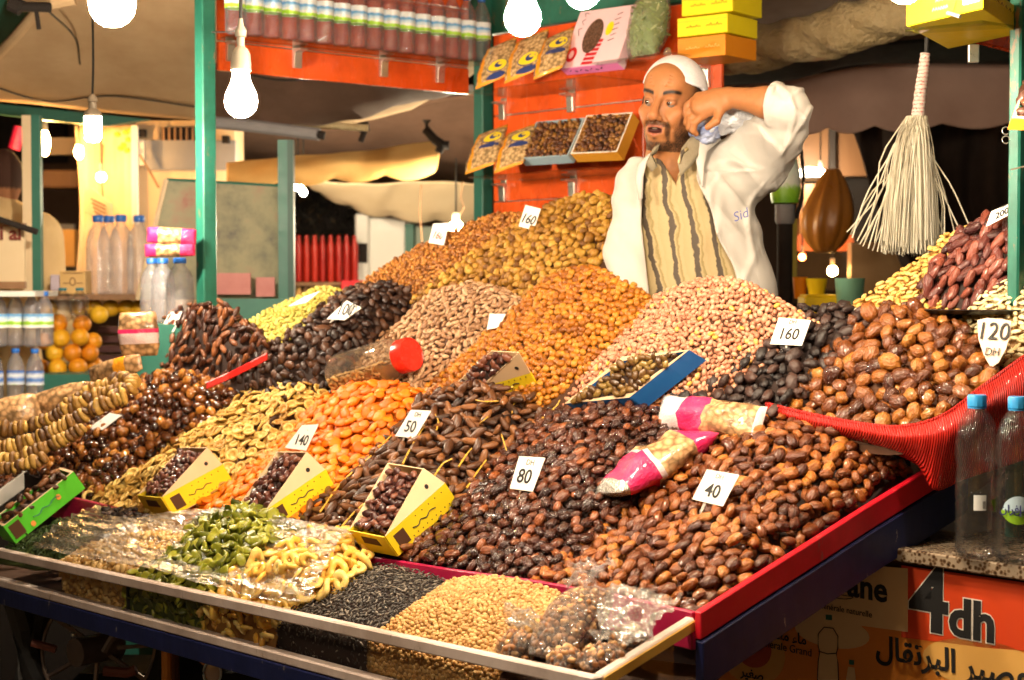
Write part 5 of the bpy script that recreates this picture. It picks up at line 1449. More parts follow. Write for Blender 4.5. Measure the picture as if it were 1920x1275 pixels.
# ------------------------------------------------------------------ twisted plastic bags of nut brittle in the front box
def nut_bag(label, a, b, va, vb, W, seed, zl=0, neck=None):
    p, q = pv(*a, va) , pv(*b, vb)
    c = (p + q) / 2
    t = thing('nut_bag', label, 'bag', c - Zv * W * .45, 'clear bags of brown nuts in the corner of the front box')
    Lx = np.linalg.norm(q - p)
    G = pillow_grid(c, q - p, np.cross(q - p, Zv), Lx, W, W * .8, nu=24, nv=22, crumple=.05, seed=seed, pinch=.35)
    Gc = c + (G - c) * .9
    MB().grid(Gc, closed=True).build('filling', B_brown, t, smooth=True)
    scatter_pieces(t, 'nut', 'walnut', .017, np.concatenate([Gc, Gc[:, :1]], 1), P_mixnut, seed=seed, layers=1, tilt=1., spacing=.62, parts=220)
    MB().grid(c + (G - c) * 1.03, closed=True).build('plastic_bag', M_bagfilm, t, smooth=True, angle=180)
    if neck:
        n0 = q; n1 = pv(*neck[0], vb + .02); w_ = neck[1]
        side = np.cross(n1 - n0, V); side /= np.linalg.norm(side)
        rg = np.random.default_rng(seed); rows = []
        for i in range(7):
            s = i / 6; wd = .012 + (w_ - .012) * s
            rows.append([n0 * (1 - s) + n1 * s + side * wd * (j / 8 - .5) * 2 + V * (.014 * math.sin(j * 2.4 + i) * s + rg.normal() * .003) for j in range(9)])
        MB().grid(rows).build('bag_neck', M_bagfilm, t, smooth=True, angle=180)
    return t
nut_bag('large twisted clear bag of brown nuts lying towards the front corner', (1025, 1228), (1118, 1108), -.24, -.06, .105, 70)
nut_bag('small clear bag of brown nuts at the front rail beside the chickpeas', (940, 1225), (1000, 1200), -.255, -.19, .075, 71)
nut_bag('clear bag of nuts tucked under the large twisted bag', (1030, 1250), (1090, 1228), -.265, -.21, .06, 72)
nut_bag('clear bag of pale nuts beside the end rail', (1088, 1248), (1168, 1222), -.255, -.18, .065, 73)
nut_bag('loose clear bag with few nuts in the back corner of the front box', (1150, 1212), (1205, 1188), -.16, -.10, .06, 74)
M_loose = film_mat('loose_bag_film', (.97, .96, .95), 1.2, .18, 30, 1.0, .06, haze=.24)
def loose_film(label, quad, seed, amp=.016):
    P = [[pv(*quad[0]), pv(*quad[1])], [pv(*quad[3]), pv(*quad[2])]]
    rg = np.random.default_rng(seed); ph = rg.uniform(0, 6.28, 9); n = 34
    G = np.array([[(P[0][0] * (1 - s) + P[0][1] * s) * (1 - q) + (P[1][0] * (1 - s) + P[1][1] * s) * q for s in np.linspace(0, 1, n)] for q in np.linspace(0, 1, n)])
    for i in range(n):
        for j in range(n):
            s, q = j / n, i / n
            h = abs(math.sin(7 * s + 5 * q + ph[0])) + abs(math.sin(11 * q - 6 * s + ph[1])) * .8 + abs(math.sin(17 * s + 9 * q + ph[2] + 2 * math.sin(6 * q))) * .5 + .3 * abs(math.sin(29 * q + 13 * s + ph[3]))
            e = 1 + .12 * math.sin(9 * s + ph[4]) 
            G[i, j] += (Zv * .8 - V * .6) * amp * h
            G[i, j] += U * .008 * math.sin(14 * q + ph[5]) + Zv * .006 * math.sin(12 * s + ph[6])
    o = MB().grid(G).build('crumpled_plastic_bag', M_loose, None, smooth=True, origin=G[n // 2, n // 2], angle=180); return tag(o, label, 'bag')
loose_film('crumpled clear bag glinting in the back corner of the front box', [(1120, 1212, -.2), (1215, 1228, -.18), (1292, 1140, -.02), (1155, 1110, -.03)], 5)
loose_film('flat clear bag neck spread over the front corner dates', [(1062, 1112, -.06), (1118, 1108, -.06), (1158, 1068, -.03), (1085, 1060, -.02)], 6, .010)
loose_film('crumpled clear bag end lying on the chickpeas', [(965, 1190, -.2), (1010, 1190, -.2), (1020, 1160, -.15), (950, 1140, -.15)], 7, .010)

# ------------------------------------------------------------------ stretch film over the left part of the front box
rows = [[(60, 1036, VF + .015), (200, 1064, VF + .012), (330, 1092, VF + .012), (450, 1118, VF + .012), (575, 1146, VF + .012)],
        [(105, 1008, -.2), (230, 1022, -.17), (350, 1030, -.12), (480, 1046, -.12), (610, 1092, -.2)],
        [(150, 985, -.1), (250, 1000, -.09), (370, 985, -.05), (500, 998, -.04), (650, 1030, -.10)],
        [(178, 958, -.03), (240, 988, -.06), (370, 978, .0), (520, 990, .01), (700, 1028, .0)]]
G = patch([[pv(*p) + Zv * (.014 + .022 * (k_ in (1, 2))) for p in r] for k_, r in enumerate(rows)], 26, 60)
rg = np.random.default_rng(5)
for i in range(26):
    for j in range(60):
        G[i, j] += Zv * (.005 * math.sin(i * 1.9 + j * .12 + 1.5 * math.sin(j * .21)) + .004 * math.sin(i * 2.9 - j * .17) + .0015 * rg.normal())
o = MB().grid(G).build('stretch_film', M_film, None, smooth=True, origin=G[0, 0], angle=180)
tag(o, 'clear wrinkled stretch film over the fruit in the front box', 'plastic film')
rim = [pv(180, 960, -.03), pv(212, 985, -.06), pv(250, 1000, -.07), pv(320, 1006, -.06), pv(420, 1004, -.03), pv(540, 1010, 0), pv(690, 1032, 0)]
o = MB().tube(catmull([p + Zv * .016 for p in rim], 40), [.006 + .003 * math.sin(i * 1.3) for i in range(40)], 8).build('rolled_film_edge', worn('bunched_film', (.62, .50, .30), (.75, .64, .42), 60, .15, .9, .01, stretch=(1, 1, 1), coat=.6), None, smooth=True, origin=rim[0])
tag(o, 'bunched edge of the stretch film shining gold', 'plastic film')

# ------------------------------------------------------------------ jar with a red lid
p0, p1 = pt(630, 704, .095), pt(772, 664, .115)
ax = (p1 - p0) / np.linalg.norm(p1 - p0); Lj = np.linalg.norm(p1 - p0)
t = thing('plastic_jar', 'clear plastic jar of nuts with red screw lid lying on its side', 'jar', (p0 + p1) / 2)
Rm = frame_matrix((0, 0, 0), np.cross(Zv, ax), np.cross(ax, np.cross(Zv, ax))).to_3x3()
def lathe_axis(prof, n=26):
    mb = MB().lathe(prof, (0, 0, 0), n); mb.v = [tuple(p0 + np.array(Rm @ Vector(v))) for v in mb.v]; return mb
r = .060
lathe_axis([(.004, .0), (r * .7, .001), (r * .93, .012), (r, .03), (r, Lj * .7), (r * .95, Lj * .78), (r * .72, Lj * .86), (r * .7, Lj * .88)]).build('jar_body', film_mat('clear_jar', (.98, .98, .97), .9, .06, 30, .2, .004, haze=.05), t, smooth=True, angle=180)
lathe_axis([(r * .72, Lj * .87), (r * .80, Lj * .875), (r * .81, Lj * .985), (r * .77, Lj * 1.0), (r * .74, Lj * 1.002), (r * .70, Lj * .996), (.003, Lj * .998)], 36).build('lid', worn('red_lid', (.62, .015, .01), (.68, .03, .015), 9, .25, .03, coat=.4), t, smooth=True)
gj = [[p0 + ax * Lj * (.06 + .62 * s) + np.cross(ax, Zv) * r * .86 * q + Zv * (-.004 - .010 * q * q) for q in np.linspace(-1, 1, 12)] for s in np.linspace(0, 1, 12)]
half = lathe_axis([(.003, .006), (r * .9, .016), (r * .95, Lj * .69), (.003, Lj * .7)], 20)
half.v = [tuple(np.array(v) - Zv * max(0, (np.array(v) - (p0 + ax * ((np.array(v) - p0) @ ax)))[2] + .012)) for v in half.v]
half.build('filling', B_gold, t, smooth=True)
hg = lathe_axis([(r * .9, .014), (r * .93, .04), (r * .93, Lj * .5), (r * .93, Lj * .68)], 26)
Gh = np.array(hg.v).reshape(4, 26, 3)
cand = [j for j in range(26) if Gh[1, j, 2] < p0[2] - .002]
scatter_pieces(t, 'nut', 'pistachio', .018, patch([list(Gh[:, j]) for j in cand], 20, 20), P_chickpea, seed=80, layers=1, spacing=.6, parts=150)
scatter_pieces(t, 'nut', 'pistachio', .018, np.array(gj), P_chickpea, seed=81, layers=1, spacing=.6, parts=100)

# ------------------------------------------------------------------ figs strung in coils
def fig_string(label, pts, seed, R=.020):
    P = catmull([pd(*p) for p in pts], 200)
    rg = np.random.default_rng(seed)
    seg = np.concatenate([[0], np.cumsum(np.linalg.norm(np.diff(P, axis=0), axis=1))])
    t = thing('fig_string', label, 'string of figs', P[0], 'strings of dried figs at the left')
    n = int(seg[-1] / .0135)
    base = parent_loc(t)
    ms = []
    for k in range(5):
        mb = MB().lathe([(.004, -.0085), (R * .75, -.0082), (R, -.003), (R * 1.02, .002), (R * .8, .0085), (.004, .008)], (0, 0, 0), 12, lambda q, z: 1 + .09 * math.sin(3 * q + k * 2) + .05 * math.sin(5 * q + k))
        me = bpy.data.meshes.new('dried_fig'); me.from_pydata(mb.v, [], mb.f); me.polygons.foreach_set('use_smooth', [True] * len(me.polygons)); me.materials.append(P_figcoil); ms.append(me)
    for i in range(n):
        d = (i + .5) * seg[-1] / n; k = np.searchsorted(seg, d) - 1; k = min(max(k, 0), 198)
        p = P[k] + (P[k + 1] - P[k]) * ((d - seg[k]) / (seg[k + 1] - seg[k])); tg = P[k + 1] - P[k]; tg /= np.linalg.norm(tg)
        tg = tg + rg.normal(size=3) * .22
        q = Vector(tg).to_track_quat('Z', 'Y').to_matrix() @ Matrix.Rotation(rg.uniform(0, 6.28), 3, 'Z')
        o = bpy.data.objects.new('dried_fig', ms[i % 5]); o.parent = t
        s = 1 + rg.normal() * .09
        o.matrix_basis = Matrix.Translation(Vector(tuple(p - base + rg.normal(size=3) * .002))) @ (q * s).to_4x4(); COL.objects.link(o)
    return t
fig_string('topmost string of dried figs running up to the far left dates', [(110, 772, 4.72), (140, 752, 4.72), (175, 730, 4.72), (215, 720, 4.7), (255, 715, 4.66)], 91)
fig_string('second string of dried figs from the top', [(-30, 805, 4.66), (40, 803, 4.66), (90, 785, 4.66), (140, 760, 4.66), (190, 738, 4.66), (240, 728, 4.63)], 92)
fig_string('thick pale string of dried figs in the middle', [(-30, 845, 4.58), (30, 835, 4.58), (90, 815, 4.58), (140, 788, 4.58), (185, 762, 4.58), (235, 742, 4.58)], 93, .023)
fig_string('fourth string of dried figs above the glossy dates', [(-30, 868, 4.5), (30, 858, 4.5), (80, 842, 4.5), (130, 818, 4.5), (160, 800, 4.5)], 94, .019)
fig_string('lowest string of dried figs beside the white edged box', [(-30, 880, 4.42), (20, 876, 4.42), (60, 868, 4.42), (85, 858, 4.42)], 95, .018)
fig_string('short upright string of dried figs at the bend', [(205, 748, 4.62), (228, 735, 4.6), (250, 720, 4.62), (236, 708, 4.68), (205, 715, 4.72)], 96)

# ------------------------------------------------------------------ red net tray under the large dates
M_net = mat('red_net_plastic', (.62, .012, .008), .42, coat=.12)
vec = coords(M_net); wv = N(M_net, 'ShaderNodeTexWave'); wv.inputs['Scale'].default_value = 75; wv.inputs['Distortion'].default_value = 1.2; L(M_net, vec, wv.inputs['Vector']); bump(M_net, wv.outputs[0], .9, .006)
r_ = ramp(M_net, [(.2, (.48, .006, .004)), (.8, (.70, .025, .012))]); L(M_net, wv.outputs[0], r_.inputs[0]); L(M_net, r_.outputs[0], bsdf(M_net).inputs['Base Color'])
rows = [[(1436, 756, .585), (1500, 772, .575), (1600, 792, .57), (1690, 800, .565), (1770, 778, .58), (1840, 726, .63), (1890, 690, .68), (1960, 640, .74)],
        [(1437, 765, .58), (1500, 785, .57), (1600, 806, .56), (1690, 822, .55), (1770, 815, .56), (1840, 775, .60), (1890, 740, .65), (1960, 690, .71)],
        [(1440, 774, .59), (1505, 796, .58), (1610, 822, .58), (1700, 850, .58), (1760, 865, .58), (1820, 850, .62), (1890, 815, .66), (1960, 790, .71)],
        [(1445, 778, .60), (1510, 802, .60), (1620, 832, .61), (1715, 868, .62), (1752, 918, .615), (1808, 898, .65), (1890, 872, .68), (1960, 850, .72)]]
G = patch([[pv(*p) for p in r] for r in rows], 24, 90)
for j in range(90):
    for i in range(24): G[i, j] += -V * .0022 * math.sin(j * 1.57) * (i > 2) * .35
t = thing('net_tray', 'red woven plastic net tray holding the large amber dates', 'tray', G[0, 40])
MB().grid(G).build('net_side', M_net, t, smooth=True, solid=.003, angle=180)
MB().tube([g for g in G[0, ::3]], .004, 8).build('rim', M_net, t, smooth=True)
# black plate under the purple dates and cream bag edge behind the prunes
o = MB().lathe([(.10, 0), (.17, .004), (.185, .012), (.18, .014), (.10, .004)], pv(1845, 583, .95) - Zv * .008, 30).build('black_plate', mat('black_plastic', (.012, .011, .011), .3), None, smooth=True, origin=pv(1845, 583, .95)); tag(o, 'black plate under the dome of purple dates', 'plate')
rows = [[(1520, 612, .80), (1560, 604, .80), (1610, 604, .80), (1660, 600, .80)], [(1535, 598, .84), (1570, 588, .84), (1620, 584, .84), (1670, 582, .84)], [(1555, 592, .90), (1590, 580, .9), (1630, 578, .9), (1675, 578, .9)]]
G = patch([[pv(*p) for p in r] for r in rows], 12, 24)
o = MB().grid(G).build('sack_edge', worn('cream_sack', (.66, .60, .48), (.74, .68, .56), 30, .6, .4, .004), None, smooth=True, solid=.004, origin=G[0, 0]); tag(o, 'cream plastic sack edge showing between prunes and almonds', 'sack')
# yellow stems among the branch dates
M_stem = worn('date_stems', (.55, .30, .03), (.66, .40, .06), 60, .5, .2, .001)
stems_root = [o for o in bpy.data.objects if o.get('label', '').startswith('heap of long brown dates')][0]
def stem(pts, k):
    P = catmull([pt(p[0], p[1], .022) for p in pts], 14)
    MB().tube(P, [.0022 * (1 - .5 * i / 14) + .0008 * (i % 3 == 0) for i in range(14)], 6).build('date_stem', M_stem, stems_root, smooth=True)
for k, pts in enumerate([[(600, 960, .06), (640, 905, .15), (690, 860, .22), (735, 815, .32)], [(755, 870, .2), (770, 840, .25), (795, 800, .33), (815, 770, .4)], [(880, 815, .33), (905, 790, .38), (930, 768, .43)],
        [(935, 795, .36), (942, 820, .33), (950, 845, .3)], [(960, 725, .5), (965, 745, .47), (960, 775, .43)], [(815, 892, .17), (830, 870, .2), (848, 860, .22)], [(875, 915, .14), (895, 885, .18), (912, 862, .23)],
        [(630, 1000, .02), (665, 960, .06), (700, 930, .1)], [(818, 808, .35), (822, 790, .37), (815, 775, .39)], [(860, 875, .2), (875, 852, .24), (885, 840, .26)], [(870, 742, .5), (900, 752, .48), (935, 752, .47)], [(1010, 790, .46), (1040, 765, .52), (1050, 750, .54)]]): stem(pts, k)
# ------------------------------------------------------------------ neighbouring stalls, awnings and far things
def canvas(name, c1, c2, scale=3, stripes=0):
    m = worn(name, c1, c2, scale, .85, .25, .006)
    return m
M_canvas = canvas('beige_canvas', (.46, .30, .155), (.60, .42, .24)); M_canvasbrown = canvas('brown_canvas', (.10, .055, .035), (.16, .09, .06))
M_canvasorange = canvas('ochre_canvas', (.56, .30, .09), (.66, .40, .14)); M_canvascream = canvas('cream_canvas', (.60, .46, .28), (.68, .54, .36))
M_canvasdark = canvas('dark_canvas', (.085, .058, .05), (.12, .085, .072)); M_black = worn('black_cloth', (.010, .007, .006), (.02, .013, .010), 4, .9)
M_tarp = worn('rolled_tarpaulin', (.42, .31, .15), (.56, .44, .25), 9, .38, .7, .03, coat=.25)
M_creamwall = worn('cream_wall', (.60, .42, .25), (.68, .50, .31), 3, .7, .1); M_greywall = worn('grey_panel', (.20, .19, .20), (.26, .25, .26), 3, .6)
M_wood = worn('brown_wood', (.20, .10, .045), (.30, .16, .08), 7, .6, .2, .003, stretch=(1, 1, .2)); M_whitewall = worn('white_enamel', (.68, .66, .62), (.74, .72, .68), 3, .4)
M_orangefruit = piece_mat('orange_peel', [(0, (.62, .20, .006)), (.5, (.70, .28, .01)), (1, (.72, .42, .02))], .42, 260, .3, .002, .06)
def sheet(name, label, cat, rows, m, nr=30, nc=80, fold=0, ff=40, th=.004, scallop=None, seed=0):
    G = patch([[pd(*p) for p in r] for r in rows], nr, nc)
    if scallop:
        n, amp = scallop
        for j in range(nc):
            s = abs(math.sin(math.pi * n * j / (nc - 1)))
            for i in range(nr):
                w_ = max(0, (i / (nr - 1) - .75) / .25)
                G[i, j, 2] += amp * (1 - s) * w_
    if fold:
        for j in range(nc):
            for i in range(nr):
                G[i, j] += np.array([0, -1, .3]) * fold * (math.sin(j * ff / nc + 2.1 * math.sin(i * .13 + seed)) + .5 * math.sin(j * ff * .37 / nc + i * .3 + seed))
    o = MB().grid(G).build(name, m, None, smooth=True, solid=th, origin=G[0, 0], angle=180)
    return tag(o, label, cat)
def tubes(name, label, cat, parts, d=None):
    """thing made of several tubes: (part name, [(px,py,d)...], radius, material)"""
    t = thing(name, label, cat, pd(*parts[0][1][0]))
    for nm, pts, r, m in parts: MB().tube([pd(*p) for p in pts], r, 10).build(nm, m, t, smooth=True)
    return t
def fbox(x0, y0, x1, y1, d, depth):
    """box facing the viewer given by photograph pixels, its distance and depth"""
    a = pd(x0, y1, d); b = pd(x1, y1, d); c = pd(x0, y0, d)
    return MB().obox(a, (b[0] - a[0], 0, 0), (0, depth, 0), (0, 0, c[2] - a[2]))

# ---- left side
sheet('awning', 'large beige canvas awning at upper left', 'awning', [
    [(98, -30, 6.2), (240, -35, 6.2), (385, -20, 6.2), (620, -10, 6.3), (900, -5, 6.5)],
    [(40, 60, 6.55), (200, 45, 6.5), (385, 60, 6.5), (620, 80, 6.6), (900, 100, 6.8)],
    [(-30, 130, 6.85), (150, 130, 6.85), (385, 145, 6.85), (620, 150, 6.95), (880, 145, 7.1)],
    [(-30, 186, 7.2), (150, 204, 7.2), (385, 226, 7.2), (620, 236, 7.3), (770, 205, 7.4), (890, 165, 7.4)][:5]], M_canvas, fold=.004, ff=20)
sheet('awning', 'brown creased canvas hanging behind the orange shelf wall', 'awning', [
    [(400, 118, 6.75), (520, 128, 6.75), (660, 140, 6.75), (780, 150, 6.75), (890, 158, 6.75)],
    [(400, 170, 6.9), (520, 185, 6.9), (660, 190, 6.9), (780, 180, 6.9), (890, 172, 6.9)],
    [(400, 222, 7.05), (520, 236, 7.05), (640, 228, 7.05), (740, 200, 7.05), (840, 168, 7.05)]], M_canvasbrown, fold=.014, ff=30, seed=2)
sheet('awning', 'dark brown awning underside between the left posts', 'awning', [
    [(380, 215, 8.6), (560, 230, 8.6), (740, 200, 8.6), (905, 170, 8.6)],
    [(380, 270, 9.2), (560, 280, 9.2), (740, 275, 9.2), (905, 300, 9.2)],
    [(380, 320, 9.8), (560, 320, 9.8), (740, 330, 9.8), (905, 345, 9.8)]], M_canvasbrown, fold=.01)
sheet('awning_valance', 'ochre scalloped awning valance lit orange left of the back post', 'awning', [
    [(425, 306, 8.0), (560, 292, 8.0), (690, 282, 8.0), (825, 262, 8.0)],
    [(425, 325, 7.95), (560, 312, 7.95), (690, 302, 7.95), (825, 288, 7.95)],
    [(425, 355, 7.98), (560, 350, 7.98), (690, 342, 7.98), (815, 336, 7.98)]], M_canvasorange, fold=.006, ff=25, scallop=(4, .035))
sheet('awning', 'cream sloping awning with wavy edge below the ochre valance', 'awning', [
    [(570, 338, 8.6), (680, 345, 8.7), (790, 340, 8.8), (900, 345, 8.9)],
    [(580, 350, 8.8), (680, 370, 8.9), (790, 375, 9.0), (900, 380, 9.1)],
    [(590, 362, 9.0), (680, 402, 9.1), (790, 420, 9.2), (900, 420, 9.3)]], M_canvascream, fold=.006, ff=25, scallop=(4, .03))
tubes('awning_roller', 'grey roller pole of the brown awning', 'pole', [('pole', [(380, 228, 7.0), (470, 236, 7.0), (598, 252, 6.9)], .027, M_greywall), ('pole', [(400, 223, 7.1), (690, 240, 7.1)], .015, M_tarp), ('end_cap', [(596, 252, 6.9), (609, 255, 6.9)], .018, M_black)])
tubes('awning_bracket', 'black bent bracket at the end of the ochre valance', 'bracket', [('arm', [(800, 225, 7.9), (800, 245, 7.9), (815, 262, 7.85), (830, 272, 7.8), (842, 273, 7.8)], .022, M_black), ('arm', [(828, 273, 7.8), (822, 286, 7.8)], .02, M_black)])
tubes('awning_bracket', 'small black clamp under the brown canvas', 'bracket', [('arm', [(672, 240, 7.3), (692, 236, 7.3)], .022, M_black), ('arm', [(684, 245, 7.3), (676, 266, 7.3)], .013, M_black)])
o = fbox(-40, -40, 110, 112, 6.9, .05).build('green_board', M_green, None, origin=pd(0, 100, 6.9)); tag(o, 'green painted board in the upper left corner', 'board')
tubes('awning_edge', 'rolled hem of the beige awning in the upper left corner', 'hem', [('hem', [(98, -30, 6.2), (68, 22, 6.35), (28, 70, 6.55), (-30, 128, 6.85)], .02, M_canvas)])
tubes('folding_arm', 'dark folding awning arm in the upper left corner', 'bracket', [('arm', [(20, -8, 6.1), (70, 8, 6.1), (140, -5, 6.1)], .03, M_canvas), ('clamp', [(30, 12, 6.0), (95, 14, 6.0)], .018, M_black), ('hook', [(68, 20, 6.0), (73, 55, 6.0)], .008, M_black), ('clamp', [(20, 5, 6.0), (40, 15, 6.0)], .03, M_black)])
o = MB().prism([pd(-30, 192, 7.4), pd(280, 224, 7.4), pd(200, 236, 7.4), pd(90, 226, 7.4), pd(-30, 210, 7.4)], (0, .05, 0)).build('beam', M_greendark, None, origin=pd(0, 200, 7.4)); tag(o, 'dark green beam under the beige awning', 'beam')
# post and counter of the juice stall on the left
js = thing('juice_stall', 'juice stall at the far left with green post coloured cream on its lit face and green counter', 'market stall', pd(60, 740, 6.6))
fbox(44, 216, 61, 552, 6.55, .02).build('lit_post_face', M_canvascream, js); fbox(61, 216, 77, 552, 6.55, .04).build('post', M_greendark, js)  # cream strip colours in the orange lamplight on the post's left face
fbox(-60, 546, 66, 556, 6.05, .3).build('shelf', M_whitewall, js); fbox(70, 552, 272, 562, 6.75, .35).build('shelf', M_wood, js)
fbox(70, 702, 300, 760, 6.3, .5).build('counter', M_greendark, js); 
a = pd(70, 760, 6.32); b = pd(300, 760, 6.32); MB().obox((a[0], 6.34, 0), (b[0] - a[0], 0, 0), (0, .45, 0), (0, 0, a[2])).build('counter', M_greendark, js)
a = pd(-60, 760, 6.07); MB().obox((a[0] - .6, 6.09, 0), (1.1, 0, 0), (0, .3, 0), (0, 0, pd(0, 759, 6.07)[2])).build('counter', M_black, js)
for k in range(4): fbox(184, 612 + k * 18, 262, 624 + k * 18, 6.9, .05).build('crate_slat', worn('maroon_crate', (.05, .012, .012), (.08, .02, .018), 8, .6), js)
# sign with part of a word
t = thing('stall_sign', 'cream sign with part of a word and yellow lemons at the left edge', 'sign', pd(20, 530, 6.4))
fbox(-80, 424, 46, 528, 6.4, .02).build('sign_board', M_canvascream, t); fbox(-80, 528, 46, 541, 6.39, .03).build('sign_frame', M_wood, t); fbox(-80, 418, 46, 425, 6.39, .03).build('sign_frame', M_wood, t)
write(t, 'i al', .075, pd(20, 438, 6.39), (1, 0, 0), Zv, worn('maroon_ink', (.16, .03, .02), (.2, .04, .03), 9), 'lettering', lift=.001, extrude=.001, bold=.002)
M_lemon = mat('lemon_print', (.75, .62, .02), .5)
for cx, cy, r in ((4, 502, .025), (22, 520, .03), (38, 522, .025)): MB().lathe([(.001, 0), (r * .8, .001), (r, .002)], (0, 0, 0), 18).build('printed_lemon', M_lemon, t).matrix_basis = Matrix.Translation(Vector(tuple(pd(cx, cy, 6.388) - parent_loc(t)))) @ Matrix.Rotation(rad(90), 4, 'X')
tubes('rail', 'dark rail across the left edge', 'rail', [('rail', [(-20, 405, 6.3), (70, 435, 6.3)], .012, M_black)])
# bottles of the juice stall
for row, (y, lab) in enumerate([(650, M_label), (757, M_label2)]):
    for k, x in enumerate((-2, 30, 60, 84) if row == 0 else (-10, 30, 66)):
        p = pd(x, y, 6.15 + .03 * (k % 2)); p[2] = pd(0, y, 6.15)[2]
        bottle('small water bottle in the %s layer of the pack at the left edge' % ('upper' if row == 0 else 'lower'), 'water bottles packed at the left edge, %s layer' % ('upper' if row == 0 else 'lower'), p, H=.205, R=.033, lab=lab, water=False, pet=M_petpack)
for k, (x, d) in enumerate(((185, 6.9), (206, 6.95), (228, 6.85), (262, 6.9))):
    p = pd(x, 555, d); p[2] = pd(0, 553, 6.9)[2]
    bottle('tall empty clear bottle with blue cap on the juice stall shelf', 'tall empty bottles on the juice stall shelf', p, H=.33, R=.05, lab=None, water=False, pet=M_petpack)
for k, (x, lb) in enumerate(((286, 'left'), (306, 'middle'), (338, 'front'))):
    p = pd(x, 606, 5.52 - .06 * k); p[2] = pd(0, 606, 5.5)[2]
    bottle('tall clear bottle under the pink snack bags, %s one of three' % lb, None, p, H=.215, R=.046 if k == 2 else .04, lab=None, water=False, pet=M_petpack)
cb = thing('bottle_stand', 'dark ledge carrying the three tall bottles', 'ledge', pd(310, 640, 5.5))
a = pd(262, 607, 5.35); MB().obox((a[0], 5.3, 0), (.32, 0, 0), (0, .35, 0), (0, 0, a[2] - .001)).build('ledge', M_greendark, cb)
for x, y in ((118, 600), (150, 604)):
    p = pd(x, y, 6.5); p[2] = pd(0, 602, 6.5)[2]
    bottle('brown juice bottle with teal cap above the oranges, %s of two' % ('left' if x < 130 else 'right'), None, p, H=.13, R=.035, lab=None, cap=M_tealcap, water=False, name='juice_bottle')
g_o = 'oranges stacked at the juice stall'
om = None
for x, y, d in [(78, 690, 6.7), (108, 690, 6.5), (146, 688, 6.5), (176, 686, 6.6), (102, 662, 6.52), (136, 662, 6.5), (168, 662, 6.55), (84, 640, 6.65), (114, 634, 6.5), (150, 632, 6.5), (174, 640, 6.6), (110, 606, 6.52), (154, 608, 6.52), (186, 590, 6.65),
                (174, 574, 6.9), (208, 578, 6.9), (238, 578, 6.9), (262, 578, 6.9), (150, 576, 6.95), (92, 578, 6.9)]:
    p = pd(x, y, d)
    if om is None:
        o = MB().sphere((0, 0, 0), .0365, 20, 14, (1, 1, .95)).build('orange', M_orangefruit, None, smooth=True); om = o.data
    else: o = link('orange', om, None)
    o.location = tuple(p); o.rotation_euler = (RNG.uniform(0, 6), RNG.uniform(0, 6), 0)
    tag(o, 'ripe orange in the stack at the juice stall', 'orange', g_o)
t = thing('kraft_box', 'small kraft carton with oval emblem on the juice stall shelf', 'box', pd(136, 550, 6.8))
M_kraft = worn('kraft_board', (.58, .36, .13), (.64, .42, .17), 8, .7)
fbox(112, 508, 160, 551, 6.72, .1).build('carton', M_kraft, t, bevel=.002)
MB().tube([pd(136 + 5 * math.cos(a), 528 + 7 * math.sin(a), 6.715) for a in np.linspace(0, 6.283, 16)], .0025, 5).build('emblem', M_wood, t)
for x0, x1, y in ((118, 130, 531), (143, 155, 531), (118, 155, 512)): MB().tube([pd(x0, y, 6.715), pd(x1, y, 6.715)], .0018, 5).build('printed_line', M_wood, t)
fbox(94, 515, 111, 545, 6.72, .06).build('white_cup', mat('lilac_plastic', (.5, .42, .5), .4), None, bevel=.004, origin=pd(102, 545, 6.72)); tag(bpy.data.objects['white_cup'], 'small lilac box beside the kraft carton', 'box')
# cream curtain panel with lit marks, cabinet and painted board
t = thing('cream_curtain', 'tall cream curtain panel glowing behind the tall bottles', 'curtain', pd(200, 560, 8.2))
G = patch([[pd(140, 235, 8.2), pd(195, 238, 8.25), pd(252, 234, 8.2)], [pd(150, 400, 8.2), pd(195, 400, 8.26), pd(254, 400, 8.2)], [pd(138, 570, 8.2), pd(195, 570, 8.28), pd(262, 570, 8.2)]], 20, 40)
for j in range(40): G[:, j, 1] += .006 * math.sin(j * .7)
MB().grid(G).build('curtain', M_creamwall, t, smooth=True, solid=.006, angle=180)
fbox(247, 235, 258, 420, 8.1, .03).build('trim', M_whitewall, t)
lf = MB()
for x, y in ((220, 252), (236, 248), (240, 262), (232, 272), (226, 278), (238, 282), (245, 244)): lf.sphere(pd(x, y, 8.15), .018, 7, 5, (1, .4, .8))
lf.build('leaf_print', mat('yellow_leaf', (.55, .36, .02), .6), t, smooth=True)
MB().tube([pd(193, 270, 8.15), pd(190, 330, 8.15), pd(194, 380, 8.15)], .006, 6).build('cord', M_wood, t)
cb = thing('stall_cabinet', 'cream stall wall with dark grey band and vent behind the left post', 'cabinet', pd(350, 600, 8.3))
fbox(258, 226, 441, 620, 8.3, .3).build('wall', M_creamwall, cb); fbox(272, 263, 441, 318, 8.25, .045).build('grey_band', M_greywall, cb)
fbox(302, 238, 366, 264, 8.26, .03).build('vent', M_black, cb)
for k in range(6): fbox(304 + k * 11, 239, 308 + k * 11, 263, 8.24, .015).build('vent_slat', M_wood, cb)
fbox(257, 242, 271, 256, 8.24, .05).build('switch', M_black, cb); fbox(416, 254, 428, 268, 8.2, .05).build('switch', M_black, cb); fbox(258, 262, 270, 310, 8.24, .04).build('switch_box', M_whitewall, cb)
MB().tube([pd(262, 290, 8.2), pd(280, 320, 8.2), pd(298, 352, 8.2)], .006, 6).build('cord', M_wood, cb)
M_paint = mat('faded_mural', (.4, .4, .3), .6)
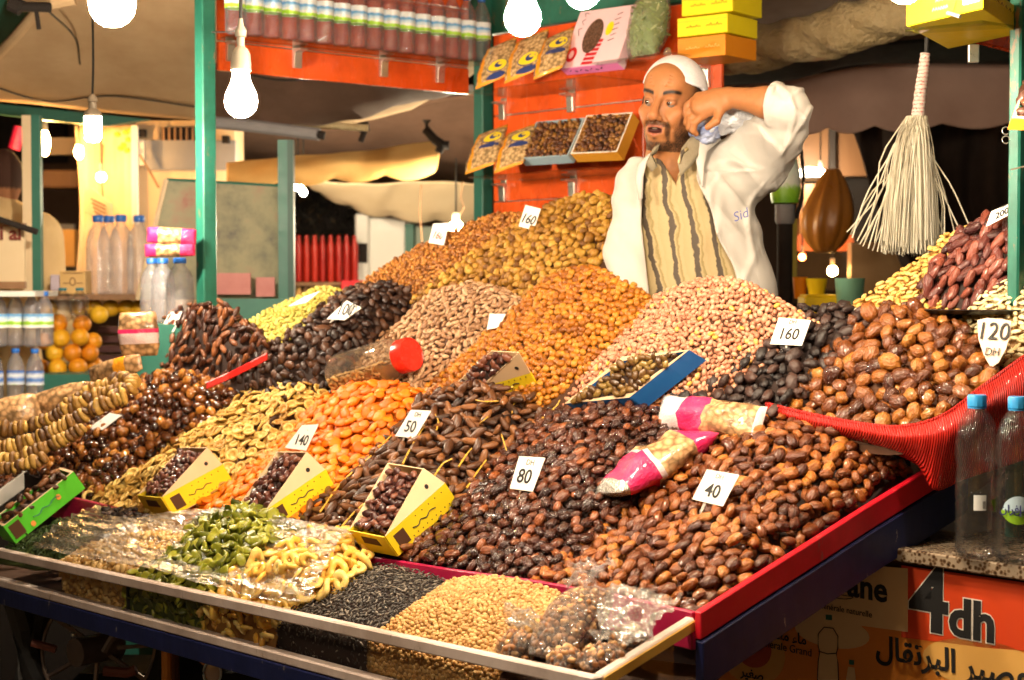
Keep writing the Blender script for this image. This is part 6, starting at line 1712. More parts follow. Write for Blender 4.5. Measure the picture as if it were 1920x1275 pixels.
v_m = coords(M_paint); n_m = noise(M_paint, v_m, 4.5, 6, .65); r_m = ramp(M_paint, [(.30, (.07, .06, .075)), (.42, (.20, .19, .12)), (.52, (.27, .25, .15)), (.62, (.30, .20, .13)), (.70, (.30, .07, .07))])
L(M_paint, n_m.outputs[0], r_m.inputs[0]); L(M_paint, r_m.outputs[0], bsdf(M_paint).inputs['Base Color'])
t = thing('painted_board', 'faded painted board with green frame between the two left posts', 'board', pd(420, 600, 6.6))
a, b, c, d = pd(258, 562, 6.6), pd(522, 562, 6.7), pd(524, 348, 6.7), pd(312, 336, 6.6)
MB().prism([a, b, c, d], (0, .02, 0)).build('panel', M_paint, t)
MB().tube([d, c], .006, 6).build('frame', M_greendark, t); MB().tube([a, d], .010, 6).build('frame', M_canvascream, t)
fbox(395, 560, 545, 640, 6.55, .06).build('base', M_greendark, t); fbox(522, 262, 540, 575, 6.62, .03).build('post', M_greendark, t); fbox(540, 262, 551, 575, 6.61, .05).build('post', mat('deep_green', (.010, .06, .045), .5), t)
pk = worn('faded_pink_print', (.40, .14, .13), (.48, .2, .18), 12, .6)
for x0, y0, x1, y1 in ((402, 512, 470, 552), (480, 520, 515, 556)): fbox(x0, y0, x1, y1, 6.59, .01).build('printed_panel', pk, t)
# red bottles, shelf, fridge, dark shrubs
M_redcan = piece_mat('red_plastic_bottle', [(0, (.34, .008, .006)), (1, (.55, .03, .012))], .35, 30, .2, .004, .3)
for k in range(8):
    x = 553 + k * 15
    p = pd(x + 7, 528, 9.4 + .02 * (k % 2))
    o = MB().lathe([(.018, 0), (.02, .01), (.02, .16), (.021, .17), (.02, .2), (.012, .235), (.011, .26), (.001, .265)], p, 12).build('red_bottle', M_redcan, None, smooth=True, origin=p)
    tag(o, 'tall red bottle in the row beyond the second left post', 'bottle', 'red bottles in a row beyond the left posts')
t = thing('back_shelf', 'dark wooden shelf under the red bottles', 'shelf', pd(610, 560, 9.4))
fbox(548, 529, 668, 536, 9.3, .3).build('board', M_wood, t); fbox(548, 575, 668, 640, 9.3, .3).build('cabinet', M_wood, t); fbox(640, 526, 690, 560, 9.1, .1).build('red_panel', M_red, t)
for k in range(7):
    p = pd(560 + k * 13, 575, 9.35); o = MB().lathe([(.017, 0), (.019, .01), (.019, .08), (.012, .1), (.012, .11), (.001, .112)], p, 10).build('jar', M_wood if k % 2 else M_canvasorange, None, smooth=True, origin=p); tag(o, 'small brown jar under the red bottles', 'jar', 'jars under the red bottles')
t = thing('fridge', 'white fridge with dark handle panel beyond the raisins', 'fridge', pd(710, 560, 9.6))
fbox(690, 408, 760, 620, 9.6, .5).build('body', M_whitewall, t, bevel=.01); fbox(666, 400, 692, 620, 9.55, .5).build('door', M_whitewall, t, bevel=.01); fbox(673, 456, 688, 492, 9.52, .04).build('handle_panel', M_black, t)
fbox(760, 420, 775, 620, 9.6, .3).build('side_panel', M_greendark, t); fbox(775, 425, 890, 620, 9.9, .3).build('side_panel', worn('pale_green', (.42, .5, .4), (.5, .56, .46), 3), t)
t = thing('dark_shrub', 'dark leafy shrub beyond the second left post', 'plant', pd(610, 440, 10.5))
P_dark = piece_mat('dark_leaves', [(0, (.008, .006, .004)), (.6, (.02, .016, .008)), (1, (.06, .035, .015))], .6, 40)
G = patch([[pd(545, 445, 10.4), pd(610, 445, 10.2), pd(690, 445, 10.4)], [pd(545, 390, 10.5), pd(610, 390, 10.3), pd(690, 400, 10.5)], [pd(545, 335, 10.8), pd(610, 335, 10.6), pd(690, 350, 10.8)]], 14, 20)
MB().grid(G + np.array([0, .1, 0])).build('core', M_black, t, smooth=True)
scatter_pieces(t, 'leaf', 'leaf', .07, G, P_dark, seed=101, layers=2, tilt=1.5, spacing=.6, parts=120, jitter=1.2)
tubes('hanging_wire', 'thin brown wire hanging before the cream awning', 'wire', [('wire', [(868, 340, 8.4), (864, 370, 8.4), (870, 390, 8.4), (856, 415, 8.4)], .004, M_wood), ('wire', [(790, 345, 8.4), (787, 400, 8.4), (792, 455, 8.4)], .005, M_wood)])
# glowing lamps in the distance, and one reflection built like them
M_glowor = lit('orange_lamp_glass', (1, .50, .12), 350); M_glowwh = lit('white_lamp_glass', (1, .82, .55), 1300)
def far_lamp(px, py, d, r, label, m, sq=(1, 1, 1)):
    c = pd(px, py, d)
    t = thing('far_lamp', label, 'lamp', c)
    MB().sphere(c, r, 12, 8, sq).build('globe', m, t, smooth=True)
    MB().tube([c + Zv * r * sq[2] * .9, c + Zv * (r * sq[2] + .04)], r * .45, 8).build('socket', M_sock, t, smooth=True)
    MB().tube([c + Zv * (r * sq[2] + .04), c + Zv * (r * sq[2] + .3)], .004, 6).build('cord', M_cord, t)
    return t
far_lamp(855, 429, 7.9, .036, 'round white lamp behind the card with red 160', M_glowwh)
far_lamp(84, 268, 7.6, .03, 'orange glowing lamp beside the half lit post at left', lit('orange_lamp_bright', (1, .5, .14), 550), (.8, .8, 2.0))
far_lamp(148, 285, 8.0, .022, 'small warm lamp on the edge of the cream curtain', M_glowor, (1, 1, 1.6))
far_lamp(190, 332, 8.05, .024, 'glowing ball standing for a white reflection in front of the cream curtain', lit('warm_reflection_glow', (1, .60, .26), 110))  # bright reflection by the curtain put in as a glowing ball
far_lamp(559, 351, 8.2, .018, 'left one of two tiny white lamps by the second left post', M_glowwh); far_lamp(569, 361, 8.2, .016, 'right one of two tiny white lamps by the second left post', M_glowwh)
far_lamp(1538, 324, 8.5, .022, 'small white lamp behind the broom', M_glowwh); far_lamp(1561, 508, 8.6, .026, 'amber lamp low behind the broom', M_glowor); far_lamp(1504, 482, 8.6, .018, 'dim red lamp low behind the vendor', lit('red_lamp_glass', (1, .12, .03), 60))
t = thing('dish_lamp', 'white half dome lamp behind the vendor', 'lamp', pd(1517, 330, 8.3))
c = pd(1517, 333, 8.3); MB().lathe([(.07, 0), (.068, .015), (.055, .035), (.03, .048), (.001, .052)], c, 20).build('dome', lit('white_dome_glass', (1, .85, .6), 22), t, smooth=True); MB().lathe([(.075, -.012), (.075, 0), (.06, .002)], c, 20).build('rim', M_whitewall, t, smooth=True)
# small picture cloths at the far left
o = fbox(60, 420, 140, 560, 9.0, .04).build('grey_screen', M_greywall, None, origin=pd(100, 560, 9)); tag(o, 'grey screen behind the half lit green post', 'screen')
o = fbox(78, 318, 145, 352, 8.9, .2).build('wooden_trough', M_wood, None, bevel=.01, origin=pd(110, 352, 8.9)); tag(o, 'brown wooden trough behind the orange lamp', 'trough')
o = fbox(70, 258, 145, 290, 9.2, .05).build('white_sign', M_creamwall, None, origin=pd(100, 290, 9.2)); tag(o, 'pale board behind the orange lamp', 'board')
tubes('pink_banner', 'bright pink strip hanging at the far left', 'banner', [('strip', [(38, 238, 8.2), (26, 280, 8.2)], .03, M_foilpink)])

# ---- right side
G = catmull([pd(1330, 98, 6.0), pd(1430, 88, 5.9), pd(1540, 66, 5.75), pd(1640, 38, 5.6), pd(1760, 4, 5.45)], 60)
mb = MB(); n = 28; sec = []
tg = G[-1] - G[0]; tg /= np.linalg.norm(tg); a_ = np.cross(tg, Zv); a_ /= np.linalg.norm(a_); b_ = np.cross(a_, tg)
for i, p in enumerate(G):
    row = []
    for j in range(n):
        q = 2 * math.pi * j / n
        R = .082 * (1 + .07 * math.sin(3 * q + i * .45) + .05 * math.sin(i * .9 + 5 * q) + .04 * math.sin(i * .33 - 2 * q) + .06 * math.sin(i * .21))
        row.append(p + R * (math.cos(q) * a_ + math.sin(q) * b_))
    sec.append(row)
o = mb.grid(sec, closed=True).build('rolled_tarpaulin', M_tarp, None, smooth=True, origin=G[30], angle=180); tag(o, 'wrinkled tan tarpaulin rolled up above the vendor', 'tarpaulin')
sheet('awning', 'dark canvas above the rolled tarpaulin', 'awning', [[(1340, -40, 6.6), (1500, -45, 6.5), (1740, -50, 6.3)], [(1340, 50, 7.0), (1500, 30, 6.9), (1740, 0, 6.7)], [(1340, 120, 7.4), (1500, 90, 7.3), (1740, 40, 7.1)]], M_canvasbrown, fold=.008)
sheet('awning', 'blackish sheet put in for the dark gap under the rolled tarpaulin', 'awning', [[(1335, 135, 6.3), (1480, 112, 6.2), (1600, 85, 6.1), (1905, 60, 6.0)], [(1335, 160, 6.6), (1480, 150, 6.5), (1620, 120, 6.4), (1905, 120, 6.3)]], worn('dark_gap_sheet', (.012, .016, .013), (.02, .026, .02), 4, .6), nr=8, nc=40)  # black gap below the roll put in as a dark sheet
sheet('awning_valance', 'dusky brown valance with scalloped hem behind the broom', 'awning', [
    [(1325, 168, 7.0), (1480, 148, 6.9), (1640, 122, 6.8), (1905, 110, 6.7)],
    [(1325, 205, 6.95), (1480, 190, 6.85), (1640, 175, 6.75), (1905, 170, 6.65)],
    [(1325, 255, 6.95), (1480, 252, 6.85), (1640, 250, 6.75), (1905, 240, 6.65)]], worn('dusky_valance', (.34, .215, .175), (.44, .29, .235), 3, .85, .15), nr=24, nc=140, fold=.004, ff=22, scallop=(6, .030))
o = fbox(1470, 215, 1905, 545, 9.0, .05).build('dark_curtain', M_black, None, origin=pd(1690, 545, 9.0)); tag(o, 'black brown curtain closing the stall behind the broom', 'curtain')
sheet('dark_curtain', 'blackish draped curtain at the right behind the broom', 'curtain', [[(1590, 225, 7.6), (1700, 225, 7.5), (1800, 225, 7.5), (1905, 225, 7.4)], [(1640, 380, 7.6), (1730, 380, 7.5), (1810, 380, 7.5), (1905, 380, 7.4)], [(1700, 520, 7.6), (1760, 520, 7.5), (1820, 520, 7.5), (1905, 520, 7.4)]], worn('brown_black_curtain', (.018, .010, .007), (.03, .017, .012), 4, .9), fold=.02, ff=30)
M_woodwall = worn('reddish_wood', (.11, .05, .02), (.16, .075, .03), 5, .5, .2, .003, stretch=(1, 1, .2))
t = thing('wooden_kiosk', 'brown wooden kiosk wall behind the vendor', 'kiosk', pd(1560, 560, 8.8))
fbox(1475, 235, 1640, 330, 8.8, .1).build('panel', M_woodwall, t); fbox(1556, 235, 1566, 330, 8.74, .05).build('batten', M_black, t); fbox(1500, 345, 1560, 440, 8.75, .1).build('panel', worn('orange_wood', (.26, .10, .03), (.32, .13, .04), 5), t); fbox(1596, 455, 1700, 560, 8.2, .1).build('panel', worn('tan_board', (.42, .24, .10), (.5, .3, .14), 5), t); fbox(1480, 410, 1494, 530, 7.9, .05).build('post', worn('olive_post', (.34, .28, .03), (.42, .34, .05), 5), t)
fbox(1495, 440, 1600, 470, 8.7, .1).build('panel', worn('red_brown_board', (.22, .05, .02), (.28, .08, .03), 5), t)
# draped copper cloth
def blob_cloth(name, label, cat, c, rx, rz, ry, m, seed=0, taper=.3):
    G = []
    for i in range(24):
        s = i / 23; row = []
        e = math.sin(math.pi * (.06 + .9 * s)) ** .6
        for j in range(40):
            q = 2 * math.pi * j / 40
            R = e * (1 - taper * (1 - s)) * (1 + .10 * math.sin(9 * q + 2 * s + seed) + .06 * math.sin(17 * q - 3 * s))
            row.append(c + np.array([rx * R * math.cos(q) + .03 * (1 - s), ry * R * math.sin(q), rz * (1 - 2 * s)]))
        G.append(row)
    mb = MB().grid(G, closed=True); mb.f.append(tuple(range(40))); mb.f.append(tuple(23 * 40 + j for j in range(40))[::-1])
    o = mb.build(name, m, None, smooth=True, origin=c, angle=180); return tag(o, label, cat)
blob_cloth('copper_sack', 'shiny copper brown sack hanging behind the vendor', 'sack', pd(1548, 395, 7.4), .135, .185, .10, worn('copper_cloth', (.42, .15, .02), (.55, .22, .03), 8, .3, .3, .006, coat=.4), taper=.45)
# drink dispenser behind the vendor
t = thing('drink_dispenser', 'blue white and green drink dispenser behind the raised arm of the vendor', 'dispenser', pd(1475, 560, 5.9))
dz_ = pd(1472, 383, 5.9)[2] - pd(1475, 560, 5.9)[2]
M_disp = label_mat('dispenser_print', [(z_ + dz_, c_) for z_, c_ in [(0, (.16, .42, .02)), (.05, (.30, .60, .05)), (.075, (.80, .84, .76)), (.13, (.72, .82, .74)), (.17, (.25, .55, .22)), (.20, (.20, .48, .66)), (.25, (.10, .3, .5))]], .03)
c = pd(1472, 383, 5.9)
MB().lathe([(.02, 0), (.048, .004), (.056, .05), (.052, .11), (.04, .16), (.026, .2), (.01, .22)], c, 22).build('tank', M_disp, t, smooth=True)
MB().lathe([(.03, -.07), (.036, -.06), (.036, -.002), (.03, 0)], c, 18).build('tap_block', M_greywall, t, smooth=True)
MB().tube([c - Zv * .07, c - Zv * .36], .028, 12).build('stand', M_black, t, smooth=True); MB().tube([c + np.array([.056, 0, .19]), c + np.array([.066, 0, .1]), c + np.array([.06, 0, .02]), c + np.array([.04, 0, -.05])], .007, 8).build('handle', M_black, t, smooth=True)
MB().lathe([(.075, -.37), (.075, -.355), (.03, -.35)], c, 18).build('foot', M_black, t, smooth=True)
a = c - Zv * .37; MB().obox((a[0] - .08, a[1] - .08, 0), (.16, 0, 0), (0, .16, 0), (0, 0, a[2])).build('pedestal', M_wood, t)
# cups
def cup(px, py, d, r, h, m, label, flare=1.25):
    c = pd(px, py, d); o = MB().lathe([(.001, .001), (r * .95, 0), (r, .004), (r * flare, h), (r * flare * .94, h), (r * .92, .008), (.001, .007)], c, 22).build('cup', m, None, smooth=True, origin=c); return tag(o, label, 'cup')
M_yel = mat('yellow_plastic', (.75, .52, .01), .3); M_grn = mat('pale_green_plastic', (.22, .48, .34), .3, coat=.3); M_orgp = mat('orange_plastic', (.72, .25, .01), .3)
cup(1531, 556, 5.7, .026, .062, M_yel, 'bright yellow and orange cup behind the black prunes', 1.45); cup(1593, 580, 5.6, .042, .105, M_grn, 'pale green cup between yellow tray and almonds', 1.2); cup(1500, 560, 5.75, .02, .075, M_orgp, 'orange cup partly behind the vendor coat', 1.3)
t = thing('yellow_tray', 'yellow plastic tray behind the peanuts', 'tray', pd(1540, 600, 5.6)); fbox(1508, 555, 1572, 605, 5.6, .14).build('tray', M_yel, t, bevel=.006); fbox(1512, 552, 1568, 556, 5.6, .14).build('rim', M_yel, t, bevel=.002)
a = pd(1480, 606, 5.55); tb = thing('back_table', 'small table carrying cups and yellow tray', 'table', (a[0], a[1], 0)); MB().obox((a[0], 5.5, 0), (.30, 0, 0), (0, .45, 0), (0, 0, a[2] - .002)).build('cabinet', M_wood, tb)
# hanging raffia broom
t = thing('raffia_broom', 'cream raffia broom with red and white wrapped handle hanging upside down', 'broom', pd(1700, 300, 4.3))
M_raffia = piece_mat('raffia', [(0, (.50, .45, .33)), (.5, (.66, .61, .48)), (1, (.76, .72, .60))], .6, 60, .2, .001, .2)
dB = 4.3
MB().tube([pd(1738, 70, dB), pd(1737, 102, dB)], .006, 8).build('cord', M_cord, t, smooth=True)
hp = catmull([pd(1735, 100, dB), pd(1732, 130, dB), pd(1727, 165, dB), pd(1721, 218, dB)], 30)
M_wrap = mat('wrapped_handle', (.7, .6, .55), .5)
vw = coords(M_wrap, (1, 1, 1)); ww = N(M_wrap, 'ShaderNodeTexWave', bands_direction='Z'); ww.inputs['Scale'].default_value = 16; ww.inputs['Distortion'].default_value = 2.2; ww.inputs['Detail Scale'].default_value = 12; L(M_wrap, vw, ww.inputs['Vector'])
rw_ = ramp(M_wrap, [(.36, (.75, .60, .55)), (.50, (.58, .07, .07)), (.62, (.60, .07, .05)), (.75, (.78, .66, .6))]); L(M_wrap, ww.outputs[0], rw_.inputs[0]); L(M_wrap, rw_.outputs[0], bsdf(M_wrap).inputs['Base Color']); bump(M_wrap, ww.outputs[0], .5, .004)
MB().tube(hp, [.0125 + .0045 * i / 29 + .0012 * math.sin(i * 2.1) for i in range(30)], 12).build('handle', M_wrap, t, smooth=True)
rg = np.random.default_rng(3)
strands = MB()
top = pd(1719, 218, dB)
def strand(target, r=.0017, sag=.02, kink=0, stray=False):
    a = rg.uniform(0, 6.28); o = np.array([math.cos(a), math.sin(a), 0]) * .026 * math.sqrt(rg.random())
    p0 = top + o; p3 = target
    dl = p3 - p0; h_ = np.array([dl[0], dl[1], 0])
    p1 = p0 + h_ * .52 + Zv * dl[2] * .25 + Zv * sag; p2 = p0 + h_ * .84 + Zv * dl[2] * .62 + Zv * sag * .6 + rg.normal(size=3) * kink
    if stray: p1 = p0 + dl * .33 + o; p2 = p0 + dl * .68 + Zv * .006 + rg.normal(size=3) * kink
    return catmull([p0, p1, p2, p3], 9)
for k in range(760):
    a = rg.uniform(0, 6.28); q = math.sqrt(rg.random())
    tx, ty = 1706 + 56 * q * math.cos(a), 462 + rg.uniform(-10, 22) - 8 * q
    strands.tube(strand(pd(tx, ty, dB + .085 * q * math.sin(a)), rg.uniform(.0012, .0024), .004 * q + .012), rg.uniform(.0010, .0018), 3, cap=False)
f_ = strands.build('fringe', M_raffia, t, smooth=True, angle=180); f_['kind'] = 'stuff'
for (x, y) in [(1588, 435), (1598, 446), (1607, 452), (1618, 462), (1628, 466), (1636, 470), (1604, 428), (1645, 472), (1595, 440), (1816, 420), (1792, 445), (1770, 460), (1765, 440), (1612, 458), (1640, 455), (1622, 450), (1780, 470), (1800, 432)]:
    MB().tube(strand(pd(x, y, dB + rg.uniform(-.05, .05)), .002, .01, .012, True), .0019, 5).build('strand', M_raffia, t, smooth=True)

# ---- under the table: wheel of a scooter, orange trestle
M_rubber = worn('black_rubber', (.012, .011, .011), (.02, .018, .017), 8, .7); M_hub = worn('dull_hub', (.22, .16, .13), (.30, .22, .18), 8, .4, metal=.6)
sc_ = thing('motor_scooter', 'dark motor scooter with spoked wheel parked under the table', 'scooter', pd(190, 1330, 4.6))
c = pd(185, 1215, 4.6); R = .19
ring = lambda r, rr, nm, m: MB().tube([c + np.array([r * math.cos(a), r * math.sin(a) * .35, r * math.sin(a)]) for a in np.linspace(0, 2 * math.pi, 40)], rr, 8, cap=False).build(nm, m, sc_, smooth=True)
ring(R, .03, 'tyre', M_rubber); ring(R * .83, .006, 'rim', M_hub)
MB().tube([c + np.array([-.05, -.06, 0]), c + np.array([.04, .05, 0])], .04, 16).build('hub', M_hub, sc_, smooth=True)
for k in range(6): 
    a = k * math.pi / 3 + .5; MB().tube([c, c + np.array([R * .83 * math.cos(a), R * .83 * math.sin(a) * .35, R * .83 * math.sin(a)])], .007, 6).build('spoke', M_hub, sc_)
MB().tube([pd(20, 1100, 4.6), pd(45, 1180, 4.6), pd(40, 1300, 4.6)], .035, 8).build('fork', M_darkmetal, sc_, smooth=True)
MB().tube([pd(60, 1205, 4.5), pd(105, 1218, 4.5)], .011, 8).build('foot_peg', worn('red_rubber', (.18, .05, .03), (.22, .07, .05), 8), sc_, smooth=True)
MB().tube([pd(195, 1258, 4.5), pd(240, 1262, 4.5), pd(255, 1256, 4.5)], .014, 8).build('pedal', worn('red_rubber', (.18, .05, .03), (.22, .07, .05), 8), sc_, smooth=True)
MB().sphere(pd(138, 1190, 4.5), .008, 10, 6).build('bolt', M_metal, sc_, smooth=True)
MB().tube([pd(220, 1215, 4.5), pd(300, 1208, 4.5)], .006, 6).build('cable', M_hub, sc_); MB().tube([pd(195, 1222, 4.5), pd(222, 1176, 4.5)], .010, 6).build('lever', M_hub, sc_)
a = pd(185, 1215, 4.6); MB().obox((a[0] - .12, a[1] + .1, 0), (.6, 0, 0), (0, .3, 0), (0, 0, .42)).build('body', M_rubber, sc_, bevel=.03)
M_orangetube = worn('orange_tube_paint', (.55, .18, .02), (.62, .23, .03), 9, .4)
tr = thing('orange_trestle', 'orange tube trestle under the front of the table', 'trestle', pd(312, 1330, 4.1))
p = pd(312, 1185, 4.1); q = pd(326, 1185, 4.16); MB().tube([p, (p[0], p[1], 0)], .013, 10).build('leg', M_orangetube, tr, smooth=True); MB().tube([q, (q[0], q[1], 0)], .014, 10).build('leg', worn('red_brown_tube', (.14, .04, .012), (.18, .06, .02), 9, .5), tr, smooth=True)
MB().tube([pd(338, 1200, 4.1), pd(392, 1244, 4.0)], .012, 10).build('brace', M_orangetube, tr, smooth=True); MB().tube([pd(414, 1224, 3.95), pd(415, 1240, 3.95)], .008, 8).build('stub', M_orangetube, tr, smooth=True); MB().tube([pd(442, 1230, 3.9), pd(430, 1246, 3.9)], .009, 8).build('stub', M_orangetube, tr, smooth=True)
p = pd(398, 1262, 3.95); t = thing('round_mirror', 'small oval mirror with pale rim under the table front', 'mirror', p)
MB().tube([p + np.array([.021 * math.cos(a), 0, .03 * math.sin(a)]) for a in np.linspace(0, 6.283, 24)], .003, 6, cap=False).build('rim', M_metal, t, smooth=True); MB().sphere(p + np.array([0, .004, 0]), .02, 16, 10, (1, .25, 1.4)).build('glass', worn('dusty_glass', (.36, .25, .2), (.42, .3, .24), 5, .2), t, smooth=True); MB().tube([p - Zv * .03, p - Zv * .25], .005, 6).build('stem', M_darkmetal, t)
# ---- dark market building closing the square
t = thing('market_building', 'dark brown building front closing the square far behind the stalls', 'building', (0, 15, 0))
MB().obox((-14, 15, 0), (28, 0, 0), (0, 1, 0), (0, 0, 8)).build('wall', worn('dark_plaster', (.10, .055, .035), (.14, .08, .05), 2, .9), t)
for k in range(9): MB().obox((-10 + k * 2.4, 14.9, 2.6), (1.2, 0, 0), (0, .12, 0), (0, 0, 1.6)).build('window', M_black, t)

# ---- canopy added out of view to bounce warm bulb light down
o = sheet('bounce_canopy', 'beige canvas added out of view to bounce bulb light onto the fruit stall', 'canopy', [[(0, 0, 3), (1, 0, 3), (2, 0, 3)]] * 3, M_canvas) if False else None
G = np.array([[S(u, v, 2.98 + .06 * math.sin(u * 2) - .10 * abs(v - .5)) for u in np.linspace(-.9, 3.1, 30)] for v in np.linspace(-1.0, 1.95, 20)])
o = MB().grid(G).build('bounce_canopy', M_canvas, None, smooth=True, solid=.004, origin=G[0, 0], angle=180); tag(o, 'beige canvas added out of view to bounce bulb light onto the fruit stall', 'canopy')

t = thing('cream_plaque', 'tilted cream plaque with faint lines in front of the cream curtain', 'plaque', pd(188, 410, 7.9))
MB().prism([pd(162, 356, 7.9), pd(172, 352, 7.9), pd(208, 382, 7.9), pd(210, 414, 7.9), pd(200, 416, 7.9), pd(158, 398, 7.9)], (0, .02, 0)).build('panel', M_canvascream, t, bevel=.003)
for k in range(4): MB().tube([pd(170 + k * 2, 372 + k * 8, 7.89), pd(198, 386 + k * 7, 7.89)], .003, 5).build('printed_line', M_wood, t)
for k, pts in enumerate([[(90, 20, 6.0), (140, 70, 6.3), (150, 120, 6.6)], [(405, 120, 6.4), (520, 150, 6.6), (650, 145, 6.7), (800, 165, 6.7)], [(-20, 160, 6.6), (90, 190, 6.9), (210, 180, 6.9), (365, 200, 6.9)]]):
    P = [pd(*p) for p in pts]; o = MB().tube(catmull(P, 20), .004, 6).build('electric_cable', M_cord, None, smooth=True, origin=P[0]); tag(o, ['thin black cable hanging from the upper left corner arm', 'black cable slung under the brown creased canvas', 'black cable slung along the hem of the beige awning'][k], 'cable')
o = fbox(112, 430, 140, 500, 8.6, .1).build('cream_carton', M_canvasorange, None, bevel=.004, origin=pd(126, 500, 8.6)); tag(o, 'ochre carton behind the half lit green post', 'box')
# ------------------------------------------------------------------ people: smooth blended solids turned into one continuous skin
class Field:
    def __init__(s, lo, hi, h, like=None):
        s.lo = np.asarray(lo, float); s.h = h
        s.n = np.ceil((np.asarray(hi) - s.lo) / h).astype(int) + 1 if like is None else like.n.copy()
        s.D = np.full(s.n, .2, np.float32)
    def box(s, lo, hi):
        a = np.clip(np.floor((np.asarray(lo) - s.lo) / s.h).astype(int), 0, s.n); b = np.clip(np.ceil((np.asarray(hi) - s.lo) / s.h).astype(int) + 1, 0, s.n)
        sl = tuple(slice(int(x), int(y)) for x, y in zip(a, b))
        ax = [s.lo[k] + s.h * np.arange(a[k], b[k]) for k in range(3)]
        P = np.stack(np.meshgrid(*ax, indexing='ij'), -1)
        return sl, P
    def add(s, d, sl, k):
        A = s.D[sl]
        if k <= 0: s.D[sl] = np.minimum(A, d); return
        h = np.clip(.5 + .5 * (A - d) / k, 0, 1); s.D[sl] = A * (1 - h) + d * h - k * h * (1 - h)
    def cut(s, d, sl, k):
        A = s.D[sl]; d = -d
        if k <= 0: s.D[sl] = np.maximum(A, d); return
        h = np.clip(.5 - .5 * (A - d) / k, 0, 1); s.D[sl] = A * (1 - h) + d * h + k * h * (1 - h)
    def cone(s, a, b, ra, rb, k=.02, cut=False, flat=None):
        a, b = np.asarray(a, float), np.asarray(b, float); m = max(ra, rb) + k * 2 + s.h * 2
        sl, P = s.box(np.minimum(a, b) - m, np.maximum(a, b) + m)
        if P.size == 0: return
        ab = b - a; t = np.clip(((P - a) @ ab) / (ab @ ab + 1e-12), 0, 1)
        q = P - a - t[..., None] * ab
        if flat is not None:      # flatten along a direction: (unit vector, factor)
            f, fac = flat; c = q @ f; q = q + c[..., None] * f * (fac - 1)
        d = np.linalg.norm(q, axis=-1) - (ra + (rb - ra) * t)
        (s.cut if cut else s.add)(d.astype(np.float32), sl, k)
    def ell(s, c, r, k=.02, R=None, cut=False):
        c, r = np.asarray(c, float), np.asarray(r, float); m = max(r) + k * 2 + s.h * 2
        sl, P = s.box(c - m, c + m)
        if P.size == 0: return
        q = P - c
        if R is not None: q = q @ R
        k0 = np.linalg.norm(q / r, axis=-1); k1 = np.linalg.norm(q / (r * r), axis=-1) + 1e-9
        d = k0 * (k0 - 1) / k1
        (s.cut if cut else s.add)(d.astype(np.float32), sl, k)
    def points(s):
        ax = [s.lo[k] + s.h * np.arange(s.n[k]) for k in range(3)]
        return np.stack(np.meshgrid(*ax, indexing='ij'), -1)
    def mesh(s):
        D = s.D; neg = D < 0
        n = np.array(D.shape) - 1
        cnt = np.zeros(n, np.int8); acc = np.zeros((*n, 3), np.float32); ne = np.zeros(n, np.float32)
        for dx in (0, 1):
            for dy in (0, 1):
                for dz in (0, 1): cnt += neg[dx:dx + n[0], dy:dy + n[1], dz:dz + n[2]]
        act = (cnt > 0) & (cnt < 8)
        offs = [(0, 0, 0), (0, 0, 1), (0, 1, 0), (0, 1, 1), (1, 0, 0), (1, 0, 1), (1, 1, 0), (1, 1, 1)]
        I = np.argwhere(act)
        vals = np.stack([D[I[:, 0] + o[0], I[:, 1] + o[1], I[:, 2] + o[2]] for o in offs], 1)
        accv = np.zeros((len(I), 3)); num = np.zeros(len(I))
        for a in range(8):
            for b in range(a + 1, 8):
                if sum(abs(x - y) for x, y in zip(offs[a], offs[b])) != 1: continue
                va, vb = vals[:, a], vals[:, b]; cr = (va < 0) != (vb < 0)
                t = np.where(cr, va / (va - vb + 1e-12), 0)
                p = np.array(offs[a])[None] + t[:, None] * (np.array(offs[b]) - np.array(offs[a]))[None]
                accv += np.where(cr[:, None], p, 0); num += cr
        V_ = s.lo + s.h * (I + accv / num[:, None])
        idx = np.full(n, -1, np.int64); idx[tuple(I.T)] = np.arange(len(I))
        faces = []
        for ax in range(3):
            o = [0, 0, 0]; o[ax] = 1
            A = neg[tuple(slice(0, D.shape[k] - o[k]) for k in range(3))]; B = neg[tuple(slice(o[k], None) for k in range(3))]
            for flag, M_ in ((0, A & ~B), (1, ~A & B)):
                e = np.argwhere(M_); u, v = [k for k in range(3) if k != ax]
                ok = (e[:, u] > 0) & (e[:, v] > 0) & (e[:, u] < n[u]) & (e[:, v] < n[v]); e = e[ok]
                q = []
                for du, dv in ((-1, -1), (0, -1), (0, 0), (-1, 0)):
                    c = e.copy(); c[:, u] += du; c[:, v] += dv; q.append(idx[tuple(c.T)])
                q = np.stack(q, 1)
                if (ax == 1) != bool(flag): q = q[:, ::-1]
                faces.append(q)
        return V_, np.concatenate(faces)
def quad_mesh(name, v, f, off):
    me = bpy.data.meshes.new(name); k = len(f)
    me.vertices.add(len(v)); me.vertices.foreach_set('co', (v - off).astype(np.float32).ravel())
    me.loops.add(4 * k); me.loops.foreach_set('vertex_index', f.astype(np.int32).ravel())
    me.polygons.add(k); me.polygons.foreach_set('loop_start', np.arange(0, 4 * k, 4, dtype=np.int32)); me.polygons.foreach_set('use_smooth', np.ones(k, bool))
    me.update(calc_edges=True); me.validate(); return me
def colour(me, col):
    a = me.color_attributes.new('Col', 'FLOAT_COLOR', 'POINT')
    a.data.foreach_set('color', np.concatenate([col, np.ones((len(col), 1))], 1).astype(np.float32).ravel())
def sstep(a, b, x): t = np.clip((x - a) / (b - a), 0, 1); return t * t * (3 - 2 * t)

DV = 4.34
def vp(px, py, dz=0.0): return pd(px, py, DV - dz)
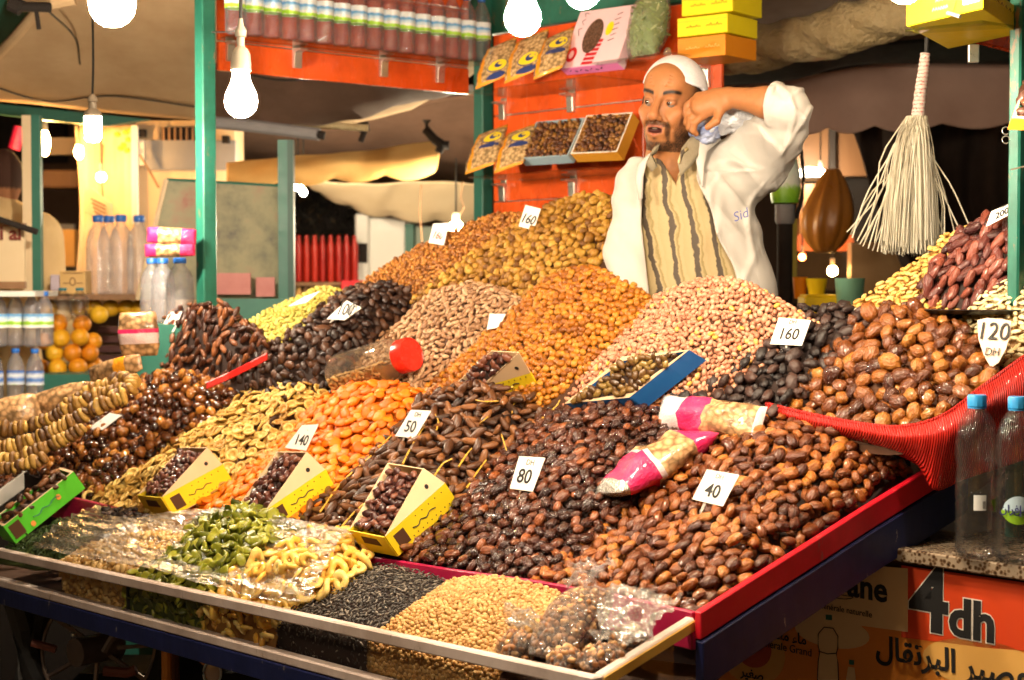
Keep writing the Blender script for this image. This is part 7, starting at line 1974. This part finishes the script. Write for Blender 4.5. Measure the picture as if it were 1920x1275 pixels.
# platform the vendor stands on, part of the stall
FEET = .40
vx = vp(1300, 560)
MB().obox((vx[0] - .5, 4.15, .05), (1.0, 0, 0), (0, .7, 0), (0, 0, FEET - .05)).build('platform', M_wood, stall)

person = thing('person', 'bearded man in white skullcap and open cream coat reaching beside his face behind the heaps', 'person', (vx[0], 4.38, FEET))
POFF = parent_loc(person)
M_skin = mat('skin', (.5, .3, .2), .52, spec=.3)
at_ = N(M_skin, 'ShaderNodeAttribute'); at_.attribute_name = 'Col'
n_s = noise(M_skin, coords(M_skin), 90, 4, .6); mx_ = N(M_skin, 'ShaderNodeMixRGB', blend_type='MULTIPLY'); mx_.inputs[0].default_value = .35
rs_ = ramp(M_skin, [(.3, (.72, .62, .58)), (.7, (1, 1, 1))]); L(M_skin, n_s.outputs[0], rs_.inputs[0]); L(M_skin, at_.outputs[0], mx_.inputs[1]); L(M_skin, rs_.outputs[0], mx_.inputs[2]); L(M_skin, mx_.outputs[0], bsdf(M_skin).inputs['Base Color'])
bump(M_skin, n_s.outputs[0], .25, .002)
bsdf(M_skin).inputs['Subsurface Weight'].default_value = .12; bsdf(M_skin).inputs['Subsurface Radius'].default_value = (1, .35, .2); bsdf(M_skin).inputs['Subsurface Scale'].default_value = .006

# head frame: X to the picture's right, Y = face forward, Z up
HO = vp(1259, 196)
yaw, roll, pit = rad(27), rad(7), rad(-3)
fw = np.array([-math.sin(yaw), -math.cos(yaw), math.sin(pit)]); fw /= np.linalg.norm(fw)
up0 = np.array([math.sin(roll), 0, math.cos(roll)]); hz = up0 - fw * (up0 @ fw); hz /= np.linalg.norm(hz); hx = np.cross(hz, fw); hx /= np.linalg.norm(hx)
if hx[0] < 0: hx = -hx
HR = np.stack([hx, fw, hz], 1)             # columns = local axes
hp = lambda x, y, z: HO + HR @ np.array([x, y, z])
f = Field(HO + np.array([-.16, -.34, -.30]), HO + np.array([.38, .14, .15]), .0027)
E_ = lambda c, r, k=.02, cut=False: f.ell(hp(*c), r, k, HR, cut)
C_ = lambda a, b, ra, rb, k=.012, cut=False: f.cone(hp(*a), hp(*b), ra, rb, k, cut)
E_((0, -.012, .038), (.0725, .094, .086)); E_((0, .022, -.032), (.058, .070, .090), .03); E_((0, .030, -.082), (.045, .053, .040), .025); E_((0, .070, -.101), (.022, .021, .022), .02)
E_((0, .058, .050), (.052, .036, .045), .025)                                   # forehead
C_((-.034, .080, .028), (.034, .080, .028), .0105, .0105, .018)                 # brow ridge
for sx in (-1, 1):
    E_((sx * .044, .060, -.022), (.020, .023, .016), .018)                      # cheekbone
    E_((sx * .030, .070, -.042), (.018, .020, .018), .02)                       # cheek, lifted by the smile
    E_((sx * .030, .102, .006), (.018, .017, .0105), .010, True)                # socket
    E_((sx * .030, .0795, .004), (.0150, .0140, .0130), .004)                   # lids
    E_((sx * .030, .0945, .0025), (.0115, .0065, .0021), .002, True)            # eye slit
    C_((sx * .018, .092, -.008), (sx * .040, .082, -.006), .0025, .0025, .006, True)   # fold under the eye
    E_((sx * .075, -.008, -.008), (.010, .021, .033), .008); E_((sx * .082, -.004, -.006), (.006, .012, .020), .004, True)
C_((0, .090, .018), (0, .120, -.030), .0078, .0118, .011); E_((0, .119, -.034), (.0130, .012, .0115), .008)
for sx in (-1, 1):
    E_((sx * .0125, .105, -.038), (.0085, .012, .008), .006); E_((sx * .007, .113, -.046), (.004, .006, .004), .003, True)
    C_((sx * .018, .099, -.034), (sx * .036, .078, -.064), .0034, .0034, .009, True)   # smile fold
E_((0, .089, -.068), (.029, .017, .022), .015)                                  # muzzle
C_((-.021, .094, -.0585), (0, .101, -.0600), .0042, .0050, .005); C_((.021, .094, -.0585), (0, .101, -.0600), .0042, .0050, .005)
C_((-.020, .093, -.0665), (0, .100, -.0815), .0046, .0062, .005); C_((.020, .093, -.0665), (0, .100, -.0815), .0046, .0062, .005)
E_((0, .107, -.0690), (.0205, .020, .0075), .004, True)                         # open mouth
for i_, zz in enumerate((.044, .053, .062, .070)): C_((-.030, .0915 - i_ * .003, zz), (.030, .0915 - i_ * .003, zz + .001), .0012, .0012, .004, True)   # forehead wrinkles
f.cone(hp(0, -.02, -.07), vp(1262, 318, -.03), .058, .060, .03); f.cone(vp(1262, 312, -.04), vp(1275, 400, -.08), .066, .09, .05)
f.cone(vp(1232, 345, -.06), vp(1345, 330, -.05), .05, .055, .04)                 # shoulder line under the clothes
# raised arm and hand (one skin with the head)
SHO, ELB, WRI = vp(1400, 288, -.02), vp(1482, 198, .22), vp(1366, 182, .135)
f.cone(vp(1340, 330, -.04), SHO, .06, .048, .04); f.cone(SHO, ELB, .044, .031, .03)
fm = ELB + (WRI - ELB) * .38
f.cone(ELB, fm, .029, .0365, .02); f.cone(fm, WRI, .0365, .0245, .02)
ha = vp(1318, 198, .125)                                                       # knuckle centre
pn = np.array([0, -1.0, .35]); pn /= np.linalg.norm(pn)
f.cone(WRI, WRI + (ha - WRI) * .45, .024, .033, .012, flat=(pn, 1.45)); f.cone(WRI + (ha - WRI) * .4, ha, .033, .032, .008, flat=(pn, 1.5))
hd = (ha - WRI) / np.linalg.norm(ha - WRI); acr = np.cross(pn, hd); acr /= np.linalg.norm(acr)
if acr[2] < 0: acr = -acr
for k, (off, ln) in enumerate(((.028, .9), (.010, 1.0), (-.008, .95), (-.025, .78))):
    b0 = ha + acr * off + hd * .004
    ln *= .92
    b1 = b0 + (hd * .85 - Zv * .35 - pn * .15) * .040 * ln
    b2 = b1 + (hd * .15 - Zv * .85 - pn * .35) * .027 * ln
    b3 = b2 + (-hd * .6 - Zv * .55 - pn * .45) * .020 * ln
    f.cone(ha + acr * off * .9 - hd * .02, b0, .0105, .0105, .004); f.cone(b0, b1, .0102, .0092, .004); f.cone(b1, b2, .0092, .0083, .003); f.cone(b2, b3, .0083, .0072, .003)
    if k == 2: ringp = (b0 + (b1 - b0) * .45, (b1 - b0) / np.linalg.norm(b1 - b0))
th0 = WRI + hd * .030 - acr * .026 + pn * .006
f.cone(WRI + hd * .01 - acr * .012, th0, .017, .014, .01); th1 = th0 + (hd * .55 - acr * .8 + pn * .1) * .036; th2 = th1 + (hd * .85 - acr * .3) * .028
f.cone(th0, th1, .0125, .011, .005); f.cone(th1, th2, .0108, .0085, .004)
v_, q_ = f.mesh()
me = quad_mesh('body', v_, q_, POFF)
l_ = (v_ - HO) @ HR
x, y, z = l_.T; ax_ = np.abs(x)
skin = np.array([.31, .128, .048]); col = np.tile(skin, (len(v_), 1))
inhead = (np.linalg.norm(l_, axis=1) < .17) & (z > -.122 + .55 * np.clip(.02 - y, 0, .1)) & (x < .10) & (v_[:, 1] > DV - .122)
def paint(mask, c):
    m_ = (np.clip(mask, 0, 1) * inhead)[:, None]; col[:] = col * (1 - m_) + np.asarray(c) * m_
rgc = np.random.default_rng(9); jit = rgc.normal(size=len(v_)) * .12
paint(sstep(.02, .06, y) * sstep(-.03, -.01, z) * sstep(.03, .012, z) * .25 , (.30, .12, .055))                            # darker eye area
paint(.35 * np.exp(-((ax_ - .045) / .02) ** 2 - ((z + .025) / .02) ** 2), (.40, .14, .06)); paint(.3 * np.exp(-(x / .014) ** 2 - ((z + .032) / .014) ** 2) * (y > .1), (.40, .13, .06))
beard = sstep(-.056, -.074, z + jit * .06) * sstep(.0, .02, y + .04)
jaw = sstep(.034, .046, ax_) + sstep(-.092, -.102, z)
beard = beard * np.clip(jaw, 0, 1)
side = sstep(.048, .058, ax_) * sstep(-.008, .010, .046 - y) * sstep(.045, .03, z)
must = sstep(-.0440, -.0480, z) * sstep(-.0590, -.0560, z + ax_ * .12) * sstep(.036, .028, ax_) * sstep(.07, .085, y)
must2 = sstep(.024, .028, ax_) * sstep(.036, .031, ax_) * sstep(-.050, -.056, z) * sstep(.06, .075, y)
dark = np.array([.009, .006, .005])
paint(np.clip(beard + side * sstep(.035, .0, y) + .95 * must + .9 * must2, 0, 1) * np.clip(.82 + jit * 1.1, 0, 1), dark)
paint(np.exp(-(x / .007) ** 2 - ((z + .091) / .005) ** 2) * (y > .07) * .6, dark)
paint(sstep(.05, .0, y) * sstep(-.02, .0, z) * sstep(.052, .060, ax_ + .02) * .95, dark)                                    # hair below the cap
brow = sstep(.011, .015, ax_) * sstep(.056, .048, ax_) * np.exp(-((z - .0245 - .006 * np.sin((ax_ - .012) * 60)) / .0045) ** 2) * sstep(.06, .07, y)
paint(np.clip(brow * 1.5, 0, 1), dark)
paint(np.exp(-((ax_ - .031) / .013) ** 2 - ((z - .0085) / .0028) ** 2) * (y > .07) * .75, (.10, .04, .02))
lips = np.exp(-((z + .0595) / .0035) ** 2) + np.exp(-((z + .0805 - ax_ * .55) / .0055) ** 2)
paint(np.clip(lips, 0, 1) * sstep(.024, .018, ax_) * sstep(.085, .095, y) * .8, (.26, .07, .05))
paint(sstep(.0085, .006, np.abs(z + .069)) * sstep(.022, .017, ax_) * sstep(.080, .085, y) * sstep(.104, .099, y), (.05, .012, .010))
colour(me, col); body = link('body', me, M_skin, person)
# eyes
M_eye = mat('eye_white', (.17, .14, .12), .3, coat=.2); M_iris = mat('iris', (.035, .016, .008), .15, coat=.6)
for sx in (-1, 1):
    ec = hp(sx * .030, .0795, .0030)
    eb = MB().sphere(ec, .0128, 14, 10).build('eyeball', M_eye, person, smooth=True)
    gz = fw * .94 - hx * .30 - hz * .12; gz /= np.linalg.norm(gz); MB().sphere(ec + gz * .0066, .0078, 12, 8).build('iris', M_iris, eb, smooth=True)
MB().sphere(hp(0, .082, -.0635), .016, 12, 8, (1.1, .8, .22)).build('teeth', mat('teeth', (.42, .34, .26), .35), person, smooth=True)
# silver ring
rc, rd = ringp; s_ = np.cross(rd, Zv); s_ /= np.linalg.norm(s_); t_ = np.cross(s_, rd)
MB().tube([rc + .0112 * (math.cos(a) * s_ + math.sin(a) * t_) for a in np.linspace(0, 6.283, 20)], .0016, 6, cap=False).build('ring', M_metal, person, smooth=True)
# skullcap
g = Field(HO + np.array([-.14, -.14, -.03]), HO + np.array([.14, .16, .16]), .003)
g.ell(hp(.001, -.014, .036), (.0835, .1010, .0925), 0, HR)
P_ = g.points(); lq = (P_ - HO) @ HR
plane = lq[..., 2] - (.046 + .20 * lq[..., 1] + .0)             # higher over the forehead, lower at the back
plane = lq[..., 2] - np.where(lq[..., 1] > 0, .044 + .22 * lq[..., 1], .044 + .34 * lq[..., 1])
inner = Field(g.lo, g.lo, g.h, g); inner.ell(hp(.001, -.014, .036), (.0745, .0920, .0835), 0, HR)
g.D = np.maximum(np.maximum(g.D, -plane.astype(np.float32)), -inner.D)
g.D += (.0006 * np.sin(lq[..., 2] * 420 + lq[..., 1] * 60) * (plane < .02)).astype(np.float32)
v2, q2 = g.mesh(); M_cap = worn('knitted_cotton', (.56, .54, .58), (.64, .62, .66), 60, .85, .7, .003)
link('skullcap', quad_mesh('skullcap', v2, q2, POFF), M_cap, person)

# ---- clothes
M_coat = worn('cream_coat', (.39, .365, .34), (.47, .44, .41), 5, .8, .3, .003); bsdf(M_coat).inputs['Sheen Weight'].default_value = .1
cv = coords(M_coat, (1, 1, .38)); cn = noise(M_coat, cv, 10, 2, .5); cb_ = N(M_coat, 'ShaderNodeMath', operation='SUBTRACT'); L(M_coat, cn.outputs[0], cb_.inputs[0]); cb_.inputs[1].default_value = .5
ca = N(M_coat, 'ShaderNodeMath', operation='ABSOLUTE'); L(M_coat, cb_.outputs[0], ca.inputs[0]); bump(M_coat, ca.outputs[0], .40, .03)
M_shirt = mat('striped_shirt', (.6, .5, .3), .75)
tc = N(M_shirt, 'ShaderNodeTexCoord'); sp_ = N(M_shirt, 'ShaderNodeSeparateXYZ'); L(M_shirt, tc.outputs['Object'], sp_.inputs[0])
ns_ = noise(M_shirt, tc.outputs['Object'], 13, 4, .6); 
m1 = N(M_shirt, 'ShaderNodeMath', operation='MULTIPLY_ADD'); L(M_shirt, sp_.outputs['Z'], m1.inputs[0]); m1.inputs[1].default_value = .14; L(M_shirt, sp_.outputs['X'], m1.inputs[2])
m2 = N(M_shirt, 'ShaderNodeMath', operation='MULTIPLY_ADD'); L(M_shirt, ns_.outputs[0], m2.inputs[0]); m2.inputs[1].default_value = .045; L(M_shirt, m1.outputs[0], m2.inputs[2])
m3 = N(M_shirt, 'ShaderNodeMath', operation='DIVIDE'); L(M_shirt, m2.outputs[0], m3.inputs[0]); m3.inputs[1].default_value = .054
m4 = N(M_shirt, 'ShaderNodeMath', operation='FRACT'); L(M_shirt, m3.outputs[0], m4.inputs[0])
rs2 = ramp(M_shirt, [(.0, (.34, .255, .13)), (.34, (.37, .285, .15)), (.39, (.06, .045, .032)), (.60, (.07, .052, .038)), (.65, (.36, .275, .145)), (.78, (.21, .16, .06)), (.86, (.36, .275, .145))]); L(M_shirt, m4.outputs[0], rs2.inputs[0])
nw_ = noise(M_shirt, tc.outputs['Object'], 160, 3); bump(M_shirt, nw_.outputs[0], .3, .002); L(M_shirt, rs2.outputs[0], bsdf(M_shirt).inputs['Base Color'])
def torso(F_, grow, k=.04):
    c = lambda px, py, dz, rx, ry, rz: F_.ell(vp(px, py, dz), (rx + grow, ry + grow, rz), k)
    c(1290, 378, -.03, .150, .098, .10); c(1300, 450, -.03, .165, .108, .13); c(1310, 540, -.03, .185, .12, .16); c(1318, 680, -.03, .185, .12, .22); c(1318, 800, -.03, .17, .11, .2)
    F_.cone(vp(1212, 350, -.02), vp(1395, 322, -.03), .056 + grow, .064 + grow, k)
def folds(P, amp):
    """narrow hanging creases that come and go, gathered towards the raised armpit and the bent elbow"""
    X, Y, Z = P[..., 0], P[..., 1], P[..., 2]
    ap = vp(1446, 322, .05); z0 = vp(0, 300)[2]
    lowf = np.sin(X * 9 + Z * 5) + np.sin(Z * 11 - X * 6 + 2)
    cr = lambda ph, w: np.exp(-(np.sin(ph) / w) ** 2) - .3
    r_ = np.sqrt((X - ap[0]) ** 2 + (Z - ap[2]) ** 2); a_ = np.arctan2(Z - ap[2], X - ap[0])
    hang = sstep(-.06, .22, z0 - Z)
    c1 = cr(X * 24 + 1.3 * np.sin(Z * 4.2 + X * 5) + (z0 - Z) * 3.2 + .7 * lowf, .30) * (.55 + .45 * np.sin(Z * 9 + X * 21 + 1))
    c2 = cr((X * .75 + Z) * 30 + 1.7 * np.sin(X * 9 + Z * 4) + Y * 6, .34) * (.5 + .5 * np.sin(X * 17 - Z * 12 + .5))
    c3 = cr(a_ * 3.6 + 1.5 * np.sin(r_ * 11 + 1) + .8 * lowf, .30) * np.exp(-((r_ - .15) / .09) ** 2)
    c4 = cr((X * .9 - Z * .6) * 46 + 2.0 * np.sin(Z * 13 + Y * 8), .36) * sstep(1.46e-9, .05, X - vp(1425, 0)[0]) * (1 - hang)
    return amp * (-.85 * c1 * (.3 + .7 * hang) - .75 * c2 * (1 - .6 * hang) - 1.0 * c3 - .75 * c4 + .22 * np.sin(Z * 70 + X * 54 + 2 * np.sin(X * 23)) + .5)
lo, hi = vp(1090, 900, .36), vp(1560, 120, -.22); lo = np.array([lo[0], DV - .36, FEET + .62]); hi = np.array([hi[0], DV + .2, hi[2]])
sh = Field((lo[0], DV - .2, lo[2]), (vp(1440, 0)[0], DV + .16, vp(0, 268)[2]), .005); torso(sh, .0)
sh.cone(vp(1264, 340, -.03), vp(1261, 286, -.030), .098, .071, .03)
P_ = sh.points(); sh.D += (.5 * folds(P_ + np.array([.03, 0, .02]), .006)).astype(np.float32)
# neck opening with a short placket
pxp = 960 + F * (P_[..., 0] / P_[..., 1]); pyp = 637.5 + F * (-(P_[..., 2] - CAM[2]) / P_[..., 1]) - F * math.tan(PITCH)
vopen = np.maximum(np.abs(pxp - (1256 + (pyp - 290) * .20)) - np.clip((350 - pyp) * .42, 0, 26), P_[..., 1] - (DV - .01)) * .0014
sh.D = np.maximum(sh.D, -vopen.astype(np.float32)); sh.D = np.maximum(sh.D, ((pyp * -1 + 283) * .0014).astype(np.float32) * 1.0 - .0)
v3, q3 = sh.mesh(); link('shirt', quad_mesh('shirt', v3, q3, POFF), M_shirt, person)
co = Field(lo, hi, .0043); torso(co, .025)
co.cone(vp(1206, 356, -.02), vp(1176, 470, .02), .072, .062, .04); co.cone(vp(1176, 470, .02), vp(1188, 585, .10), .062, .056, .03)
co.cone(vp(1380, 318, -.03), vp(1425, 270, .02), .076, .070, .05); co.cone(vp(1425, 276, .02), ELB + np.array([.0, 0, -.012]), .074, .056, .05); co.cone(vp(1438, 318, .03), vp(1486, 250, .18), .050, .040, .05)
cu = (WRI - ELB) / np.linalg.norm(WRI - ELB)
co.cone(ELB, ELB + cu * .035, .053, .055, .03); co.cone(vp(1315, 660, -.03), vp(1322, 900, -.03), .22, .20, .05, flat=(np.array([0, 1.0, 0]), 1.5))
P_ = co.points(); co.D += folds(P_, .0085).astype(np.float32)
co.cone(ELB + cu * .02, ELB + cu * .16, .042, .052, .004, cut=True)
# turned back cuff lip
ring_c = ELB + cu * .040; a1 = np.cross(cu, Zv); a1 /= np.linalg.norm(a1); a2 = np.cross(a1, cu)
for k in range(20):
    q0 = 2 * math.pi * k / 20; q1 = 2 * math.pi * (k + 1) / 20
    R0 = .048 * (1 + .08 * math.sin(3 * q0)); R1 = .048 * (1 + .08 * math.sin(3 * q1))
    co.cone(ring_c + R0 * (math.cos(q0) * a1 + math.sin(q0) * a2), ring_c + R1 * (math.cos(q1) * a1 + math.sin(q1) * a2), .0085, .0085, .008)
pxp = 960 + F * (P_[..., 0] / P_[..., 1]); pyp = 637.5 + F * (-(P_[..., 2] - CAM[2]) / P_[..., 1]) - F * math.tan(PITCH)
xl = np.interp(pyp, [260, 300, 340, 420, 540, 700], [1222, 1214, 1204, 1202, 1216, 1235]); xr = np.interp(pyp, [240, 270, 330, 430, 560, 700], [1300, 1308, 1306, 1342, 1396, 1440])
wav = 3 * np.sin(pyp * .06)
opening = np.maximum(np.maximum(xl - pxp, pxp - xr + wav) * .0014, P_[..., 1] - (DV + .0))
neckhole = np.linalg.norm((P_ - vp(1262, 290, -.035)) * np.array([1, 1, .55]), axis=-1) - .088
co.D = np.maximum(np.maximum(co.D, -opening.astype(np.float32)), -neckhole.astype(np.float32))
inn = Field(co.lo, co.lo, co.h, co); torso(inn, .004); inn.D += 0
co.D = np.maximum(co.D, -inn.D)
v4, q4 = co.mesh(); link('coat', quad_mesh('coat', v4, q4, POFF), M_coat, person)
# coat lapel edges and shirt collar, buttons, embroidery
def ribbon(name, pts, w, m, th=.003, parent=person):
    P = [np.asarray(p) for p in pts]; rows = []
    for p, q in zip(*P): rows.append([p, (p + q) / 2 + np.array([0, -.004, 0]), q])
    return MB().grid(np.array([catmull(np.array(r), 6) for r in rows])).build(name, m, parent, smooth=True, solid=th, angle=180)
M_collar = worn('olive_collar', (.17, .14, .09), (.23, .19, .13), 30, .8, .3, .002)
ribbon('collar', [[vp(1238, 268, .075), vp(1226, 276, .09), vp(1221, 288, .10), vp(1233, 312, .112)], [vp(1230, 288, .09), vp(1217, 296, .10), vp(1212, 308, .108), vp(1222, 322, .112)]], 0, M_collar)
ribbon('collar', [[vp(1324, 232, .01), vp(1308, 246, .05), vp(1290, 262, .078), vp(1278, 278, .095), vp(1270, 304, .112)], [vp(1336, 266, .02), vp(1318, 282, .065), vp(1306, 296, .092), vp(1296, 312, .106), vp(1276, 330, .116)]], 0, M_collar)
ribbon('collar_edge', [[vp(1270, 304, .116), vp(1277, 284, .10), vp(1288, 276, .096)], [vp(1274, 308, .117), vp(1281, 288, .102), vp(1291, 280, .097)]], 0, M_shirt)
ribbon('lapel', [[vp(1326, 238, .01), vp(1306, 262, .06), vp(1305, 300, .088), vp(1312, 345, .10)], [vp(1352, 262, .02), vp(1326, 284, .075), vp(1320, 312, .098), vp(1318, 350, .106)]], 0, M_coat)
ribbon('lapel', [[vp(1224, 284, .088), vp(1214, 300, .098), vp(1206, 330, .10), vp(1205, 372, .10)], [vp(1208, 296, .085), vp(1196, 312, .092), vp(1192, 338, .096), vp(1198, 376, .102)]], 0, M_coat)
for px_, py_ in ((1266, 345), (1280, 400), (1300, 465)): MB().lathe([(.005, 0), (.006, .001), (.005, .0025), (.001, .003)], (0, 0, 0), 12).build('button', M_whitewall, person, smooth=True).matrix_basis = Matrix.Translation(Vector(tuple(vp(px_, py_, .108) - POFF))) @ Matrix.Rotation(rad(90), 4, 'X')
M_embroid = mat('blue_thread', (.05, .06, .22), .6)
me = text_mesh('Sid', .034, extrude=.001, shear=.25); 
for vv in me.vertices: vv.co.z += 0
Mx = frame_matrix(vp(1388, 404, .158), hx * 0 + np.array([.90, -.1, .36]), np.array([-.3, .1, .9])); Mx.translation -= Vector(tuple(POFF)); me.transform(Mx); link('embroidery', me, M_embroid, person)
# trousers and shoes (hidden behind the heaps)
tr_ = Field((vx[0] - .28, DV - .2, FEET), (vx[0] + .30, DV + .22, FEET + .95), .012)
for s_ in (-1, 1):
    hpj = np.array([vx[0] + s_ * .09, DV + .03, FEET + .86]); an = np.array([vx[0] + s_ * .12, DV + .03, FEET + .08]); kn = (hpj + an) / 2 + np.array([0, -.02, 0])
    tr_.cone(hpj, kn, .10, .075, .03); tr_.cone(kn, an, .075, .065, .02)
v5, q5 = tr_.mesh(); link('trousers', quad_mesh('trousers', v5, q5, POFF), worn('dark_trousers', (.03, .03, .035), (.05, .05, .055), 9, .8), person)
for s_ in (-1, 1): MB().sphere(np.array([vx[0] + s_ * .12, DV - .03, FEET + .04]), .05, 14, 8, (.9, 2.4, .8)).build('shoe', M_rubber, person, smooth=True)
# blue and white plastic bag in the raised hand
t = thing('plastic_bag', 'crumpled white and blue plastic bag held in the raised hand', 'bag', ha - Zv * .03)
M_bagwhite = worn('white_plastic_film', (.55, .58, .66), (.72, .74, .80), 26, .3, .8, .008, coat=.4); M_bagblue = worn('blue_plastic_film', (.16, .22, .50), (.50, .55, .68), 22, .3, .7, .008, coat=.4)
def crumple(c, r, sq, seed, m, nm):
    mb = MB().sphere((0, 0, 0), 1, 30, 20); V0 = np.array(mb.v); rg = np.random.default_rng(seed)
    d = np.zeros(len(V0))
    for k in range(7): kk = rg.normal(size=3) * (2.2 + k * .7); d += np.abs(np.sin(V0 @ kk + rg.uniform(0, 6))) * .16
    V0 = V0 * (.62 + d)[:, None] * np.array(sq) * r + c; mb.v = [tuple(p) for p in V0]
    return mb.build(nm, m, t, smooth=True, angle=180)
crumple(vp(1372, 212, .04), .047, (1.1, .8, .75), 1, M_bagwhite, 'crumpled_film'); crumple(vp(1340, 222, .055), .036, (1.2, .8, .8), 2, M_bagwhite, 'crumpled_film'); crumple(vp(1322, 240, .06), .030, (1.0, .7, 1.0), 3, M_bagblue, 'crumpled_film')

# ---- second person, seen from behind at the far left
c = pd(6, 400, 7.0)
p2 = thing('person', 'person in a cream top seen from behind at the left edge', 'person', (c[0], c[1], 0))
k0 = Field((c[0] - .35, 6.7, 0.0), (c[0] + .38, 7.4, 2.25), .014)
hd2 = pd(8, 330, 7.0); sh2 = pd(0, 430, 7.0); hip = np.array([c[0], 7.02, 1.0])
k0.ell(hd2, (.075, .095, .115), .02); k0.cone(hd2 - Zv * .08, sh2 + Zv * .06, .05, .06, .03); 
v6, q6 = k0.mesh(); me = quad_mesh('body', v6, q6, parent_loc(p2)); zc = v6[:, 2]
colour(me, np.where((zc > hd2[2] - .055)[:, None], np.array([[.05, .018, .010]]), np.array([[.30, .13, .06]])))
M_p2 = mat('matt_hair_and_skin', (.1, .05, .03), .85); a2_ = N(M_p2, 'ShaderNodeAttribute'); a2_.attribute_name = 'Col'; L(M_p2, a2_.outputs[0], bsdf(M_p2).inputs['Base Color']); link('body', me, M_p2, p2)
k1 = Field((c[0] - .4, 6.6, 0.75), (c[0] + .5, 7.45, 2.0), .014)
k1.cone(sh2 + np.array([-.14, 0, 0]), sh2 + np.array([.16, 0, -.02]), .085, .085, .04); k1.cone(sh2, hip, .15, .16, .06); k1.cone(sh2 + np.array([.18, 0, -.03]), np.array([c[0] + .27, 6.95, 1.25]), .075, .06, .04)
P_ = k1.points(); k1.D += (.006 * np.sin(P_[..., 0] * 40 + P_[..., 2] * 25)).astype(np.float32)
v7, q7 = k1.mesh(); link('top', quad_mesh('top', v7, q7, parent_loc(p2)), worn('cream_top', (.60, .42, .20), (.66, .48, .25), 8, .8), p2)
k2 = Field((c[0] - .3, 6.7, 0.0), (c[0] + .3, 7.4, 1.05), .02)
for s_ in (-1, 1): k2.cone(hip + np.array([s_ * .08, 0, -.04]), np.array([c[0] + s_ * .1, 7.02, .05]), .10, .065, .03)
v8, q8 = k2.mesh(); link('trousers', quad_mesh('trousers', v8, q8, parent_loc(p2)), M_rubber, p2)
